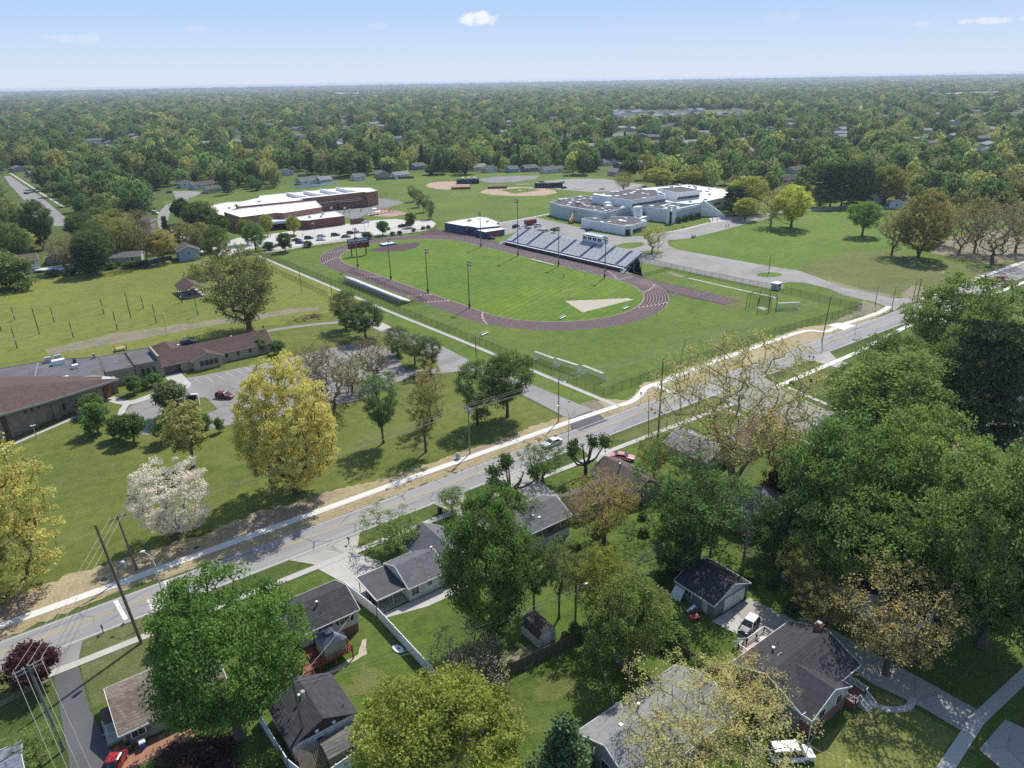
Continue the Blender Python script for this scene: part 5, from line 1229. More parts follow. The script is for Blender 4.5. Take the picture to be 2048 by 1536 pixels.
# 2 white house with charcoal roof
h = H('white house with long charcoal roof and black shutters beside the vinyl fence', 25.8, 82.85)
b4 = (-4.9, 4.9, -3.7, 3.7)
gwall(h, *b4, 4.0, 5.5, 'x', SID_W, RBRICK, 1.5); gable_roof(h, *b4, 4.0, 5.5, SH_DARK, 'x', ov=.45)
win(h, 'S', 3.0, 2.5, 1.5, 1.0, b4, BLACK); win(h, 'S', .2, 2.6, .9, .9, b4, BLACK); win(h, 'S', 1.6, .5, .8, .5, b4)
m = MB(); m.box(-4.6, -3.4, -3.78, -3.68, 1.5, 3.7); m.build('patio_door', GLASS, h)
vents(h, ((.3, -1.2, 5.0, 'flue'), (.2, -2.4, 4.5, 'pipe'), (-2.2, -3.4, 4.1, 'dish'), (-3.0, -3.5, 4.1, 'mast')))
dk_ = thing('timber_deck', 'reddish timber deck with railing and stairs behind the white charcoal roofed house', 'deck', (23.6, 76.9)); RW = M('red_stain', (.22, .06, .025), .7, .25, 1.5)
m = MB()
for i in range(26): m.box(-2.9 + i * .27, -2.66 + i * .27, -2.2, 2.1, 1.32, 1.42)
m.build('boards', RW, dk_); m = MB()
for x in (-2.9, -.6, 1.7, 4.1):
    for y in (-2.2, 0, 2.0): m.box(x - .07, x + .07, y - .07, y + .07, 0, 2.35 if y < 1 else 1.4)
for z in (1.6, 2.3): m.bar((-1.6, -2.2, z), (4.1, -2.2, z), .06, .08); m.bar((4.1, -2.2, z), (4.1, 2, z), .06, .08)
for i in range(22): m.box(-1.5 + i * .26, -1.46 + i * .26, -2.22, -2.18, 1.6, 2.3)
m.build('railing', RW, dk_); m = MB()
for i in range(7): m.box(-2.9, -1.7, -2.5 - i * .28, -2.22 - i * .28, 1.2 - i * .19, 1.26 - i * .19)
for x in (-2.95, -1.65): m.bar((x, -2.2, 1.25), (x, -4.3, 0), .06, .2); m.bar((x, -2.2, 2.2), (x, -4.3, 1.0), .06, .08); [m.box(x - .04, x + .04, -2.5 - k * .6, -2.42 - k * .6, .1, 2.1 - k * .36) for k in range(4)]
m.build('stair', RW, dk_)
gz = thing('gazebo', 'curtained gazebo with dark ribbed metal hip roof on the timber deck', 'gazebo', (25.5, 76.5, 1.42))
m = MB(); m.add([(-1.75, -1.7, 2.3), (1.75, -1.7, 2.3), (1.75, 1.7, 2.3), (-1.75, 1.7, 2.3), (-.4, -.35, 3.15), (.4, -.35, 3.15), (.4, .35, 3.15), (-.4, .35, 3.15)], [(0, 1, 5, 4), (1, 2, 6, 5), (2, 3, 7, 6), (3, 0, 4, 7), (3, 2, 1, 0)])
for i in range(11):
    t = -1.6 + i * .32; m.bar((t, -1.72, 2.33), (t * .23, -.36, 3.17), .04, .04); m.bar((1.77, t, 2.33), (.41, t * .21, 3.17), .04, .04); m.bar((-1.77, t, 2.33), (-.41, t * .21, 3.17), .04, .04)
m.build('roof', M('gazebo_roof', (.07, .09, .12), .35, .1, 1, .5), gz)
m = MB(); m.add([(-.6, -.55, 3.3), (.6, -.55, 3.3), (.6, .55, 3.3), (-.6, .55, 3.3), (0, 0, 3.6)], [(0, 1, 4), (1, 2, 4), (2, 3, 4), (3, 0, 4), (3, 2, 1, 0)]); m.build('vent_cap', MATS['gazebo_roof'], gz)
m = MB()
for i in range(24):
    a, b = i / 24, (i + 1) / 24; w_ = .05 * (i % 2)
    for y in (-1.5, 1.5): m.add([(-1.5 + 3 * a, y + w_, 0), (-1.5 + 3 * b, y + .05 - w_, 0), (-1.5 + 3 * b, y + .05 - w_, 2.3), (-1.5 + 3 * a, y + w_, 2.3)], [(0, 1, 2, 3)])
    for x in (-1.5, 1.5): m.add([(x + w_, -1.5 + 3 * a, 0), (x + .05 - w_, -1.5 + 3 * b, 0), (x + .05 - w_, -1.5 + 3 * b, 2.3), (x + w_, -1.5 + 3 * a, 2.3)], [(0, 1, 2, 3)])
m.build('curtain', M('beige_curtain', (.42, .37, .30), .9, .12, 1), gz)
m = MB(); [m.box(x - .06, x + .06, y - .06, y + .06, 0, 2.3) for x in (-1.65, 1.65) for y in (-1.6, 1.6)]; m.build('post', BLACK, gz)
# 3 carport house
h = H('white house with grey cross gabled roof and flat carport', 45.0, 84.6)
b4 = (-5.4, 1.0, -4.4, 2.8); gwall(h, *b4, 2.7, 4.35, 'x', SID_W); gable_roof(h, *b4, 2.7, 4.35, SH_GREY, 'x', ov=.4)
c4 = (-.3, 6.6, -3.4, 6.0); gwall(h, *c4, 2.75, 4.9, 'y', SID_W, name='main_wall'); gable_roof(h, *c4, 2.75, 4.9, SH_GREY, 'y', ov=.45, name='main_roof')
win(h, 'S', -4.4, .9, 1.3, 1.2, b4, trim=WHITE); win(h, 'S', -1.9, 1.4, .8, .8, b4); win(h, 'S', 1.6, 1.3, .8, .7, c4); win(h, 'S', 4.5, 1.0, 1.3, 1.1, c4)
vents(h, ((1.0, -.4, 3.9, 'flue'), (1.3, -1.6, 3.9, 'pipe'), (.3, -1.0, 3.4, 'dish')))
m = MB(); m.box(-10.5, -5.55, -4.0, 2.7, 2.42, 2.5, 0); m.build('carport_roof', M('rolled_roof', (.075, .075, .08), .95, .25, .8), h)
m = MB()
for p_, q_ in (((-10.55, -4.05), (-5.6, -4.05)), ((-10.55, 2.75), (-5.6, 2.75)), ((-10.55, -4.05), (-10.55, 2.75))): m.bar((p_[0], p_[1], 2.42), (q_[0], q_[1], 2.42), .08, .24)
m.build('carport_fascia', WHITE, h); m = MB(); [m.box(x - .06, x + .06, y - .06, y + .06, 0, 2.4) for x, y in ((-10.3, -3.8), (-7.9, -3.9), (-10.3, 2.4), (-10.3, -.6))]; m.build('carport_post', GALV, h)
# 4 grey split level
h = H('dark taupe split level house with white block base and grey roof', 65.3, 82.2)
b4 = (-6.0, 4.5, -3.6, 4.0); gwall(h, *b4, 4.0, 5.6, 'x', SID_BR, M('white_block', (.55, .53, .49), .85, .1, .6), 1.6); gable_roof(h, *b4, 4.0, 5.6, SH_GREY, 'x', ov=.4)
win(h, 'S', 3.2, 2.5, 1.4, 1.1, b4); win(h, 'S', .4, 2.6, .9, .9, b4, trim=BLACK); win(h, 'S', -2.2, 2.4, 1.2, 1.2, b4); win(h, 'S', 2.1, .5, 1.0, .8, b4)
vents(h, ((-1.6, -1.2, 5.0, 'hood'), (-.8, -2.0, 4.7, 'hood'), (-.6, -.8, 5.2, 'pipe')))
# 5 brown house with garage wing
h = H('low brown roofed house with a tan garage wing and pink car behind it', 82.0, 84.0)
b4 = (-8.2, 2.6, -3.6, 1.6); gwall(h, *b4, 2.7, 4.0, 'x', SID_T); gable_roof(h, *b4, 2.7, 4.0, SH_BR2, 'x', ov=.35, trim=MATS['eave_trim'])
c4 = (2.4, 9.6, -6.0, 5.0); gwall(h, *c4, 2.75, 4.5, 'y', SID_T, name='main_wall'); gable_roof(h, *c4, 2.75, 4.5, SH_BR2, 'y', ov=.45, trim=MATS['eave_trim'], name='main_roof')
win(h, 'N', -5, .2, 2.4, 2.1, b4, name='garage_door'); win(h, 'S', 4.5, 1, 1.3, 1.1, c4); vents(h, ((5.4, 0.4, 4.4, 'flue'), (6.8, 1.6, 4.2, 'black'), (7.2, 2.8, 4.0, 'black')))
# 6 small grey house behind the sycamore
h = H('small white house with light grey roof beneath the sycamore', 108.4, 83.0)
b4 = (-4.0, 4.0, -5.4, 5.4); gwall(h, *b4, 2.7, 4.6, 'y', SID_W, SID_BR, .9); gable_roof(h, *b4, 2.7, 4.6, SH_LIGHT, 'y', ov=.4); win(h, 'W', 2, 1, 1.2, 1.1, b4); win(h, 'S', 1.8, 1, 1, 1, b4); vents(h, ((-1.5, 1, 4.0, 'hood'), (1.2, -2, 4.1, 'hood')))
h = H('brown roofed low house half hidden below the sycamore trunk', 120.5, 80.5)
b4 = (-5.6, 5.6, -4, 4); gwall(h, *b4, 2.7, 4.4, 'x', SID_C, RBRICK, .9); gable_roof(h, *b4, 2.7, 4.4, SH_BR2, 'x'); win(h, 'S', -2, 1, 1.3, 1.1, b4); win(h, 'S', 2, 1, 1.3, 1.1, b4); vents(h, ((1, 1, 4.0, 'flue'),))
# 7 grey roadside house
h = H('grey walled house by the main road half covered by trees', 166.5, 81.2)
b4 = (-5.2, 6.5, -4.2, 4.2); gwall(h, *b4, 2.9, 4.7, 'x', siding('pale_grey_siding', (.36, .37, .38))); gable_roof(h, *b4, 2.9, 4.7, SH_DARK, 'x'); win(h, 'N', 1, 1, 1.4, 1.2, b4); win(h, 'S', 1, 1, 1.4, 1.2, b4)
# 8 garage
h = H('grey sided double garage with charcoal roof and white garage door', 76.2, 53.5, 'garage', 'garage')
b4 = (-3.9, 3.9, -3.5, 3.5); gwall(h, *b4, 2.5, 4.2, 'y', SID_G); gable_roof(h, *b4, 2.5, 4.2, SH_DARK, 'y', ov=.35)
m = MB(); m.box(-1.6, 3.0, -3.6, -3.48, 0, 2.2); m.build('garage_door', WHITE, h)
m = MB(); m.add([(-3.8, -3.52, 2.5), (3.8, -3.52, 2.5), (0, -3.52, 4.1)], [(0, 1, 2)]); m.build('gable_panel', SID_W, h)
m = MB(); m.tube([(-.2, -3.7, 2.3), (.6, -5.0, 0)], .03, 4); m.tube([(.2, -3.7, 2.3), (1.0, -5.0, 0)], .03, 4); m.build('hinge_rail', GALV, h)
win(h, 'W', 1.2, 1.1, 1.2, .9, b4); m = MB(); m.box(-3.96, -3.88, -2.4, -1.5, 0, 2.0); m.build('side_door', PANELS, h)
# 9 charcoal house at the lower right
h = H('grey house with charcoal roof, brick front and brick chimney at the lower right', 70.3, 35.6)
b4 = (-6.1, 6.0, -4.4, 4.9); gwall(h, *b4, 3.5, 5.55, 'x', SID_G); gable_roof(h, *b4, 3.5, 5.55, SH_DARK, 'x', ov=.45)
c4 = (-5.7, 2.0, -5.6, .2); m = MB(); m.box(-5.7, 2.0, -5.7, -4.3, 0, 1.9, 1); m.box(-5.75, 2.05, -5.75, -4.3, 1.9, 3.3, 0); m.add([(-5.75, -5.75, 3.3), (2.05, -5.75, 3.3), (-1.85, -5.75, 5.1)], [(0, 1, 2)], 0); m.build('front_wall', [SID_C, RBRICK], h)
gable_roof(h, -5.7, 2.0, -5.7, 1.2, 3.3, 5.2, SH_DARK, 'y', ov=.4, name='front_roof')
for u in (-3.6, .0): win(h, 'S', u, 2.0, 1.2, 1.1, (-5.7, 2, -5.75, 0))
win(h, 'W', .6, 1.3, .9, 1.4, b4); m = MB(); m.box(5.2, 6.1, .4, 1.4, 3.8, 6.3); m.box(5.4, 5.9, .6, 1.2, 6.3, 6.6, 1); m.build('chimney', [RBRICK, CONC], h)
vents(h, ((-1.6, 2.6, 4.4, 'flue'), (.4, 3.2, 4.2, 'pipe'), (-2.4, 3.6, 4.0, 'pipe'), (1.6, 1.0, 5.0, 'black'), (-3.9, -1.2, 5.0, 'pipe')))
m = MB(); m.cyl(-6.0, -5.9, 0, 3.2, .06, n=6); m.build('downpipe', WHITE, h)
pc = thing('porch', 'small brick porch with white railing and steps on the charcoal roofed house', 'porch', (74.0, 29.6))
MB().prism([(-1.4, -.8), (1.4, -.8), (1.4, 1.6), (-1.4, 1.6)], 0, 1.0).build('base', RBRICK, pc); m = MB()
def rail(m, pts, z0, z1, sp=.16):
    for (ax_, ay_, az), (bx2, by2, bz) in zip(pts[:-1], pts[1:]):
        L = math.hypot(bx2 - ax_, by2 - ay_); n = max(2, int(L / sp))
        for z in (z0, z1): m.bar((ax_, ay_, az + z), (bx2, by2, bz + z), .07, .07)
        for i in range(n + 1): t = i / n; x, y, z = ax_ + (bx2 - ax_) * t, ay_ + (by2 - ay_) * t, az + (bz - az) * t; r_ = .06 if i in (0, n) else .02; m.box(x - r_, x + r_, y - r_, y + r_, z + z0 - .1, z + z1)
rail(m, [(1.4, 1.6, 1), (1.4, -.8, 1), (.9, -.8, 1), (.9, -2.2, .1)], .12, .95); m.build('railing', WHITE, pc); m = MB(); rail(m, [(-.5, -2.2, .1), (-.5, -.8, 1), (-1.4, -.8, 1), (-1.4, .6, 1)], .12, .95); m.build('railing', WHITE, pc)
m = MB(); [m.box(-.45, .85, -1.1 - i * .32, -.8 - i * .32, 0, .8 - i * .2) for i in range(4)]; m.build('steps', CONC, pc)
bd = thing('back_deck', 'raised back deck with white railing between the dark car and the charcoal roof', 'deck', (71.3, 42.0))
MB().box(-2.4, 3.2, -1.4, 1.2, 1.0, 1.12).build('boards', M('pinkish_boards', (.46, .34, .28), .8, .15, 1.5), bd); m = MB(); rail(m, [(-2.4, -1.4, 1.1), (-2.4, 1.2, 1.1), (-1.5, 1.2, 1.1), (-1.5, 2.5, .1)], .1, 1.0); m.build('railing', WHITE, bd); m = MB(); rail(m, [(-.6, 2.5, .1), (-.6, 1.2, 1.1), (3.2, 1.2, 1.1), (3.2, -1.2, 1.1)], .1, 1.0); m.build('railing', WHITE, bd)
m = MB(); [m.box(x - .08, x + .08, y - .08, y + .08, 0, 1.0) for x in (-2.3, .4, 3.1) for y in (-1.2, 1.1)]; m.build('post', WHITE, bd)
pt_ = thing('patio_table', 'round patio table with dark chairs on the white railed back deck', 'table', (72.6, 41.9, 1.12)); m = MB(); m.cyl(0, 0, .7, .74, .55, n=14); m.cyl(0, 0, 0, .7, .05, n=6); m.build('table_top', M('table_stone', (.5, .42, .36), .6), pt_)
m = MB()
for a in (0, 1.6, 3.1, 4.7): x, y = .9 * math.cos(a), .9 * math.sin(a); m.box(x - .22, x + .22, y - .22, y + .22, .38, .44); m.bar((x * 1.25 - .2 * math.sin(a), y * 1.25 + .2 * math.cos(a), .66), (x * 1.25 + .2 * math.sin(a), y * 1.25 - .2 * math.cos(a), .66), .05, .5)
m.build('chair', BLACK, pt_)
# 10 light grey roof at the bottom edge
h = H('house with long light grey shingle roof at the bottom edge', 50.4, 40.6)
b4 = (-8.4, 8.0, -4.3, 4.3); gwall(h, *b4, 3.0, 5.1, 'x', siding('beige_siding', (.42, .40, .37))); gable_roof(h, *b4, 3.0, 5.1, SH_LIGHT, 'x', ov=.45); win(h, 'W', 0, 1.2, 1.2, 1.2, b4); win(h, 'N', -2, 1.1, 1.4, 1.1, b4)
vents(h, ((-3.2, 3.6, 3.6, 'dish'), (-4.4, 3.8, 3.5, 'mast'), (-1.6, 1.8, 4.3, 'flue'), (-2.0, 2.8, 3.9, 'pipe'), (-5.0, 1.2, 4.6, 'hood')))
h = thing('patio_cover', 'flat white patio cover beside the light grey roof', 'patio cover', (58.6, 40.0)); MB().box(-1.6, 2.2, -3.2, 1.6, 2.35, 2.47).build('roof', WHITE, h); m = MB(); [m.box(x - .06, x + .06, y - .06, y + .06, 0, 2.35) for x in (-1.5, 2.1) for y in (-3.1, 1.5)]; m.build('post', WHITE, h)
# 11 white garage with dark gable
h = H('white garage with charcoal roof and black board gable at the bottom edge', 19.1, 67.4, 'garage', 'garage')
b4 = (-3.8, 3.8, -3.6, 4.0); gwall(h, *b4, 2.6, 4.3, 'y', SID_W); gable_roof(h, *b4, 2.6, 4.3, SH_DARK, 'y', ov=.4, trim=None)
m = MB(); m.add([(-3.8, -3.64, 2.55), (3.8, -3.64, 2.55), (0, -3.64, 4.2)], [(0, 1, 2)]); m.build('gable_boards', BLACK, h)
for x in (-.9, 1.2): MB().box(x - .2, x + .2, -3.72, -3.64, 2.75, 3.15).build('gable_vent', WHITE, h)
m = MB(); m.box(.2, 1.2, -3.68, -3.6, 0, 2.0); m.build('side_door', PANELS, h); win(h, 'S', -.7, 1.3, .9, .5, b4); vents(h, ((-1.0, .8, 4.0, 'flue'), (3.0, -2.4, 3.0, 'pipe')))
h = thing('lean_to_shed', 'low weathered shed roof standing against the white bottom edge garage', 'shed', (20.6, 62.0)); m = MB(); m.add([(-2.6, -1.6, 1.6), (2.4, -1.6, 1.6), (2.4, 0, 2.2), (-2.6, 0, 2.2), (2.4, 1.4, 1.7), (-2.6, 1.4, 1.7)], [(0, 1, 2, 3), (3, 2, 4, 5)]); m.build('roof', shingle('worn_shingle', (.17, .155, .14)), h); m = MB(); m.prism([(-2.4, -1.4), (2.2, -1.4), (2.2, 1.2), (-2.4, 1.2)], 0, 1.6); m.build('wall', WOODG, h)
for k, (dx, a, n_) in enumerate(((-4.6, 0, 9), (-2.9, .5, 7))):
    lp = thing('lumber_stack', ('upright stack of brown planks leaning on the white garage', 'fanned stack of old boards beside the weathered shed')[k], 'lumber', (20.6 + dx, 62.2)); m = MB()
    for i in range(n_): m.bar((i * .18 - .8, -1.0, 0), (i * .18 - .6 + a * (i - 3) * .25, .9, 2.2), .15, .05)
    m.build('planks', WOODG, lp)
# 12 gambrel shed, 13-15 houses at the right
h = thing('gambrel_shed', 'white barn shaped garden shed with dark gambrel roof by the wooden fence', 'shed', (50.2, 62.6))
pr = [(-1.5, 0), (1.5, 0), (1.5, 1.8), (.95, 2.6), (0, 3.0), (-.95, 2.6), (-1.5, 1.8)]; m = MB(); n_ = len(pr)
m.add([(x, -1.9, z) for x, z in pr] + [(x, 1.9, z) for x, z in pr], [tuple(range(n_)), tuple(range(n_, 2 * n_))[::-1], (1, n_ + 1, n_ + 2, 2), (6, n_ + 6, n_, 0)]); m.build('wall', SID_W, h)
m = MB(); rp = [(1.65, 1.72), (1.02, 2.68), (0, 3.1), (-1.02, 2.68), (-1.65, 1.72)]; m.add([(x, -2.05, z) for x, z in rp] + [(x, 2.05, z) for x, z in rp], [(i, i + 1, 6 + i, 5 + i) for i in range(4)]); m.build('roof', SH_BR2, h)
m = MB(); m.box(-.6, .6, -1.96, -1.89, 0, 1.8); m.build('door', WHITE, h)
h = H('tan brick house with brown roof and white porch at the right edge', 171, 46.6)
b4 = (-7.4, 9, -3.8, 4.2); gwall(h, *b4, 2.75, 4.6, 'x', bricky('orange_brick', (.42, .27, .16), (.35, .26, .18), .5, .16, .15)); gable_roof(h, *b4, 2.75, 4.6, SH_BR2, 'x'); win(h, 'W', .6, 1.0, 1.2, 1.2, b4, RBRICK)
m = MB(); m.box(-5.4, 3, -7.2, -4.2, 2.5, 2.62); m.build('porch_roof', MATS['eave_trim'], h); m = MB(); [m.box(x - .06, x + .06, -7.1, -6.98, 0, 2.5) for x in (-5.2, -2.6, 0, 2.8)]; rail(m, [(-5.2, -7, 0), (2.8, -7, 0)], .15, .95, .25); m.build('porch_railing', WHITE, h); vents(h, ((2.2, 1.2, 4.0, 'pipe'),))
h = H('dark roofed house behind the tan brick house at the right edge', 186, 58); b4 = (-8, 8, -4.2, 4.2); gwall(h, *b4, 2.7, 4.4, 'x', SID_C); gable_roof(h, *b4, 2.7, 4.4, SH_DARK, 'x'); win(h, 'W', 0, 1, 1.2, 1.1, b4)
h = H('white house with charcoal roof standing in deep shade behind the golden tree', 93.8, 35.4); b4 = (-4.6, 5.0, -4.6, 5.4); gwall(h, *b4, 2.8, 4.9, 'x', SID_W); gable_roof(h, *b4, 2.8, 4.9, SH_DARK, 'x'); win(h, 'S', 1.4, 1.0, .9, 1.2, b4, trim=BLACK); win(h, 'S', 3.4, .1, .9, 2.1, b4, name='door')
m = MB(); m.box(1.0, 2.0, -5.6, -4.7, 0, .5); m.build('steps', CONC, h)
h = H('house with grey roof peeping out between the big green trees', 98, 62.4); b4 = (-5, 5, -3.8, 3.8); gwall(h, *b4, 2.7, 4.5, 'x', SID_G); gable_roof(h, *b4, 2.7, 4.5, SH_GREY, 'x'); win(h, 'S', 0, 1, 1.2, 1.1, b4); vents(h, ((0, 1, 4.2, 'black'),))
h = H('pale blue roofed house cut by the lower left corner', -14.6, 79.5); b4 = (-6, 4.9, -4.2, 3.6); gwall(h, *b4, 2.8, 4.4, 'x', SID_W); gable_roof(h, *b4, 2.8, 4.4, shingle('slate_blue_shingle', (.2, .22, .26)), 'x'); win(h, 'S', 0, 1, 1.2, 1.1, b4)
# houses left of the meadow
def simple(label, px, py, L, W, ez, rz_, along, wall, roof, rot=0.0, base=None, wins=2, group=None, cat='house'):
    p = G(px, py); h = thing('house', label, cat, p, rot, group); b4 = (-L / 2, L / 2, -W / 2, W / 2)
    gwall(h, *b4, ez, rz_, along, wall, base); gable_roof(h, *b4, ez, rz_, roof, along, ov=.4)
    for i in range(wins):
        u = -L / 2 + L * (i + .5) / wins; win(h, 'S', u, ez - 1.7, 1.0, 1.1, b4)
    for i in range(max(1, wins - 1)): win(h, 'W', -W / 2 + W * (i + .5) / max(1, wins - 1), ez - 1.7, 1.0, 1.1, b4)
    HOUSES_AT.append((p.x, p.y, max(L, W) * .5 + 2.2)); return h
rgR = random.Random(21)
HOUSES_AT = []; HOUSE_SIGHT = 27; HAZE = 8.0e-5
simple('white two storey house with brown roof by the hedge line', 58, 541, 8, 11, 5.4, 7.0, 'x', SID_W, SH_BR2, 0, wins=2)
simple('white cottage with dark shutters at the left edge', 10, 508, 8, 9, 3.4, 5.2, 'x', SID_W, SH_BR2, .1)
simple('blue sided house with grey roof behind the round pool', 118, 524, 8, 11, 3.2, 5.0, 'y', SID_D, SH_GREY, -.25)
simple('grey shed roofed house behind the blue house', 140, 512, 9, 8, 3.0, 4.6, 'x', SID_D, SH_GREY, -.25)
simple('light blue two storey house at the meadow corner', 377, 517, 8.5, 11, 4.8, 6.6, 'y', SID_B, SH_BR2, -.12, wins=1)
simple('cream gabled house behind the light blue house', 327, 490, 11, 9, 3.4, 5.2, 'y', SID_C, SH_BR2, -.5)
simple('long low roofed house beside the fence behind the meadow', 250, 522, 15, 7, 2.6, 4.0, 'x', SID_C, SH_GREY, -.35)
simple('grey roofed cream house farther up the curved road', 303, 478, 10, 9, 3.4, 5.4, 'x', SID_C, SH_GREY, -.5)
simple('tan gabled house beside the curved road', 290, 458, 9, 9, 4.4, 6.2, 'y', siding('tan2_siding', (.36, .31, .25)), SH_BR2, -.5)
simple('pale house with light roof left of the curved road', 284, 381, 14, 10, 3.0, 4.8, 'x', SID_W, SH_LIGHT, .2)
simple('white ranch house at the end of the curved road', 405, 376, 16, 9, 3.2, 5.0, 'x', SID_W, SH_BR2, .1)
simple('white ranch house left of the other ranch house', 374, 374, 12, 9, 3.2, 5.0, 'y', SID_W, SH_BR2, .1)
simple('small white house in front of the ranch houses', 424, 384, 10, 8, 2.9, 4.5, 'x', SID_C, SH_BR2, .2)
simple('white house with dark windows in the left woods', 190, 288, 17, 11, 5.4, 7.5, 'x', SID_W, SH_GREY, .1)
simple('grey roofed house next to the white woods house', 221, 290, 14, 11, 3.4, 6.2, 'y', SID_C, SH_GREY, .1)
simple('white garden shed house in the left woods', 112, 308, 9, 8, 3.2, 5.0, 'x', SID_W, SH_LIGHT, 0, wins=1)
simple('house at the head of the left street', 38, 343, 13, 10, 3.2, 5.4, 'y', SID_C, SH_GREY, .3)
simple('grey house beside the left street lawn', 72, 352, 12, 10, 3.0, 4.8, 'x', SID_G, SH_GREY, .3)
simple('white shed roof peeping out at the far left', 145, 271, 9, 8, 3, 4.6, 'x', SID_W, SH_LIGHT, 0, wins=1)
# houses along the far edge of the playing fields
for (px, py, L, W, al, wl_, rf, lb) in ((572, 350, 12, 9, 'y', SID_W, SH_BR2, 'white gabled house behind the brick school'), (614, 368, 14, 11, 'x', SID_W, SH_GREY, 'grey roofed white house behind the long white fence'),
        (648, 366, 10, 9, 'x', SID_C, SH_LIGHT, 'light roofed house beside the long white fence'), (800, 356, 13, 9, 'x', SID_W, SH_LIGHT, 'bright white gabled house at the outfield fence'), (764, 354, 10, 8, 'y', SID_T, SH_GREY, 'tan house left of the bright white gabled house'),
        (716, 360, 9, 8, 'x', SID_W, SH_GREY, 'small white house at the outfield fence corner'), (835, 338, 12, 9, 'x', SID_B, SH_GREY, 'bluish house behind the outfield trees'), (955, 340, 14, 9, 'x', SID_W, SH_LIGHT, 'pale house behind the ball fields'),
        (978, 344, 11, 8, 'y', SID_W, SH_BR2, 'white house beside the dark conifer behind the ball fields'), (1058, 342, 12, 9, 'x', SID_G, SH_GREY, 'grey house behind the tall backstop trees'), (1104, 345, 18, 9, 'x', SID_W, SH_GREY, 'long white house at the end of the outfield'),
        (1024, 344, 9, 8, 'x', SID_B, SH_GREY, 'light blue house among the outfield trees'), (1235, 350, 13, 10, 'y', SID_C, SH_GREY, 'cream house behind the far parking lot'), (1215, 330, 14, 10, 'x', SID_W, SH_GREY, 'white house up the street from the far parking lot'),
        (1245, 336, 14, 10, 'x', SID_D, SH_GREY, 'slate sided house up the street from the far parking lot'), (1285, 332, 11, 9, 'x', SID_B, SH_LIGHT, 'pale roofed house beside a white blossom tree'), (1590, 346, 14, 11, 'x', SID_W, SH_BR2, 'white house with brown roof above the pine row'),
        (1570, 366, 16, 10, 'x', SID_BR, SH_DARK, 'dark roofed house just above the pine row'), (1800, 414, 14, 8, 'x', SID_W, SH_DARK, 'white walled house right of the pine row'), (1752, 404, 11, 8, 'x', SID_W, SH_GREY, 'white garage house behind the pine row end'),
        (1602, 290, 17, 12, 'x', SID_W, SH_GREY, 'pale house group roof in the right woods'), (1592, 308, 16, 12, 'y', SID_W, SH_GREY, 'pale gabled house in the right woods'), (1948, 308, 20, 13, 'x', SID_BR, SH_DARK, 'dark roofed house with two dormers in the right woods'), (1925, 332, 16, 11, 'x', SID_C, SH_LIGHT, 'light roofed house below the dormer house'),
        (1682, 264, 16, 12, 'x', SID_W, SH_LIGHT, 'white house under a yellow tree in the right woods'), (1010, 270, 16, 12, 'x', SID_W, SH_LIGHT, 'white house in the middle woods'), (560, 248, 18, 12, 'x', SID_W, SH_LIGHT, 'white gabled house in the woods far behind the brick school'), (640, 262, 16, 12, 'x', SID_W, SH_GREY, 'pale house in the woods far behind the brick school'),
        (745, 252, 18, 13, 'x', SID_W, SH_LIGHT, 'bright white house in the middle distance woods'), (690, 250, 16, 12, 'y', SID_W, SH_GREY, 'grey roofed house beside the bright white woods house'), (1232, 278, 18, 12, 'x', SID_W, SH_LIGHT, 'pale house above the far parking lot woods'), (1300, 300, 14, 10, 'x', SID_W, SH_LIGHT, 'white house in the woods above the white school'),
        (1480, 285, 16, 11, 'x', SID_C, SH_LIGHT, 'cream house right of the woods clearing'), (1340, 255, 18, 12, 'x', SID_C, SH_BR2, 'cream house below the row houses'), (540, 254, 16, 12, 'x', SID_C, SH_GREY, 'cream house left in the woods far behind the brick school'), (610, 280, 16, 12, 'x', SID_C, SH_BR2, 'brown roofed house in the woods behind the brick school')):
    simple(lb, px, py, L, W, 3.2 if W < 12 else 4.2, 5.2 if W < 12 else 6.8, al, wl_, rf, rgR.uniform(-.2, .2))
# distant row houses, flat works and other roofs: a few pixels each
SHP = []
for wl_, rf in ((SID_W, SH_GREY), (SID_C, SH_LIGHT), (SID_G, SH_GREY), (SID_W, SH_LIGHT)):
    h = thing('house', 'grey roofed row house in the distant estate clearing', 'house', (0, 0)); b4 = (-8, 8, -6, 6); gwall(h, *b4, 5.4, 8.6, 'x', wl_); gable_roof(h, *b4, 5.4, 8.6, rf, 'x', trim=None); SHP.append(h)
k = 0
for i in range(46):
    px = 1222 + rgR.random() * 282; py = 226.5 + rgR.random() * 19 - (px - 1222) * .012; p = G(px, py)
    kw = dict(label='grey roofed row house in the distant estate clearing', group='row houses of the distant estate')
    if k < 4: r = SHP[k]; r.location = p; r.rotation_euler.z = rgR.uniform(-.3, .3); r['label'] = kw['label']; r['group'] = kw['group']
    else: r = dup(SHP[k % 4], p, rgR.uniform(-.4, .4) + (1.57 if rgR.random() < .3 else 0), **kw)
    r.scale = (1.5, 1.3, 1.05); k += 1
for i in range(120):
    px = rgR.uniform(0, 2048); py = 205 + 105 * rgR.random() ** 1.4; p = G(px, py)
    if 1200 < px < 1520 and py < 250: continue
    r = dup(SHP[rgR.randrange(4)], p, rgR.uniform(0, 3), label='pale house roof lost among the distant trees', group='lone house roofs among the distant trees'); r.scale = (1.3, 1.15, .72)
    HOUSES_AT.append((p.x, p.y, 12))
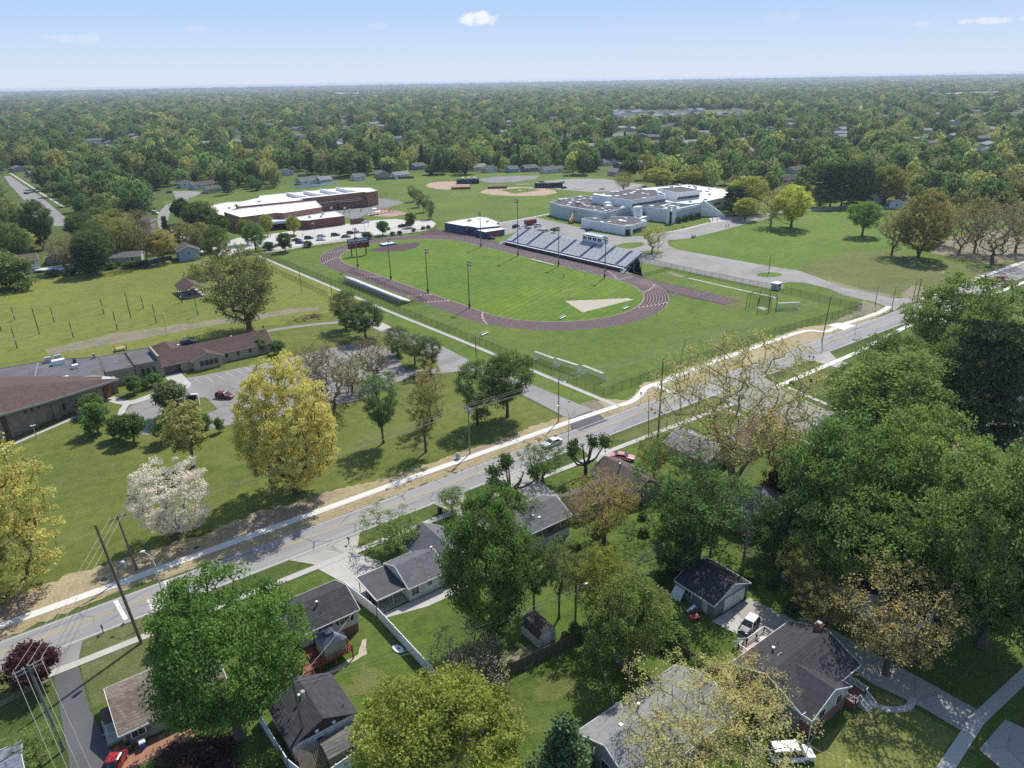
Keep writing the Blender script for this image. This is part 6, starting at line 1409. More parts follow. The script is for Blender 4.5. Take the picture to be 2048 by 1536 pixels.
for (px, py, L, W, hgt, lb) in ((1905, 193, 190, 50, 9, 'long white industrial shed on the right horizon'), (1955, 190, 130, 40, 9, 'second white industrial shed behind the long one'), (1985, 197, 60, 40, 11, 'pale gabled works hall at the right edge of the sheds'), (735, 180.5, 240, 60, 9, 'long white warehouse on the central horizon'), (770, 181, 160, 50, 9, 'white warehouse beside the central horizon warehouse'),
                                (520, 181, 260, 60, 8, 'pale flat warehouse on the left horizon'), (1700, 221, 70, 22, 6, 'low white building in the right woods'), (80, 243, 60, 24, 5, 'pale low building at the far left'), (330, 240, 40, 20, 5, 'cream low building in the left woods'), (1925, 155, 300, 60, 8, 'pale shed line close to the right horizon')):
    if py < 168: continue
    p = G(px, py); h = thing('warehouse', lb, 'warehouse', p, -TH); MB().box(-L / 2, L / 2, -W / 2, W / 2, 0, hgt).build('wall', PANELW, h); MB().box(-L / 2 - 1, L / 2 + 1, -W / 2 - 1, W / 2 + 1, hgt, hgt + .5).build('roof', ROOFW, h); HOUSES_AT.append((p.x, p.y, max(L, W) * .55))
# ------------------------------------------------------------------ vehicles
def loft(m, secs, mi):
    """secs: rings of equal length; skin them"""
    n = len(secs[0]); vs = [v for s in secs for v in s]
    fs = [(i * n + j, (i + 1) * n + j, (i + 1) * n + (j + 1) % n, i * n + (j + 1) % n) for i in range(len(secs) - 1) for j in range(n)]
    fs += [tuple(range(n)), tuple((len(secs) - 1) * n + j for j in range(n))[::-1]]
    m.add(vs, fs, mi)
def carring(x, w_, z0, z1, zc=None, ch=.12):
    return [(x, -w_ + ch * .5, z0), (x, w_ - ch * .5, z0), (x, w_, z0 + ch), (x, w_, (z0 + z1) * .58), (x, w_ - ch * .5, z1 - ch * .35), (x, w_ - ch * 2, z1), (x, -w_ + ch * 2, z1), (x, -w_ + ch * .5, z1 - ch * .35), (x, -w_, (z0 + z1) * .58), (x, -w_, z0 + ch)]
def make_car(kind, label):
    t = thing('parked_car', label, 'car' if kind != 'pickup' else 'pickup')
    L, W, Hh = dict(sedan=(4.9, .9, 1.45), suv=(4.6, .92, 1.68), pickup=(5.6, .98, 1.8), mini=(4.1, .88, 1.58), van=(5.1, .98, 1.95))[kind]
    hood = .98 if kind in ('sedan', 'mini') else 1.08
    b = MB(); f_ = L / 2
    loft(b, [carring(-f_, W * .82, .42, .82), carring(-f_ + .12, W * .95, .3, hood - .06), carring(-f_ + .8, W, .24, hood), carring(0, W, .22, hood + .02), carring(f_ - 1.0, W, .24, hood - .04), carring(f_ - .2, W * .93, .3, hood - .2), carring(f_, W * .78, .38, hood - .34)], 0)
    b.build('body', PAINTC, t, False)
    # greenhouse: base ring on the body, smaller roof ring
    c0, c1, r0, r1 = dict(sedan=(-1.75, 1.05, -1.05, .25), suv=(-2.15, 1.05, -1.95, .3), pickup=(-.75, 1.25, -.55, .55), mini=(-1.9, 1.0, -1.55, .2), van=(-2.4, 1.5, -2.25, .7))[kind]
    wb, wt = W * .93, W * .74
    cab = MB(); cab.add([(c0, -wb, hood - .03), (c1, -wb, hood - .03), (c1, wb, hood - .03), (c0, wb, hood - .03), (r0, -wt, Hh - .07), (r1, -wt, Hh - .07), (r1, wt, Hh - .07), (r0, wt, Hh - .07)], [(0, 1, 5, 4), (1, 2, 6, 5), (2, 3, 7, 6), (3, 0, 4, 7)])
    cab.build('window', GLASS, t)
    r = MB(); e = .04
    r.add([(r0 - e, -wt - e, Hh - .07), (r1 + e, -wt - e, Hh - .07), (r1 + e, wt + e, Hh - .07), (r0 - e, wt + e, Hh - .07), (r0 + .1, -wt + .1, Hh), (r1 - .08, -wt + .1, Hh), (r1 - .08, wt - .1, Hh), (r0 + .1, wt - .1, Hh)], [(0, 1, 5, 4), (1, 2, 6, 5), (2, 3, 7, 6), (3, 0, 4, 7), (4, 5, 6, 7), (3, 2, 1, 0)])
    for (a, b_) in (((c0, hood), (r0, Hh - .05)), ((c1, hood), (r1, Hh - .05)), (((c0 + c1) / 2, hood), ((r0 + r1) / 2, Hh - .05))):
        for s in (-1, 1): r.bar((a[0], s * (wb + .012), a[1]), (b_[0], s * (wt + .015), b_[1]), .07, .05)
    r.build('roof', PAINTC, t)
    if kind == 'pickup':
        d = MB(); d.box(-2.65, -.85, -.78, .78, hood - .02, hood + .02); d.build('bed_floor', BLACK, t)
        d = MB(); d.box(-2.75, -.85, -.97, -.84, hood - .02, hood + .3); d.box(-2.75, -.85, .84, .97, hood - .02, hood + .3); d.box(-2.8, -2.7, -.95, .95, hood - .1, hood + .3); d.build('bed_side', PAINTC, t)
    for sx in (-1, 1):
        for sy in (-1, 1):
            x, y = sx * L * .3, sy * W; wv = MB(); wv.tube([(x, y - .16 * sy, .33), (x, y + .03 * sy, .33)], .33, 12); wo_ = wv.build('wheel', RUBBER, t)
            hb = MB(); hb.tube([(x, y + .03 * sy, .33), (x, y + .045 * sy, .33)], .2, 8); hb.build('rim', CHROME, wo_)
    for s in (-1, 1):
        MB().box(f_ - .16, f_ - .04, s * W * .58 - .16, s * W * .58 + .16, hood - .44, hood - .26).build('headlight', LAMPW, t)
        MB().box(-f_ - .0, -f_ + .12, s * W * .62 - .15, s * W * .62 + .15, .68, .88).build('taillight', REDL, t)
        mr = MB(); mr.ball((c1 - .25, s * (W + .1), hood + .08), .1, .1, .07); mr.build('mirror', PAINTC, t)
    for ch in t.children: ch.color = (.5, .5, .5, 1)
    return t
CARS = {k: make_car(k, 'car') for k in ('sedan', 'suv', 'pickup', 'mini', 'van')}
USED = set()
PAL = dict(white=(.72, .72, .72), silver=(.42, .43, .45), black=(.015, .015, .017), navy=(.015, .022, .05), dred=(.16, .012, .02), red=(.4, .02, .02), grey=(.12, .125, .13), blue=(.03, .06, .14), pink=(.62, .2, .2))
def car(kind, px, py, rot, colr, label, group=None, roof=None, name=None, loc=None, cat=None):
    p = loc or G(px, py); src = CARS[kind]
    if kind in USED: r = dup(src, p, rot)
    else: r = src; USED.add(kind); r.location = p if len(p) == 3 else (p[0], p[1], 0); r.rotation_euler.z = rot
    r['label'] = label; r['category'] = cat or ('pickup' if kind == 'pickup' else 'car')
    if 'group' in r: del r['group']
    if group: r['group'] = group
    if name: r.name = name
    for c in r.children:
        n_ = c.name.split('.')[0]; c.color = tuple(PAL[roof if roof and n_ == 'roof' else colr]) + (1,)
    return r
car('sedan', 1104, 890, math.pi, 'white', 'white sedan driving on the main road', name='moving_car')
car('pickup', 1999, 562, math.pi, 'red', 'red pickup truck driving on the main road at the right', name='moving_pickup')
car('suv', 450, 796, -.9, 'dred', 'dark red hatchback parked on the church lot')
car('suv', 376, 689, .05, 'navy', 'dark blue car parked behind the brown gabled church wing')
car('mini', 1490, 1264, math.pi + .2, 'navy', 'navy compact car with white roof beside the back deck', roof='white', loc=(74.6, 45.6))
car('sedan', 228, 1538, -2.2, 'red', 'bright red car at the bottom edge by the brick patio')
car('sedan', 1262, 934, -.9, 'pink', 'pinkish red car beyond the brown roofed house', loc=(96.0, 92.0))
car('van', 1535, 1508, -.6, 'white', 'white van under the pale budding tree at the bottom edge', loc=(60.6, 29.6))
car('suv', 1652, 1172, .3, 'black', 'black car parked in tree shade behind the garage', loc=(89.0, 49.2))
car('sedan', 2000, 1545, -.1, 'white', 'white car on the street at the bottom right corner', loc=(80.6, 9.4)); car('suv', 2040, 1490, -.1, 'silver', 'silver car on the street cut by the right edge', loc=(88.6, 11.6))
car('sedan', 1387, 474, .55, 'silver', 'silver sedan driving up to the white school')
GC = 'cars parked at the brick school'
for kind, px, py, rot, cl, lb in (('suv', 584, 475, .1, 'dred', 'dark red car nearest the brick school entrance'), ('sedan', 594, 482, -.6, 'navy', 'navy car left of its bluish neighbour in the school lot'), ('sedan', 601, 487, -.6, 'blue', 'bluish car closest to the round dark lot tree'), ('suv', 618, 478, -.5, 'black', 'black car between two white ones and the blue pair'),
                          ('sedan', 643, 474, -.5, 'silver', 'silver car behind the front white one in the school lot'), ('sedan', 642, 481, -.5, 'white', 'white car in the middle of the school lot'), ('suv', 671, 472, -.4, 'black', 'black suv alone in the middle lane of the school lot'), ('sedan', 692, 475, -.4, 'grey', 'dark grey sedan right of the lone black suv'),
                          ('suv', 702, 468, -.4, 'navy', 'navy suv next to a white car near the lamp'), ('sedan', 715, 466, -.4, 'white', 'white car next to the navy suv'), ('suv', 732, 470, -.4, 'grey', 'grey car in front of the lot fence bushes'), ('sedan', 537, 489, .2, 'blue', 'blue car behind another at the left end of the school lot'),
                          ('sedan', 534, 495, .2, 'navy', 'navy car at the left end of the school lot'), ('sedan', 556, 493, .1, 'grey', 'grey sedan next to the round dark lot tree'), ('sedan', 731, 446, .15, 'white', 'white car alone by the playground edge'), ('pickup', 806, 454, .15, 'black', 'black pickup on the turning loop'), ('suv', 818, 452, .15, 'navy', 'navy car in front of the loop pickup')):
    car(kind, px, py, rot, cl, lb, GC)
GD = 'vehicles parked behind the grandstand'
for kind, px, py, rot, cl, lb in (('pickup', 1032, 455, .4, 'black', 'black pickup at the blue field house corner'), ('sedan', 1042, 457, .9, 'white', 'white car beside the red trailer'), ('pickup', 1076, 454, .3, 'white', 'white pickup behind the red trailer'), ('sedan', 1055, 459, .2, 'dred', 'dark red car in front of the red trailer'),
                          ('sedan', 1076, 462, .2, 'white', 'white car just behind the grandstand top'), ('suv', 1090, 464, .2, 'silver', 'silver suv behind the grandstand top'), ('sedan', 1104, 468, .2, 'white', 'white sedan nearest the press box'), ('pickup', 1110, 462, .1, 'black', 'black pickup behind the white sedan near the press box'),
                          ('suv', 1178, 462, .2, 'navy', 'navy car beside the low white school block'), ('pickup', 980, 478, -1.0, 'black', 'black pickup in front of the red shed door')):
    car(kind, px, py, rot, cl, lb, GD)
for kind, px, py, rot, cl, lb in (('van', 1125, 367, .1, 'white', 'white van on the far parking lot'), ('suv', 1128, 377, .1, 'navy', 'dark car beside the far lot tarp shelter'), ('sedan', 1204, 379, .1, 'white', 'white car alone in the far parking lot'), ('suv', 1084, 366, .1, 'black', 'black car at the left end of the far lot'), ('suv', 1289, 376, .1, 'black', 'black car at the right end of the far lot'),
                          ('sedan', 98, 421, -1.0, 'silver', 'silver car parked on the left suburban street'), ('suv', 78, 409, -1.0, 'black', 'black car parked behind the silver street car'), ('van', 70, 404, -1.0, 'black', 'black van parked farthest up the left street'), ('sedan', 54, 388, -1.0, 'navy', 'navy car in the middle of the left street'),
                          ('sedan', 339, 386, .4, 'black', 'black car at the bend of the curved road'), ('sedan', 393, 481, -.5, 'white', 'white car by the light blue house'), ('sedan', 401, 485, -.5, 'navy', 'navy car next to the white car by the light blue house'), ('van', 311, 428, -1.0, 'white', 'white van on the curved road'), ('sedan', 640, 356, 0, 'white', 'white car in the yard behind the brick school')):
    car(kind, px, py, rot, cl, lb)
# trailer, telehandler, tarps and shelters
t = thing('horse_trailer', 'long dark red trailer parked behind the grandstand', 'trailer', G(1061, 450), .05); m = MB(); m.box(-3.6, 3.4, -1.1, 1.1, .6, 2.9); m.prism([(3.4, -1.0), (4.2, -.3), (4.2, .3), (3.4, 1.0)], .6, 2.4); m.build('body', M('maroon_paint', (.2, .02, .03), .4, .1, 1), t)
for x in (-1.2, -.2): m = MB(); m.tube([(x, -1.15, .4), (x, 1.15, .4)], .4, 10); m.build('wheel', RUBBER, t)
t = thing('telehandler', 'yellow telescopic lift reaching its boom onto the white school roof', 'lift', G(1143, 446), .62); YLW = M('machine_yellow', (.55, .30, .02), .5, .1, 1)
m = MB(); m.box(-2.2, 2.0, -1.0, 1.0, .7, 1.5); m.box(-.9, .7, -1.05, -.2, 1.5, 2.7); m.build('body', YLW, t)
m = MB(); m.bar((-2.0, .4, 1.7), (5.2, .2, 4.4), .5, .6); m.build('boom', YLW, t); m = MB(); m.bar((5.0, .2, 4.3), (13.5, 0, 8.3), .35, .4); m.build('boom_end', M('boom_grey', (.08, .08, .08), .5), t)
m = MB(); m.box(13, 15.2, -1.1, 1.1, 8.0, 8.9); m.build('basket', M('rust_red', (.3, .09, .05), .8), t)
for x in (-1.5, 1.4):
    for y in (-1.1, 1.1): m = MB(); m.tube([(x, y - .22, .6), (x, y + .22, .6)], .6, 12); m.build('wheel', RUBBER, t)
TARP = M('dark_tarp', (.02, .04, .045), .8, .2, .6)
for px, py, L, lb in ((936, 367, 17, 'dark tarp covered batting cage beside the far ball field'), (1097, 375, 20, 'dark tarp covered shelter beside the far parking lot')):
    t = thing('batting_cage', lb, 'cage', G(px, py), -.62); m = MB(); m.box(-L / 2, L / 2, -2.2, 2.2, 0, 3.4); m.build('tarp', TARP, t); m = MB(); [m.box(x - .1, x + .1, y - .1, y + .1, 0, 3.7) for x in (-L / 2, 0, L / 2) for y in (-2.3, 2.3)]; m.build('post', GALV, t)
    if px < 1000:
        for k in range(3): m = MB(); m.ball((-4 + k * 4.5, 0, 4.0), 1.6, 1.2, .9); m.build('rolled_cover', ROOFW, t)
for px, py, lb in ((922, 378, 'long orange roofed dugout beside the round clay infield'), (995, 377, 'long orange roofed dugout beside the clay diamond')):
    t = thing('dugout', lb, 'dugout', G(px, py), -.55); m = MB(); m.box(-7, 7, -1.3, 1.3, 2.2, 2.35); m.build('roof', M('rusty_roof', (.33, .13, .07), .8, .2, 1), t)
    m = MB(); [m.box(x - .1, x + .1, y - .1, y + .1, 0, 2.2) for x in (-6.8, -3.4, 0, 3.4, 6.8) for y in (-1.2, 1.2)]; m.box(-7, 7, 1.15, 1.25, 0, 1.2); m.build('frame', M('rust_frame', (.2, .09, .06), .8), t)
t = thing('backstop', 'white topped bench row behind the clay diamond', 'bench', G(1046, 371), -.6); m = MB()
for i in range(3): m.box(-5, 5, -1 + i * .6, -.7 + i * .6, .4 + i * .35, .46 + i * .35)
m.build('bench', ALU, t)
# ------------------------------------------------------------------ light masts, poles and wires
def mast(px, py, h, label, faces=1.0, group='floodlight masts round the football field', low=False):
    t = thing('floodlight_mast', label, 'floodlight', G(px, py), 0, group)
    m = MB(); m.tube([(0, 0, 0), (0, 0, h * .5), (0, 0, h)], [.24, .19, .12], 8); m.build('pole', M('mast_steel', (.19, .185, .18), .6, .15, 1), t)
    m = MB(); m.bar((-.2, -1.1, h - .25), (.2, 1.1, h - .25), .12, .12); m.bar((-.2, -1.1, h - 1.3), (.2, 1.1, h - 1.3), .12, .12); m.build('crossarm', GALV, t)
    for z in (h - .2, h - 1.25):
        for y in (-.95, 0, .95):
            m = MB(); m.tube([(.15 * faces, y, z), (.55 * faces, y, z - .28)], [.16, .36], 8); m.build('lamp', M('lamp_housing', (.10, .10, .105), .5), t)
    m = MB(); m.box(-.3, .3, -.25, .25, .4, 1.5); m.build('control_box', M('rust_box', (.14, .05, .03), .8), t)
    return t
for px, py, h, fc, lb in ((716, 535, 16.5, 1, 'floodlight mast beside the scoreboard'), (782, 559, 16.5, 1, 'floodlight mast behind the middle of the narrow bleacher'), (856, 586, 16.5, 1, 'floodlight mast just past the narrow bleacher'), (939, 616, 16.5, 1, 'nearest floodlight mast on the near side of the track'),
                          (962, 494, 16.5, -1, 'floodlight mast before the blue field house'), (1036, 512, 25, -1, 'tallest floodlight mast at the end of the grandstand'), (1117, 532, 16.5, -1, 'floodlight mast before the middle of the grandstand'), (1209, 556, 16.5, -1, 'floodlight mast at the right end of the grandstand')):
    mast(px, py, h, lb, fc)
def pole(px, py, h, label, r=.16, arms=(), trans=None, lamp=None, lean=(0, 0), mat=WOODP, name='utility_pole', cat='utility pole', group=None, loc=None):
    p = Vector(loc) if loc else G(px, py); t = thing(name, label, cat, p, 0, group); tp = Vector((lean[0], lean[1], h))
    m = MB(); m.tube([(0, 0, 0), tp * .5, tp], [r, r * .85, r * .65], 8); m.build('pole', mat, t)
    for z, L, ang in arms:
        c, s = math.cos(ang), math.sin(ang); m = MB(); q = tp * (z / h); m.bar((q.x - c * L / 2, q.y - s * L / 2, z), (q.x + c * L / 2, q.y + s * L / 2, z), .12, .14); a = m.build('crossarm', mat, t)
        m = MB(); [m.cyl(q.x + c * L * k, q.y + s * L * k, z + .07, z + .3, .05, .03, 6) for k in (-.47, -.2, .2, .47)]; m.build('insulator', LAMPW, a)
    if trans: m = MB(); m.cyl(trans[0], trans[1], trans[2], trans[2] + 1.1, .28, n=10); m.cyl(trans[0], trans[1], trans[2] + 1.1, trans[2] + 1.2, .3, .18, n=10); m.build('transformer', GALV, t)
    if lamp:
        q = tp * (lamp[2] / h); m = MB(); m.tube([(q.x, q.y, lamp[2]), (q.x + lamp[0] * .5, q.y + lamp[1] * .5, lamp[2] + .5), (q.x + lamp[0], q.y + lamp[1], lamp[2] + .45)], .05, 5); a = m.build('lamp_arm', GALV, t)
        m = MB(); m.ball((q.x + lamp[0] * 1.15, q.y + lamp[1] * 1.15, lamp[2] + .4), .38, .16, .12); m.build('lamp_head', LAMPW, a)
    return p + tp
X_, Y_ = 0.0, math.pi / 2
P1 = pole(283, 1286, 20.0, 'tall dark wooden utility pole standing by the corner sidewalk', .24, trans=(.3, -.1, 12.6), lean=(-1.5, .4))
P2 = pole(274, 1140, 10.8, 'shorter brown pole with crossarm on the straw verge', .2, arms=((10.3, 2.6, X_ + .2),), lean=(-.8, -.2))
P3 = pole(940, 908, 11.0, 'grey pole with crossarm and wires on the straw verge', .16, arms=((10.6, 3.0, Y_ + .4), (9.8, 2.2, X_)), trans=(.25, 0, 9.2), mat=M('silvered_wood', (.25, .23, .2), .9, .2, 1))
P4 = pole(1117, 843, 10.8, 'pole with crossarm at the end of the church lane', .15, arms=((10.4, 2.6, Y_),), mat=MATS['silvered_wood'], lamp=(2.0, .6, 8.6))
P5 = pole(1316, 874, 18.3, 'tall plain pole on the south sidewalk by the hedge', .2)
pole(1297, 876, 9.2, 'thin leaning pole next to the tall plain pole', .1, lean=(1.3, 1.8), mat=WOODP)
P6 = pole(1447, 726, 9.8, 'pole with crossarm behind the sycamore', .15, arms=((9.4, 2.4, Y_),), trans=(-.3, 0, 7.2), mat=MATS['silvered_wood'])
P7 = pole(1644, 682, 13.5, 'brown pole with crossarm near the concrete bus pad', .16, arms=((13.2, 4.0, X_ + .3),), lean=(1.2, 0))
P8 = pole(1827, 637, 12.5, 'leaning brown pole at the school drive mouth', .18, lean=(2.2, 1.0))
pole(1750, 609, 6.2, 'short dark pole left of the school drive mouth', .12, lean=(.6, .2)); pole(1784, 614, 6.8, 'short dark pole with signal box at the drive mouth', .12, lean=(1.0, .4)); P9 = pole(1825, 603, 7.0, 'short dark pole in the corner dirt', .12, lean=(1.0, .3))
P0 = pole(953, 730, 9.0, 'pole with crossarm by the lane beside the fence sidewalk', .15, arms=((8.7, 3.4, Y_ - .5), (7.6, 1.6, X_)), mat=MATS['silvered_wood'])
PA = pole(0, 0, 13, 'double armed pole rising from the bottom left corner', .2, arms=((12.7, 3.2, X_ + .25), (12.2, 3.0, X_ + .25)), loc=tuple(G(128, 1500)), mat=M('grey_pole', (.2, .19, .18), .9, .2, 1), lean=(-.6, .5))
PB_ = pole(1150, 1272, 11.0, 'backyard utility pole with street lamp at the wooden fence corner', .17, arms=((7.6, 1.6, X_ + .7),), lamp=(1.2, -.4, 8.2))
PC = pole(1420, 1118, 9.5, 'wooden pole behind the grey garage', .14, trans=(.25, 0, 8), mat=WOODP)
PD = pole(615, 1500, 11.5, 'wooden pole with big grey transformer against the white garage', .19, trans=(.5, 0, 7.6), lean=(-.3, .2))
pole(1537, 548, 7.6, 'lone dark pole on the drive island', .13, mat=BLACK); pole(664, 592, 7.5, 'pole beside the narrow bleacher fence', .12); pole(604, 586, 10, 'thin dark pole at the meadow edge', .12); pole(1316, 507, 8.5, 'pole beside the tree on the paved island', .1); pole(334, 672, 7, 'thin lamp pole behind the church wing', .08, lamp=(.3, 0, 6.8), mat=GALV)
# street lamps
def lampp(px, py, h, dx, dy, label, loc=None):
    t = thing('street_lamp', label, 'street lamp', loc or G(px, py)); m = MB(); m.tube([(0, 0, .3), (0, 0, h * .82), (dx * .3, dy * .3, h)], [.11, .08, .06], 8); m.tube([(dx * .3, dy * .3, h), (dx, dy, h + .25)], [.05, .04], 6); m.build('pole', M('lamp_white', (.62, .62, .60), .5, .06, 1), t)
    MB().cyl(0, 0, 0, .35, .28, n=10).build('base', CONC, t); m = MB(); m.ball((dx * 1.12, dy * 1.12, h + .25), .4, .2, .13); m.build('lamp_head', LAMPW, t)
lampp(332, 1217, 9.4, -.9, 1.6, 'white street lamp beside the school zone road bars'); lampp(1137, 886, 8.2, -1.3, 1.8, 'white street lamp opposite the church lane'); lampp(1866, 593, 8.2, 1.6, -.8, 'white street lamp at the right junction'); lampp(1988, 945, 8, -1.6, .4, 'grey street lamp before the tan brick house')
for px, py, h, lb in ((630, 479, 8, 'parking lot lamp in the middle of the school lot'), (730, 462, 9, 'parking lot lamp near the low brick wing end'), (737, 455, 9, 'taller lamp at the playground edge'), (506, 506, 8, 'lamp at the school lot entrance'), (1126, 366, 9, 'lamp on the far parking lot'), (1411, 440, 6, 'white flag pole before the white school'), (1178, 478, 8, 'lamp pole beside the press box drive'), (73, 876, 3, 'little lamp by the stone church walk'), (322, 742, 3, 'little lamp by the church entrance canopy')):
    t = thing('lot_lamp', lb, 'lamp post', G(px, py)); MB().tube([(0, 0, 0), (0, 0, h)], [.1, .07], 6).build('pole', GALV, t); m = MB(); m.box(-.55, .55, -.15, .15, h, h + .15); m.build('lamp_head', LAMPW, t)
# practice poles on the meadow
for px, py, h, lb in ((3, 663, 5.4, 0), (35, 697, 6.6, 0), (79, 668, 8.6, 1), (109, 645, 5.2, 0), (147, 675, 5.2, 0), (208, 628, 5.4, 0), (235, 660, 6.2, 0), (262, 637, 9.2, 1), (287, 617, 4.6, 0), (313, 646, 6.4, 0), (396, 631, 6.0, 0), (364, 605, 5, 0), (30, 640, 4.5, 0)):
    t = thing('rope_course_pole', 'tall rope course pole on the meadow' if lb else 'short rope course pole with a white rung box on the meadow', 'pole', G(px, py), 0, 'tall rope course poles' if lb else 'short rope course poles')
    MB().tube([(0, 0, 0), (-.1, .05, h)], [.15, .11], 6).build('pole', M('dark_pole', (.06, .05, .045), .9, .2, 1), t)
    if not lb: MB().box(-.3, .1, -.3, .1, h * .36, h * .5).build('rung_box', PANELS, t)
def wire(a, b, label, sag=.9, off=(0, 0, 0), r=.03, group='overhead wires along the main road', col=None, n=14):
    a, b = Vector(a) + Vector(off), Vector(b) + Vector(off); m = MB()
    m.tube([a.lerp(b, i / n) - Vector((0, 0, sag * 4 * (i / n) * (1 - i / n))) for i in range(n + 1)], r, 4, 0, False)
    o = m.build('overhead_wire', col or M('wire_pale', (.30, .295, .27), .6)); tag(o, label, 'wire', group)
WD = M('wire_dark', (.05, .05, .05), .7)
FAR_L = P2 + Vector((-75, 0.5, 0))
for k in range(4):
    oz = (0, (k - 1.5) * .85, (0, .3, .3, -1.6)[k])
    for a, b, lb in ((P2, P3, 'overhead wire spanning the church lawn verge'), (P3, P4, 'overhead wire between the two silvered verge poles'), (P4, P6, 'overhead wire running past the field fence corner'), (P6, P7, 'overhead wire from behind the sycamore to the bus pad pole'), (P7, P9, 'overhead wire from the bus pad pole to the junction')): wire(a, b, lb, .8 if (b - a).length > 30 else .3, oz, .03, lb)
for k in range(4): wire(PA + Vector(((k - 1.5) * .9, 0, 0)), Vector((PA.x + 3 + k * .8, PA.y - 34, 6.5)), 'pale wire dropping from the double armed pole off the bottom edge', .5, (0, 0, 0), .028, 'wires off the bottom left corner')
for k in range(3): wire(PA + Vector((-1.2 + k * 1.2, 0, 0)), P2 + Vector((-.9 + .9 * k, 0, 0)), 'pale wire crossing the road between the two left poles', .4, (0, 0, 0), .028, 'wires crossing the road at the left')
for k in range(3): wire(PB_ + Vector((0, 0, -3 - k * .5)), PC + Vector((0, 0, -.3 - k * .5)), 'wire from the backyard pole to the garage pole', .5, (0, 0, 0), .025, 'wires to the garage pole')
for k in range(3): wire(PC + Vector((0, 0, -.3 - k * .5)), PC + Vector((46, 16, .8 - k * .5)), 'wire running from the garage pole into the big trees', .5, (0, 0, 0), .025, 'wires into the big trees')
for k in range(2): wire(PB_ + Vector((0, 0, -3 - k * .6)), PD + Vector((0, 0, -1 - k * .6)), 'wire from the backyard pole down to the transformer pole', .9, (0, 0, 0), .025, 'wires to the transformer pole')
wire(PB_ + Vector((.2, 0, -3)), (47.0, 44.4, 4.2), 'service wire dropping to the light grey roof', .3, (0, 0, 0), .025, None); wire(PD + Vector((0, 0, -1.5)), (30.5, 79, 4), 'service wire from the transformer pole to the white charcoal roofed house', .3, (0, 0, 0), .025, None)
wire(PD + Vector((0, 0, -2)), (-2, 78.5, 3), 'service wire from the transformer pole to the tan corner house', .3, (0, 0, 0), .025, None)
wire(P0, P0 + Vector((14, -44, -2)), 'wire from the lane pole toward the fence corner', .4, (0, 0, 0), .028, None)
# ------------------------------------------------------------------ fences
def fence(pts, label, h=1.9, sp=3.4, name='chain_link_fence', infill=CHAIN, postm=BLACK, r=.045, rails=True, px=False, pr=.03):
    pts = GL(pts) if px else pts; t = thing(name, label, 'fence', (pts[0][0], pts[0][1])); O = Vector((pts[0][0], pts[0][1], 0)); s = MB(); rl = MB()
    for a, b in zip(pts[:-1], pts[1:]):
        a = Vector((a[0], a[1], 0)) - O; b = Vector((b[0], b[1], 0)) - O; L = (b - a).length; n = max(1, round(L / sp))
        s.add([(a.x, a.y, .05), (b.x, b.y, .05), (b.x, b.y, h), (a.x, a.y, h)], [(0, 1, 2, 3)])
        if rails: rl.bar((a.x, a.y, h), (b.x, b.y, h), pr * 2, pr * 2)
        for i in range(n + (b - (Vector((pts[-1][0], pts[-1][1], 0)) - O)).length.__lt__(.01)):
            q = a.lerp(b, i / n); p = MB(); p.tube([(q.x, q.y, 0), (q.x, q.y, h + .05)], r, 5); p.build('post', postm, t)
    s.build('mesh', infill, t)
    if rails: rl.build('rail', postm, t)
    return t
fence([(105.0, 339), (110.2, 212), (112.4, 177.6), (115.3, 118.0)], 'long black chain link fence along the fence sidewalk', 2.2, 3.2)
fence([(115.3, 118.0), (180.5, 119.3), (230.3, 116.1)], 'black chain link fence between the sports field and the main road', 2.2, 3.2)
fence([(230.3, 116.1), (229.4, 138.1), (228.8, 151.7), (225.4, 191.2), (227, 214)], 'black chain link fence along the school drive', 2.2, 3.4)
fence([(105.0, 339), (106.5, 331.5), (149, 332.6), (197, 330.5)], 'black chain link fence behind the school lot bushes', 1.8, 3.6)
fence([(98.5, 303), (99.8, 247.9)], 'low black chain link fence at the meadow side', 1.6, 3.2)
fence([(209.6, 200.5), (206.9, 196.5), (206.9, 192.8), (218.5, 193.5), (224.6, 194)], 'low black fence round the grandstand end', 1.3, 2.4)
fence([(202.2, 279.5), (206.6, 202.5)], 'low dark fence between the grandstand and the track', 1.1, 3.0)
fence([(112.2, 266), (114.4, 219), (123, 216)], 'thin fence behind the narrow bleacher', 1.5, 3.0)
fence([(122.2, 276), (123.2, 250), (124.5, 221)], 'thin rail fence between the narrow bleacher and the track', 1.0, 2.6)
def solidfence(pts, label, h, mat, cap=True, sp=2.4, name='vinyl_fence', th=.06, postw=.14, px=False, peak=.12, postm=None):
    pts = GL(pts) if px else pts; t = thing(name, label, 'fence', (pts[0][0], pts[0][1])); O = Vector((pts[0][0], pts[0][1], 0)); s = MB()
    for a, b in zip(pts[:-1], pts[1:]):
        a = Vector((a[0], a[1], 0)) - O; b = Vector((b[0], b[1], 0)) - O; L = (b - a).length; n = max(1, round(L / sp))
        s.bar((a.x, a.y, h / 2 + .03), (b.x, b.y, h / 2 + .03), th, h - .06)
        if cap: s.bar((a.x, a.y, h - .03), (b.x, b.y, h - .03), th * 1.7, .09)
        for i in range(n + 1):
            q = a.lerp(b, i / n); p = MB(); p.box(q.x - postw / 2, q.x + postw / 2, q.y - postw / 2, q.y + postw / 2, 0, h + peak); p.build('post', postm or mat, t)
    s.build('panel', mat, t); return t
VINYL = M('white_vinyl', (.74, .75, .77), .45, .04, .6)
solidfence([(32.9, 88.0), (34.1, 80), (34.5, 60.9), (34.7, 54)], 'tall white vinyl fence running from the driveway down the yards', 1.85, VINYL)
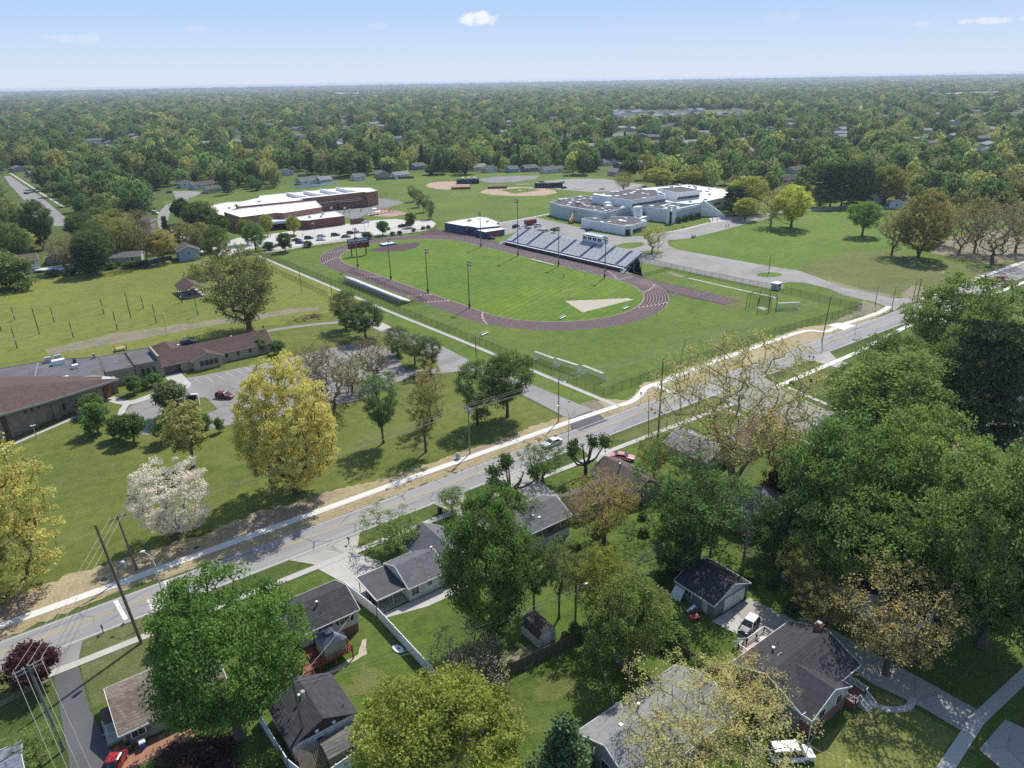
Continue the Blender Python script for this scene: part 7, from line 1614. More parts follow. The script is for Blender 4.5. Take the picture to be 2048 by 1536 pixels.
solidfence([(13.9, 72.0), (14.3, 63.2), (15.6, 58.8), (21, 59.4), (23.4, 61.6)], 'white vinyl fence round the bottom edge garage', 1.8, VINYL)
BOARD = bricky('board_fence', (.17, .13, .10), (.05, .04, .03), .14, 30, .3, .95, mort=.012)
solidfence([(42.6, 59.4), (53.6, 58.4)], 'weathered wooden board fence beside the gambrel shed', 1.8, BOARD, False, 2.4, 'board_fence', .05, .12, peak=-.1)
solidfence([(63.0, 51.4), (64.0, 42.0), (62.0, 41.0)], 'low dark board fence with white cap beside the garage yard', 1.3, BOARD, True, 2.4, 'board_fence', .05, .1, peak=0, postm=WHITE)
solidfence([(69, 60.2), (69.4, 58), (70.6, 57.6)], 'short board fence behind the grey garage', 1.8, BOARD, False, 2.2, 'board_fence', .05, .1, peak=0)
solidfence([(1985, 748), (2060, 792)], 'orange wooden fence at the right edge', 1.9, bricky('orange_boards', (.38, .20, .08), (.15, .08, .04), .14, 30, .2, .9, mort=.012), False, 2.4, 'board_fence', .05, .1, True, 0)
solidfence([(62.3, 347.5), (56, 349), (47.5, 352)], 'brown board fence behind the meadow houses', 1.8, BOARD, False, 2.6, 'board_fence', .05, .1, peak=0)
solidfence([(70.5, 351), (62.5, 350)], 'board fence joining the light blue house', 1.8, BOARD, False, 2.6, 'board_fence', .05, .1, peak=0)
solidfence([(590, 377), (640, 373), (676, 366)], 'long white fence behind the brick school', 1.9, VINYL, True, 3.0, px=True); solidfence([(752, 361), (790, 358), (828, 357)], 'weathered fence along the outfield houses', 1.8, WOODG, False, 4.0, 'board_fence', .06, .12, True, 0)
fence([(0, 562), (60, 560), (180, 551), (290, 537), (345, 529)], 'thin wire fence along the ragged hedge', 1.1, 4.5, infill=meshmat('thin_wire', (.1, .1, .09), .88), postm=WOODG, px=True)
# ------------------------------------------------------------------ sports equipment
def goal(px, py, rot, label, group='white soccer goals by the field fence', Wd=7.3, loc=None):
    t = thing('soccer_goal', label, 'goal', loc or G(px, py), rot, group); m = MB(); h, d0, d1 = 2.44, .9, 2.2
    for x in (-Wd / 2, Wd / 2): m.tube([(x, 0, 0), (x, 0, h)], .07, 6); m.tube([(x, 0, h), (x, d0, h)], .045, 5); m.tube([(x, d0, h), (x, d1, .03)], .045, 5); m.tube([(x, 0, .05), (x, d1, .05)], .045, 5)
    m.tube([(-Wd / 2, 0, h), (Wd / 2, 0, h)], .07, 6); m.tube([(-Wd / 2, d1, .05), (Wd / 2, d1, .05)], .045, 5); m.build('frame', WHITE, t)
    n = MB(); n.add([(-Wd / 2, d0, h), (Wd / 2, d0, h), (Wd / 2, d1, .05), (-Wd / 2, d1, .05), (-Wd / 2, 0, h), (Wd / 2, 0, h), (-Wd / 2, 0, 0), (Wd / 2, 0, 0)], [(0, 1, 2, 3), (4, 5, 1, 0), (6, 3, 0, 4), (7, 2, 1, 5)]); n.build('net', NETM, t)
goal(1066, 722, -1.5, 'white soccer goal farthest from the road in the row of three', loc=(117.8, 144.6)); goal(1112, 735, -1.45, 'middle white soccer goal of the three by the fence', loc=(119.2, 136.6)); goal(1163, 757, -1.55, 'white soccer goal nearest the road of the three', loc=(120.8, 128.4)); goal(1577, 620, -.55, 'lone white soccer goal beside the throwing cage', None)
def gpost(px, py, label, rot):
    t = thing('goal_post', label, 'goal post', G(px, py), rot, None); m = MB(); m.tube([(0, 0, 0), (0, 0, 2.4), (.3, 0, 3.05)], .1, 6); m.tube([(.3, -3.55, 3.05), (.3, 3.55, 3.05)], .08, 6); m.build('crossbar', M('post_yellow', (.62, .52, .12), .5, .06, 1), t)
    m = MB(); [m.tube([(.3, y, 3.05), (.3, y, 9.0)], .045, 5) for y in (-3.55, 3.55)]; m.build('upright', M('post_pale', (.5, .56, .34), .5, .06, 1), t)
gpost(1138, 597, 'yellow football goal post by the throwing sector', math.pi / 2 + .05); gpost(812, 500, 'yellow football goal post on the maroon jump apron', -math.pi / 2 + .05)
t = thing('scoreboard', 'red and blue football scoreboard on two dark posts', 'scoreboard', G(719, 511), -.12); SB = M('score_red', (.30, .02, .025), .5, .1, 1)
m = MB(); m.box(-5, 5, -.2, .2, 3.4, 6.2); m.build('board', SB, t); m = MB(); m.box(-5, 5, -.2, .2, 6.2, 7.8); m.build('header', M('score_blue', (.04, .09, .26), .5, .1, 1), t)
m = MB(); [m.box(x - .2, x + .2, .205, .6, 0, 7.6) for x in (-3.4, 3.4)]; m.build('post', BLACK, t); m = MB(); rgL = random.Random(3)
for i in range(9): x = -4.3 + i * 1.0; m.box(x - .36, x + .36, -.23, -.19, 6.6, 7.4)
for i in range(5): x = -4 + i * 2; m.box(x - .55, x + .55, -.23, -.19, 5.85, 6.08)
m.build('lettering', WHITE, t); m = MB(); [m.box(-4 + i * 2 - .5, -4 + i * 2 + .5, -.23, -.19, 4.6, 5.6) for i in range(5)]; [m.box(-3 + i * 3 - .7, -3 + i * 3 + .7, -.23, -.19, 3.7, 4.3) for i in range(3)]; m.build('digit_panel', BLACK, t)
t = thing('landing_mat', 'blue and white high jump landing mat on the maroon apron', 'mat', G(775, 490), .1); MB().box(-3.4, 3.4, -2, 2, 0, .75).build('base', M('mat_blue', (.06, .13, .24), .7), t); MB().box(-3.3, 3.3, -1.9, 1.9, .75, .85).build('cover', M('mat_white', (.56, .62, .66), .6), t)
t = thing('throwing_cage', 'dark throwing cage with curved posts round a concrete pad', 'cage', G(1523, 617), 0); m = MB(); n = MB(); prev = None
for i in range(8):
    a = -2.5 + i * .72 - .3; x, y = 4.2 * math.cos(a), 4.2 * math.sin(a); k = 1.18
    m.tube([(x * k, y * k, 0), (x * k, y * k, 3.6), (x * 1.05, y * 1.05, 4.9), (x * .8, y * .8, 5.4)], .09, 6)
    if prev: n.add([prev, (x * .8, y * .8, .1), (x * .8, y * .8, 5.3), (prev[0], prev[1], 5.3)], [(0, 1, 2, 3)])
    prev = (x * .8, y * .8, .1)
m.build('post', BLACK, t); n.build('net', meshmat('cage_net', (.03, .03, .03), .8), t)
for px, py, lb in ((970, 668, 'low white bench on the lower left grass inside the track'), (1126, 637, 'low white bench beside the curve of the track'), (1252, 617, 'low white bench by the throwing pad')):
    t = thing('field_bench', lb, 'bench', G(px, py if px != 970 else 670), .3)
    m = MB(); m.box(-1.6, 1.6, -.2, .2, .42, .48); m.box(-1.6, 1.6, .5, .56, .8, .95); m.build('seat', ALU, t); m = MB(); [m.box(x - .04, x + .04, -.18, .54, 0, .42) for x in (-1.4, 1.4)]; m.build('leg', GALV, t)
t.location = G(1252, 618)
for i, (px, py, n) in enumerate(((1095, 523, 3), (1145, 538, 4), (1172, 545, 4), (1204, 552, 3), (1228, 558, 4), (1387, 575, 3), (1052, 571, 0), (1348, 592, 4))):
    for k in range(n):
        t = thing('hurdle', 'white hurdle set out beside the track', 'hurdle', G(px + k * 5 - 6, py + (k % 2) * 2.2), 1.2 + .3 * k, 'hurdles beside the track'); m = MB(); m.box(-.6, .6, -.03, .03, .72, .86); m.build('bar', WHITE, t); m = MB(); [m.box(x - .03, x + .03, -.35, .03, 0, .06) for x in (-.5, .5)]; [m.box(x - .03, x + .03, -.03, .03, 0, .72) for x in (-.5, .5)]; m.build('leg', GALV, t)
for k in range(7): t = thing('hurdle', 'white hurdle in the line across the sprint lanes', 'hurdle', (200.8 + k * 1.1, 160.5 - k * .12), math.pi / 2 * 0, 'hurdle line on the sprint lanes'); m = MB(); m.box(-.5, .5, -.03, .03, .8, .96); m.build('bar', WHITE, t); m = MB(); [m.box(x - .03, x + .03, -.4, .03, 0, .06) for x in (-.45, .45)]; [m.box(x - .03, x + .03, -.03, .03, 0, .8) for x in (-.45, .45)]; m.build('leg', GALV, t)
t = thing('team_bench', 'long silver team bench between the field and the grandstand', 'bench', G(1085, 526), math.atan2(-1, .06)); MB().box(-7, 7, -.2, .2, .42, .5).build('seat', ALU, t); m = MB(); [m.box(x - .05, x + .05, -.15, .15, 0, .42) for x in (-6.5, -3.2, 0, 3.2, 6.5)]; m.build('leg', GALV, t)
t = thing('ticket_hut', 'small white ticket hut beside the drive fence', 'hut', G(1552, 578), .1); MB().box(-1.5, 1.5, -1.2, 1.2, 0, 2.3).build('wall', PANELS, t); MB().box(-1.7, 1.7, -1.4, 1.4, 2.3, 2.45).build('roof', ROOFW, t); MB().box(-.8, .8, -1.25, -1.19, 1.0, 1.9).build('window', DARKW, t)
t = thing('playground_set', 'red and white climbing frame on the rubber mulch', 'playground', G(757, 428), .2); m = MB()
for x in (-4, -1.5, 1, 3.5):
    for y in (-1.6, 1.6): m.tube([(x, y, 0), (x, y, 3.6)], .09, 5)
m.bar((3.5, 0, 2.2), (8, 0, 2.2), 1.0, .15); [m.tube([(7.9, y, 0), (7.9, y, 2.3)], .09, 5) for y in (-.5, .5)]; m.build('frame', M('play_red', (.38, .07, .04), .5), t); m = MB(); [m.box(x, x + 2.4, -1.5, 1.5, 1.5, 1.65) for x in (-4, -1.3)]; m.box(-4, -1.6, -1.6, 1.6, 3.5, 3.7); m.bar((-4, .8, 1.6), (-7.5, .8, .2), .8, .15); m.build('platform', PANELW, t)
for px, py, lb in ((741, 397, 'red swing frame behind the basketball court'), (769, 394, 'red climbing arch near the ball fields'), (790, 424, 'orange swing frame on the rubber mulch')):
    t = thing('swing_frame', lb, 'playground', G(px, py), .2); m = MB()
    for x in (-3, 0, 3): m.tube([(x, -1.2, 0), (x, 0, 2.8)], .08, 5); m.tube([(x, 1.2, 0), (x, 0, 2.8)], .08, 5)
    m.tube([(-3, 0, 2.8), (3, 0, 2.8)], .08, 5); m.build('frame', MATS['play_red'], t)
for px, py, lb in ((663, 421, 'white basketball backboard nearest the school wall'), (690, 421, 'white basketball backboard farther along the court'), (700, 425, 'basketball pole at the middle of the court')):
    t = thing('basketball_hoop', lb, 'hoop', G(px, py + 6), .3); MB().tube([(0, 0, 0), (0, 0, 3.2)], .09, 6).build('pole', BLACK, t); MB().box(-.9, .9, -.45, -.38, 2.8, 3.9).build('backboard', WHITE, t)
# ------------------------------------------------------------------ street and yard bits
t = thing('mailbox', 'black mailbox on a wooden post at the kerb', 'mailbox'); MB().box(-.06, .06, -.06, .06, 0, 1.05).build('post', WOODG, t); m = MB(); m.box(-.13, .13, -.28, .28, 1.05, 1.2); m.tube([(0, -.28, 1.2), (0, .28, 1.2)], .13, 8); m.build('box', BLACK, t)
for i, (px, py, lb) in enumerate(((207, 1266, 'black mailbox beside the dry corner verge'), (450, 1187, 'black mailbox by the second lawn strip'), (698, 1088, 'white topped mailbox at the concrete driveway apron'), (893, 1000, 'mailbox beside the tipped bin'), (1200, 895, 'mailbox opposite the white street lamp'), (1626, 722, 'mailbox at the grey roadside driveway'))):
    r = t if i == 0 else dup(t, G(px, py)); r.location = G(px, py); r['label'] = lb
for px, py, h, lb in ((263, 1237, 2.4, 'thin sign post in the dry verge'), (1281, 806, 3, 'sign post in the straw by the curved walk'), (1668, 663, 3.6, 'sign post beside the concrete bus pad'), (1590, 762, 4, 'sign post at the side street corner'), (1142, 800, 2.2, 'small sign on the lane verge'), (1710, 668, 9, 'thin metal pole on the south verge opposite the bus pad'), (1975, 585, 3.5, 'sign post on the right verge')):
    t = thing('sign_post', lb, 'sign', G(px, py)); MB().tube([(0, 0, 0), (0, 0, h)], .035, 5).build('post', GALV, t); MB().box(-.02, .02, -.3, .3, h - .8, h - .1).build('sign_plate', PANELS, t)
def bin_(loc, col, lb, lid=None, rz=0, tip=False):
    t = thing('wheelie_bin', lb, 'bin', loc, rz); m = MB(); m.add([(-.27, -.3, .05), (.27, -.3, .05), (.27, .3, .05), (-.27, .3, .05), (-.34, -.38, 1.0), (.34, -.38, 1.0), (.34, .38, 1.0), (-.34, .38, 1.0)], [(0, 1, 5, 4), (1, 2, 6, 5), (2, 3, 7, 6), (3, 0, 4, 7), (3, 2, 1, 0)]); m.build('body', col, t)
    m = MB(); m.add([(-.37, -.42, 1.0), (.37, -.42, 1.0), (.37, .42, 1.0), (-.37, .42, 1.0), (-.3, -.34, 1.1), (.3, -.34, 1.1), (.3, .34, 1.1), (-.3, .34, 1.1)], [(0, 1, 5, 4), (1, 2, 6, 5), (2, 3, 7, 6), (3, 0, 4, 7), (4, 5, 6, 7)]); m.build('lid', lid or col, t)
    for y in (-.25, .25): MB().tube([(.3, y - .04, .12), (.3, y + .04, .12)], .12, 8).build('wheel', RUBBER, t)
    if tip: t.rotation_euler.x = 1.2; t.location.z = .35
BB = M('bin_blue', (.03, .07, .28), .5, .05, 1)
bin_((1.7, 76.8), BB, 'blue recycling bin on the brick patio', PANELS); bin_((.3, 77.2), BLACK, 'black bin on the brick patio'); bin_((35.0, 84.6), BB, 'blue bin beside the carport'); bin_((35.2, 83.2), M('bin_brown', (.07, .05, .04), .6), 'dark brown bin beside the blue one at the carport'); bin_(tuple(G(1060, 945)), BB, 'blue bin with white lid at the kerb below the pruned trees', WHITE); bin_(tuple(G(880, 1026)), BLACK, 'dark bin standing open on the driveway apron')
bin_(tuple(G(1622, 765)), BLACK, 'black bin on the grass by the side street'); bin_(tuple(G(1578, 768)), M('bin_rust', (.16, .07, .04), .8), 'brown bin tipped on the side street corner', None, .5, True)
t = thing('utility_cabinet', 'grey green utility cabinet on the straw verge', 'cabinet', G(916, 918)); m = MB(); m.cyl(0, 0, 0, 1.2, .5, n=12); m.cyl(0, 0, 1.2, 1.5, .5, .2, 12); m.build('body', M('cabinet_green', (.36, .40, .37), .5, .1, 1), t); MB().box(-.7, .7, -.7, .7, -.05, .12).build('plinth', CONC, t)
for px, py, lb in ((208, 1160, 'ring of grey stones round a drain in the straw verge at the left'), (394, 1096, 'stone ringed drain farther along the straw verge'), (1712, 630, 'drain cover in the bare corner dirt'), (1727, 626, 'second drain cover in the bare corner dirt')):
    t = thing('storm_drain', lb, 'drain', G(px, py)); m = MB(); rg = random.Random(px)
    for i in range(60): a, r_ = rg.uniform(0, 6.28), rg.uniform(.55, 1.25); s = rg.uniform(.07, .15); m.ball((r_ * math.cos(a), r_ * math.sin(a), .06), s, s, s * .7, 0, 5, 3)
    m.build('stone_ring', M('drain_stone', (.36, .35, .33), .9, .3, 3), t); MB().cyl(0, 0, 0, .12, .42, n=14).build('cover', BLACK, t)
for px, py, rx, rz_, lb in ((122, 541, 8.2, .1, 'long blue above ground pool with pale deck by the hedge'), (203, 516, 5.6, .1, 'oval pool with blue cover behind the meadow')):
    t = thing('swimming_pool', lb, 'pool', G(px, py), -.4); m = MB(); ri = ring(0, 0, rx * .62, rx * .4, 24); m.prism(ri, 0, 1.25); m.build('wall', M('pool_wall', (.5, .56, .62), .6), t); MB().sheet(ring(0, 0, rx * .59, rx * .37, 24), 1.27).build('water', M('pool_cover', (.16, .3, .5), .25, .1, 1), t)
    if px < 150: MB().box(-rx * 1.15, -rx * .63, -1.8, 1.8, 1.0, 1.15).build('deck', PANELS, t)
t = thing('trampoline', 'round trampoline with net poles on the meadow edge', 'trampoline', G(315, 522)); MB().cyl(0, 0, .8, .88, 2.2, n=20).build('mat', BLACK, t); m = MB(); [m.tube([(2.2 * math.cos(a), 2.2 * math.sin(a), 0), (2.2 * math.cos(a), 2.2 * math.sin(a), 2.8)], .05, 5) for a in (i * 1.047 for i in range(6))]; m.build('net_pole', GALV, t); m = MB(); m.tube([(2.3 * math.cos(i * .3142), 2.3 * math.sin(i * .3142), .9) for i in range(21)], .12, 5); m.build('rim', PANELS, t)
t = thing('church_sign', 'dark church notice board framed in white stone on the driveway island', 'sign', G(387, 810), -.5); m = MB(); [m.box(x - .22, x + .22, -.25, .25, 0, 2.6) for x in (-1.3, 1.3)]; m.box(-1.5, 1.5, -.25, .25, 2.6, 2.9); m.build('frame', PANELW, t); MB().box(-1.08, 1.08, -.1, .1, .5, 2.55).build('board', BLACK, t)
T('shrub', 372, 822, 808, 50, 'low clipped hedge in front of the church notice board', (.05, .1, .02), cat='hedge', name='hedge')
t = thing('brush_pile', 'brown heap of branches at the lane end', 'brush pile', G(623, 635)); m = MB(); rg = random.Random(8)
for i in range(90): a, r_ = rg.uniform(0, 6.28), abs(rg.gauss(0, 2.2)); x, y = r_ * math.cos(a) * 1.5, r_ * math.sin(a); z = max(.1, 1.1 - r_ * .3) * rg.random(); b = rg.uniform(0, 6.28); m.tube([(x, y, z), (x + 1.2 * math.cos(b), y + 1.2 * math.sin(b), z + rg.uniform(-.1, .4))], rg.uniform(.05, .14), 4)
m.build('branches', M('brush_wood', (.24, .15, .09), .95, .3, 2), t)
t = thing('brush_pile', 'pile of cut branches and a blue tarp under the white flowering tree', 'brush pile', G(368, 1062)); m = MB()
for i in range(140): a, r_ = rg.uniform(0, 6.28), abs(rg.gauss(0, 1.5)); x, y = r_ * math.cos(a), r_ * math.sin(a); z = max(.1, 1.2 - r_ * .4) * rg.random(); b = rg.uniform(0, 6.28); m.tube([(x, y, z), (x + .9 * math.cos(b), y + .9 * math.sin(b), z + rg.uniform(-.1, .4))], rg.uniform(.03, .09), 4)
m.build('branches', M('dark_brush', (.12, .07, .05), .95, .3, 2), t); m = MB(); m.ball((-.9, 1.0, .7), 1.1, .8, .7, 0, 9, 5); m.build('tarp', M('tarp_blue', (.06, .22, .42), .6, .3, 2), t)
def chair(loc, col, lb, rz=0):
    t = thing('lawn_chair', lb, 'chair', loc, rz); m = MB(); m.bar((-.3, 0, .42), (.3, 0, .42), .6, .05); m.build('seat', col, t); m = MB(); m.add([(-.3, .3, .42), (.3, .3, .42), (.3, .5, 1.05), (-.3, .5, 1.05)], [(0, 1, 2, 3)]); m.build('backrest', col, t)
    for x in (-.27, .27):
        for y in (-.25, .25): MB().box(x - .03, x + .03, y - .03, y + .03, 0, .42).build('leg', GALV, t)
TQ = M('turquoise', (.12, .38, .42), .6, .08, 1)
chair(tuple(G(1238, 1328)), TQ, 'turquoise lawn chair beside the brown fire pit table', .4); chair(tuple(G(1198, 1289)), TQ, 'turquoise chair in the shade at the back of the yard', -.6); chair(tuple(G(1234, 1285)), TQ, 'turquoise chair nearest the willowy tree trunk', 1.0)
t = thing('fire_table', 'square brown slatted table on the dark backyard grass', 'table', G(1247, 1333), .5); MB().box(-.75, .75, -.6, .6, .38, .46).build('table_top', M('table_brown', (.16, .09, .07), .8, .2, 2), t); m = MB(); [m.box(x - .05, x + .05, y - .05, y + .05, 0, .38) for x in (-.65, .65) for y in (-.5, .5)]; m.build('leg', GALV, t)
t = thing('garden_wagon', 'red garden wagon on the lawn beside the grey garage', 'wagon', G(1388, 1240), -.3); MB().box(-.65, .65, -.4, .4, .35, .7).build('tray', M('wagon_red', (.45, .04, .05), .5), t); [MB().tube([(x, y - .04, .18), (x, y + .04, .18)], .18, 8).build('wheel', RUBBER, t) for x in (-.45, .45) for y in (-.42, .42)]
t = thing('garden_mower', 'mower and odds and ends against the grey garage side', 'mower', G(1388, 1225), -.5); m = MB(); m.box(-1.3, 1.2, -.3, .4, .2, .5); m.ball((.2, .1, .7), .5, .35, .3); m.build('body', M('mower_mix', (.16, .13, .15), .6, .5, 3), t); m = MB(); m.bar((-.8, 0, .6), (.2, .2, 1.1), .5, .06); m.build('handle', PANELS, t)
t = thing('leaning_boards', 'pale boards leaning on the grey garage wall', 'boards', (72.0, 55.8)); m = MB(); [m.add([(-.7 - .12 * i, .5 * i - .5, 0), (-.7 - .12 * i, .5 * i + .3, 0), (.22, .5 * i + .3, 1.7), (.22, .5 * i - .5, 1.7)], [(0, 1, 2, 3)]) for i in range(3)]; m.build('sheets', PANELW, t)
t = thing('paddling_board', 'white oval board leaning on the vinyl fence', 'board', (33.6, 72.4)); m = MB(); m.prism(ring(-.3, 0, .55, 1.0, 18, .2), .12, .2); m.build('shell', WHITE, t); m = MB(); [m.box(-.45 + .25 * i, -.3 + .25 * i, -.2, .2, .205, .23) for i in range(2)]; m.build('marking', BLACK, t)
t = thing('play_structure', 'small tan wooden play frame behind the church hall', 'play frame', G(242, 701)); m = MB(); m.box(-1.6, 1.6, -.9, .9, .8, .95); [m.box(x - .1, x + .1, y - .1, y + .1, 0, 1.6) for x in (-1.5, 1.5) for y in (-.8, .8)]; m.build('frame', M('tan_wood', (.42, .3, .14), .8, .2, 2), t)
t = thing('hedge', 'low clipped dark hedge at the small grey roofed house', 'hedge', (110.5, 91.6)); m = MB(); rg = random.Random(2)
for i in range(420): x, y, z = rg.uniform(-2.6, 3.4), rg.uniform(-.7, .7), rg.uniform(.1, 1.4); s = rg.uniform(.15, .3); u = Vector((rg.gauss(0, 1), rg.gauss(0, 1), rg.gauss(0, 1))).normalized() * s; w2 = u.orthogonal().normalized() * s * .7; m.add([(x - u.x, y - u.y, z - u.z), (x + w2.x, y + w2.y, z + w2.z), (x + u.x, y + u.y, z + u.z), (x - w2.x, y - w2.y, z - w2.z)], [(0, 1, 2, 3)])
o = m.build('foliage', LEAF, t); o.color = (.05, .1, .02, 1)
# ------------------------------------------------------------------ people, far off on the fields
def person_mesh(stride):
    import bmesh
    J = dict(pel=(0, 0, .95), che=(0, 0, 1.28), nek=(0, 0, 1.48), hed=(0, .01, 1.62), top=(0, .0, 1.76), sl=(-.19, 0, 1.42), sr=(.19, 0, 1.42), el=(-.25, -.06 * stride, 1.14), er=(.25, .06 * stride, 1.14), hl=(-.26, .12, .9), hr=(.26, .16, .9),
             kl=(-.1, .14 * stride, .52), kr=(.1, -.12 * stride + .04, .52), fl=(-.1, .12 * stride, .06), fr=(.1, -.3 * stride, .08), tl=(-.1, .12 * stride + .18, .03), tr=(.1, -.3 * stride + .16, .04))
    R_ = dict(pel=.15, che=.17, nek=.065, hed=.1, top=.07, sl=.075, sr=.075, el=.055, er=.055, hl=.045, hr=.045, kl=.075, kr=.075, fl=.055, fr=.055, tl=.045, tr=.045)
    E_ = [('pel', 'che'), ('che', 'nek'), ('nek', 'hed'), ('hed', 'top'), ('che', 'sl'), ('che', 'sr'), ('sl', 'el'), ('sr', 'er'), ('el', 'hl'), ('er', 'hr'), ('pel', 'kl'), ('pel', 'kr'), ('kl', 'fl'), ('kr', 'fr'), ('fl', 'tl'), ('fr', 'tr')]
    ks = list(J); me = bpy.data.meshes.new('person_sk'); me.from_pydata([J[k] for k in ks], [(ks.index(a), ks.index(b)) for a, b in E_], []); o = bpy.data.objects.new('person_sk', me); COL.objects.link(o)
    o.modifiers.new('skin', 'SKIN'); 
    for i, k in enumerate(ks): me.skin_vertices[0].data[i].radius = (R_[k], R_[k]); me.skin_vertices[0].data[i].use_root = (k == 'pel')
    o.modifiers.new('sub', 'SUBSURF').levels = 1
    dg = bpy.context.evaluated_depsgraph_get(); out = bpy.data.meshes.new_from_object(o.evaluated_get(dg)); bpy.data.objects.remove(o); return out
SKIN = M('skin', (.4, .25, .17), .6); HAIR = M('hair', (.04, .025, .015), .7)
PM = [person_mesh(.3), person_mesh(1.0)]
def person(px, py, shirt, pants, label, k=0, rz=0, group=None, loc=None):
    me = PM[k].copy(); me.materials.clear()
    for m in (SKIN, shirt, pants, HAIR): me.materials.append(m)
    for p in me.polygons: c = p.center; p.material_index = 3 if c.z > 1.66 or (c.z > 1.55 and c.y < -.03) else (0 if c.z > 1.46 or (abs(c.x) > .2 and c.z < 1.2) else (1 if c.z > .93 else (2 if c.z > .1 else 3)))
    o = bpy.data.objects.new('person', me); COL.objects.link(o); o.location = G(px, py); o.rotation_euler.z = rz; tag(o, label, 'person', group)
def cloth(n, c): return M('cloth_' + n, c, .85, .1, 2)
CB, CW_, CG, CR, CN = cloth('black', (.02, .02, .022)), cloth('white', (.6, .6, .6)), cloth('grey', (.2, .2, .21)), cloth('red', (.35, .04, .04)), cloth('navy', (.03, .04, .09))
person(1128, 556, CB, CB, 'person in black standing alone on the football field', 0, .4)
for i, (px, py, s, p, lb) in enumerate(((1452, 455, CB, CN, 'person in black walking on the school drive beside another'), (1457, 454, CN, CB, 'person in navy walking on the school drive beside another'), (1425, 442, CG, CB, 'person in grey on the school plaza edge'), (1434, 442, CB, CB, 'person in black near the plaza bike racks'), (1418, 447, CW_, CN, 'person in white at the corner of the school walk'), (1346, 464, CB, CB, 'person in black on the school walk by the tree'), (1364, 457, CR, CN, 'person in red on the school walk by the bushes'), (1368, 456, CG, CN, 'person in grey next to the one in red'), (1351, 459, CW_, CB, 'person in white below the tall white portal'))):
    person(px, py, s, p, lb, i % 2, i)
for i, (px, py) in enumerate(((874, 365), (880, 364), (887, 363), (893, 363), (897, 364), (998, 382), (1021, 389), (1055, 383), (1092, 380), (1116, 386), (960, 388), (988, 380))): person(px, py, (CB, CG, CW_, CN)[i % 4], (CW_, CB, CG)[i % 3], 'ball player standing on the far ball fields', i % 2, i * 1.3, 'ball players on the far fields')
for i, (px, py) in enumerate(((678, 432), (688, 430), (724, 422), (722, 424), (541, 474), (537, 475), (563, 472), (606, 474), (706, 462), (711, 461), (785, 425), (779, 426))): person(px, py, (CR, CG, CW_, CN)[i % 4], (CB, CN, CG)[i % 3], 'small figure in the brick school yard', i % 2, i * 1.7, 'small figures in the brick school yard')

# shrubs, hedges and self-sown growth in the yards
rgS = random.Random(31)
for lb, grp, spots, cols in (('low green shrub along the wooden board fence', 'shrubs along the wooden board fence', [(44, 60.4), (46, 60.2), (52.6, 59.8), (54.4, 58.8), (55.6, 60.4)], (.06, .11, .02)),
                             ('leafy bush along the low fence of the garage yard', 'bushes along the garage yard fence', [(62.4, 50), (62.2, 47.6), (62.6, 45), (63, 43), (61.4, 41.6), (61.0, 52.8), (60.4, 54.6)], (.08, .125, .025)),
                             ('self sown shrub in the shade behind the grey garage', 'shrubs behind the grey garage', [(72, 60), (75, 60.5), (78, 60.2), (81, 58.5), (82.6, 55), (83.4, 52), (84.6, 49), (86, 46)], (.05, .095, .018)),
                             ('small bush in the back yards behind the brown house', 'bushes in the back yards', [(83, 74), (86, 72), (79.5, 71), (90, 73), (74, 75.5), (68.5, 74.6), (62, 74.4), (95.4, 74)], (.085, .12, .03)),
                             ('clump of weeds and brush at the foot of the white vinyl fence', 'brush clumps by the vinyl fence', [(36, 58.6), (37.6, 57.4), (39.6, 56.8), (36.2, 55.2)], (.1, .115, .05)),
                             ('trimmed shrub against the front of a roadside house', 'front yard shrubs', [(22, 87.8), (24.4, 87.8), (29, 87.8), (43.2, 88.6), (62.4, 87.4), (66.6, 87.4), (80, 87), (104, 89.6)], (.05, .1, .022))):
    for x, y in spots:
        s_ = rgS.uniform(1.3, 2.6); tree('shrub', (x + rgS.uniform(-.5, .5), y + rgS.uniform(-.4, .4)), s_ * rgS.uniform(.6, .9), s_, lb, cols, grp, name='shrub', cat='shrub')
# ------------------------------------------------------------------ neighbourhood forest out to the horizon
CAMPUS = GL([(-400, 640), (0, 566), (180, 553), (400, 516), (440, 496), (395, 472), (345, 462), (330, 440), (345, 415), (365, 398), (440, 394), (560, 380), (640, 372), (690, 363), (760, 359), (830, 355), (940, 350), (1060, 351), (1120, 352), (1180, 350), (1300, 364), (1340, 372), (1470, 381), (1500, 398), (1560, 408), (1640, 411), (1800, 415), (1850, 430), (2048, 432), (2300, 440)])
CAMPUS += [(700, 92), (160, 92), (-400, 92), (-600, 330)]
STREET = GL([(-20, 350), (30, 347), (60, 366), (105, 392), (160, 430), (195, 468), (120, 500), (60, 475), (20, 435), (-20, 395)])
CLEAR = [CAMPUS, STREET] + [GL(q) for q in ([(330, 376), (440, 376), (440, 400), (382, 420), (352, 450), (370, 472), (300, 482), (288, 440), (308, 402)], [(560, 352), (700, 356), (700, 372), (556, 384)], [(1914, 228), (2100, 226), (2100, 246), (1914, 246)], [(1800, 237), (1852, 237), (1852, 250), (1800, 250)],
         [(1215, 221), (1512, 219), (1512, 246), (1215, 250)], [(1848, 186), (1990, 186), (2000, 196), (1848, 199)], [(670, 185), (800, 185), (800, 189), (670, 189)], [(620, 189), (790, 188.5), (790, 191.5), (620, 192)])]
def inside(x, y, poly):
    c = np.zeros(len(x), bool); n = len(poly)
    for i in range(n):
        x0, y0 = poly[i]; x1, y1 = poly[(i + 1) % n]
        if y0 == y1: continue
        k = ((y0 > y) != (y1 > y)) & (x < (x1 - x0) * (y - y0) / (y1 - y0) + x0); c ^= k
    return c
rgF = np.random.default_rng(11)
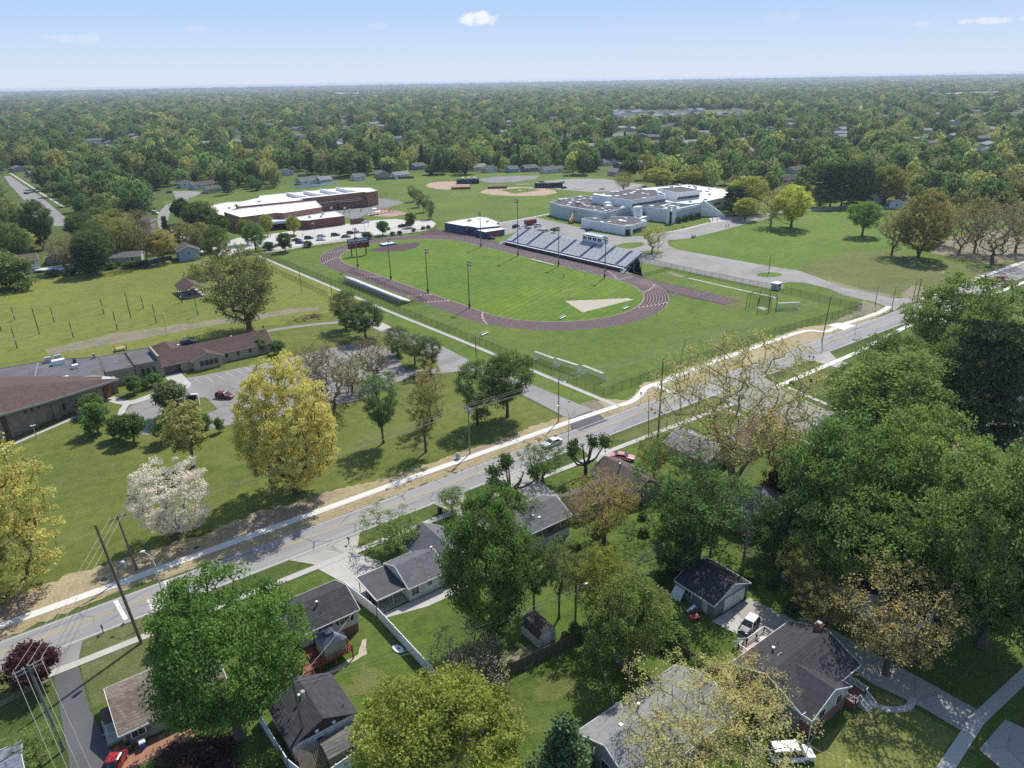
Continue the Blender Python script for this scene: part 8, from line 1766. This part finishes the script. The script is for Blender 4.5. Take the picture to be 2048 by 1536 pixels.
def scatter(d0, d1, sp, half=44):
    k = int(2 * d1 / sp) + 2; gx, gy = np.meshgrid(np.arange(-k // 2, k // 2 + 1), np.arange(-k // 2, k // 2 + 1))
    x = (gx.ravel() + rgF.uniform(-.62, .62, gx.size)) * sp; y = (gy.ravel() + rgF.uniform(-.62, .62, gx.size)) * sp
    r = np.hypot(x, y); a = np.degrees(np.arctan2(x, y)) - math.degrees(TH); a = (a + 180) % 360 - 180
    ok = (r > d0) & (r < d1) & (np.abs(a) < half)
    return x[ok], y[ok]
fx, fy, fs, fw_ = [], [], [], []
for d0, d1, sp, sw, sh in ((150, 1500, 12.6, 1.0, 1.0), (1500, 3400, 17.5, 1.4, 1.05), (3400, 7000, 34, 2.6, 1.05), (7000, 13300, 68, 5.2, 1.15)):
    x, y = scatter(d0, d1, sp)
    keep = np.ones(len(x), bool)
    for q in CLEAR: keep &= ~inside(x, y, q)
    keep &= ~((y < 92) & (x < 330) & (y > -400))
    for hx, hy, hr in HOUSES_AT:
        keep &= np.hypot(x - hx, y - hy) > hr
        L = math.hypot(hx, hy); ux, uy = -hx / L, -hy / L
        al = (x - hx) * ux + (y - hy) * uy; ac = np.abs((x - hx) * uy - (y - hy) * ux)
        keep &= ~((al > 0) & (al < min(260, 9 + max(0, L - 430) * .24)) & (ac < 9))
    cl_ = np.sin(x * .011 + 1.3 * np.sin(y * .006)) * np.sin(y * .0093 + 1.1 * np.sin(x * .0047))
    keep &= rgF.random(len(x)) > .08 + .3 * np.clip(cl_ * 1.6 - .55, 0, 1)
    x, y = x[keep], y[keep]
    fx.append(x); fy.append(y); fs.append(np.full(len(x), sh)); fw_.append(np.full(len(x), sw))
fx, fy, fs, fw_ = map(np.concatenate, (fx, fy, fs, fw_))
dd = np.hypot(fx, fy); o_ = np.argsort(dd); fx, fy, fs, fw_, dd = fx[o_], fy[o_], fs[o_], fw_[o_], dd[o_]
n_ = len(fx)
hh = rgF.normal(14.2, 3.8, n_).clip(7, 23) * fs
# colour families drift over the land
big = np.sin(fx * .004 + 1) + np.sin(fy * .0053 + .3 * np.sin(fx * .002)) + rgF.normal(0, 1.0, n_)
fk = rgF.random(n_)
KIND = np.where(fk < .40, 0, np.where(fk < .62, 1, np.where(fk < .73, 2, np.where(fk < .80, 3, np.where(fk < .90, 4, np.where(fk < .955, 5, 6))))))
FK = [('maple', (.062, .10, .03), 13.5), ('broad', (.085, .125, .038), 12.5), ('budding', (.14, .15, .045), 13), ('broad', (.185, .18, .045), 11), ('sparse', (.14, .128, .07), 11.5), ('pine', (.03, .055, .03), 9), ('spruce', (.032, .06, .03), 7.5)]
N_OWN = 290 - N_TREES
LOOK = ['dense mid green', 'light green', 'yellow green', 'bright yellow', 'thin brownish', 'dark pine', 'dark conical']
def zone(x, y):
    px, py = PX((x, y, 5))
    if py > 440: return 'among the houses left of the meadow'
    if px < 330: return 'along the left suburban street'
    if px < 700: return 'behind the brick school'
    if px < 1150: return 'behind the ball fields'
    if px < 1550: return 'behind the white school'
    return 'beyond the pine row'
for i in range(N_OWN):
    k = KIND[i]; kind, col, wd = FK[k]; z_ = zone(fx[i], fy[i])
    tree(kind, (fx[i], fy[i]), hh[i] * (1.05 if k != 6 else .9), wd * 1.1 * rgF.uniform(.8, 1.25), '%s tree %s' % (LOOK[k], z_), col, '%s trees %s' % (LOOK[k], z_), name={5: 'pine_tree', 6: 'conifer_tree'}.get(k, 'tree'))
# everything farther away reads as one wooded mass
coll = bpy.data.collections.new('forest_kinds')
FP = [dict(R=6.2, bot=.1, nc=150, nl=26, cr=1.25, leaf=.85, trunk=.2, core=.5, limbs=12), dict(R=5.8, bot=.14, nc=130, nl=24, cr=1.2, leaf=.8, trunk=.2, core=.4, limbs=12), dict(R=6, bot=.12, nc=190, nl=14, cr=.95, leaf=.7, trunk=.2, core=.4, limbs=16),
      dict(R=5.0, bot=.12, nc=110, nl=22, cr=1.2, leaf=.8, trunk=.2, core=.4, limbs=12), dict(R=5.4, bot=.15, nc=170, nl=8, cr=.9, leaf=.6, trunk=.2, core=.2, limbs=40, shape='vase'), dict(R=3.6, bot=.15, nc=90, nl=16, cr=1.1, leaf=.8, trunk=.2, shape='pine', limbs=12, up=-.1), dict(R=2.8, bot=.04, nc=80, nl=14, cr=.95, leaf=.8, trunk=.2, shape='cone', limbs=10, up=-.2)]
for i, (kw, (kind, col, wd)) in enumerate(zip(FP, FK)):
    pr = tree_proto('forest_kind', 900 + i, **kw)
    bm_ = MB(); me = pr['c']
    # limbs join the crown mesh so that one mesh holds the whole far tree
    import bmesh
    b = bmesh.new(); b.from_mesh(pr['t']); nt = len(b.faces); b.from_mesh(pr['c'])
    b.faces.ensure_lookup_table()
    for j, f in enumerate(b.faces): f.material_index = 0 if j < nt else 1
    m2 = bpy.data.meshes.new('forest_kind'); b.to_mesh(m2); b.free(); m2.materials.append(M('far_bark', (.09, .075, .06), .95)); m2.materials.append(leafmat('far_leaf_%d' % i, .12 if i > 4 else .45, sc3(col, 1.35)))
    ob = bpy.data.objects.new('forest_kind_%d' % i, m2); coll.objects.link(ob)
sl = slice(N_OWN, n_)
pm = bpy.data.meshes.new('forest'); m_ = n_ - N_OWN
pm.vertices.add(m_); pm.vertices.foreach_set('co', np.stack([fx[sl], fy[sl], 24 * np.clip((dd[sl] - 8500) / 4000, 0, 1) ** 2], 1).astype(np.float32).ravel())
a1 = pm.attributes.new('k', 'INT', 'POINT'); a1.data.foreach_set('value', KIND[sl].astype(np.int32))
a2 = pm.attributes.new('sc', 'FLOAT_VECTOR', 'POINT')
sw_ = fw_[sl] * (.35 + .65 * hh[sl] / 14.2) * rgF.uniform(.75, 1.3, m_)
a2.data.foreach_set('vector', np.stack([sw_, sw_, hh[sl] / 10 * rgF.uniform(.93, 1.07, m_)], 1).astype(np.float32).ravel())
a3 = pm.attributes.new('ro', 'FLOAT_VECTOR', 'POINT'); a3.data.foreach_set('vector', np.stack([np.zeros(m_), np.zeros(m_), rgF.uniform(0, 6.28, m_)], 1).astype(np.float32).ravel())
fo = bpy.data.objects.new('forest', pm); COL.objects.link(fo); fo['kind'] = 'stuff'; fo['label'] = 'wooded suburb of mixed spring trees reaching to the horizon'; fo['category'] = 'forest'
ng = bpy.data.node_groups.new('forest_scatter', 'GeometryNodeTree')
ng.interface.new_socket('Geometry', in_out='INPUT', socket_type='NodeSocketGeometry'); ng.interface.new_socket('Geometry', in_out='OUTPUT', socket_type='NodeSocketGeometry')
gi = ng.nodes.new('NodeGroupInput'); go = ng.nodes.new('NodeGroupOutput'); ip = ng.nodes.new('GeometryNodeInstanceOnPoints'); ci = ng.nodes.new('GeometryNodeCollectionInfo')
ci.inputs['Collection'].default_value = coll; ci.inputs['Separate Children'].default_value = True; ci.inputs['Reset Children'].default_value = True
def nattr(nm, ty):
    a = ng.nodes.new('GeometryNodeInputNamedAttribute'); a.data_type = ty; a.inputs['Name'].default_value = nm; return a.outputs['Attribute']
ng.links.new(gi.outputs[0], ip.inputs['Points']); ng.links.new(ci.outputs[0], ip.inputs['Instance']); ip.inputs['Pick Instance'].default_value = True
ng.links.new(nattr('k', 'INT'), ip.inputs['Instance Index']); ng.links.new(nattr('sc', 'FLOAT_VECTOR'), ip.inputs['Scale'])
e2r = ng.nodes.new('FunctionNodeEulerToRotation'); ng.links.new(nattr('ro', 'FLOAT_VECTOR'), e2r.inputs[0]); ng.links.new(e2r.outputs[0], ip.inputs['Rotation'])
ng.links.new(ip.outputs[0], go.inputs[0])
md = fo.modifiers.new('scatter', 'NODES'); md.node_group = ng
print('trees', N_TREES, 'forest', m_)
hl_ = MB(); na = 72; rs = [(8500, 0)] + [(8500 + 4000 * k / 6, 24 * (k / 6) ** 2 + .3) for k in range(1, 7)] + [(13350, 24.5), (13390, 0)]
hl_.v = [(r * math.cos(2 * math.pi * i / na), r * math.sin(2 * math.pi * i / na), z) for r, z in rs for i in range(na)]
hl_.f = [(k * na + i, k * na + (i + 1) % na, (k + 1) * na + (i + 1) % na, (k + 1) * na + i)[::-1] for k in range(len(rs) - 1) for i in range(na)]; hl_.m = [0] * len(hl_.f)
struct('hills', hl_, GR_BASE)
# ------------------------------------------------------------------ haze
hz = MB(); hz.box(-9000, 13500, -600, 13500, -1.5, 75)
hm = bpy.data.materials.new('haze'); hm.use_nodes = True; ht = hm.node_tree
for n in list(ht.nodes): ht.nodes.remove(n)
pv = ht.nodes.new('ShaderNodeVolumePrincipled'); ho = ht.nodes.new('ShaderNodeOutputMaterial'); ht.links.new(pv.outputs[0], ho.inputs['Volume'])
pv.inputs['Color'].default_value = (.72, .82, 1.0, 1); pv.inputs['Density'].default_value = HAZE; pv.inputs['Anisotropy'].default_value = .2
ho_ = hz.build('haze', hm); ho_['kind'] = 'stuff'; ho_['label'] = 'thin bluish air over the whole town'; ho_['category'] = 'haze'
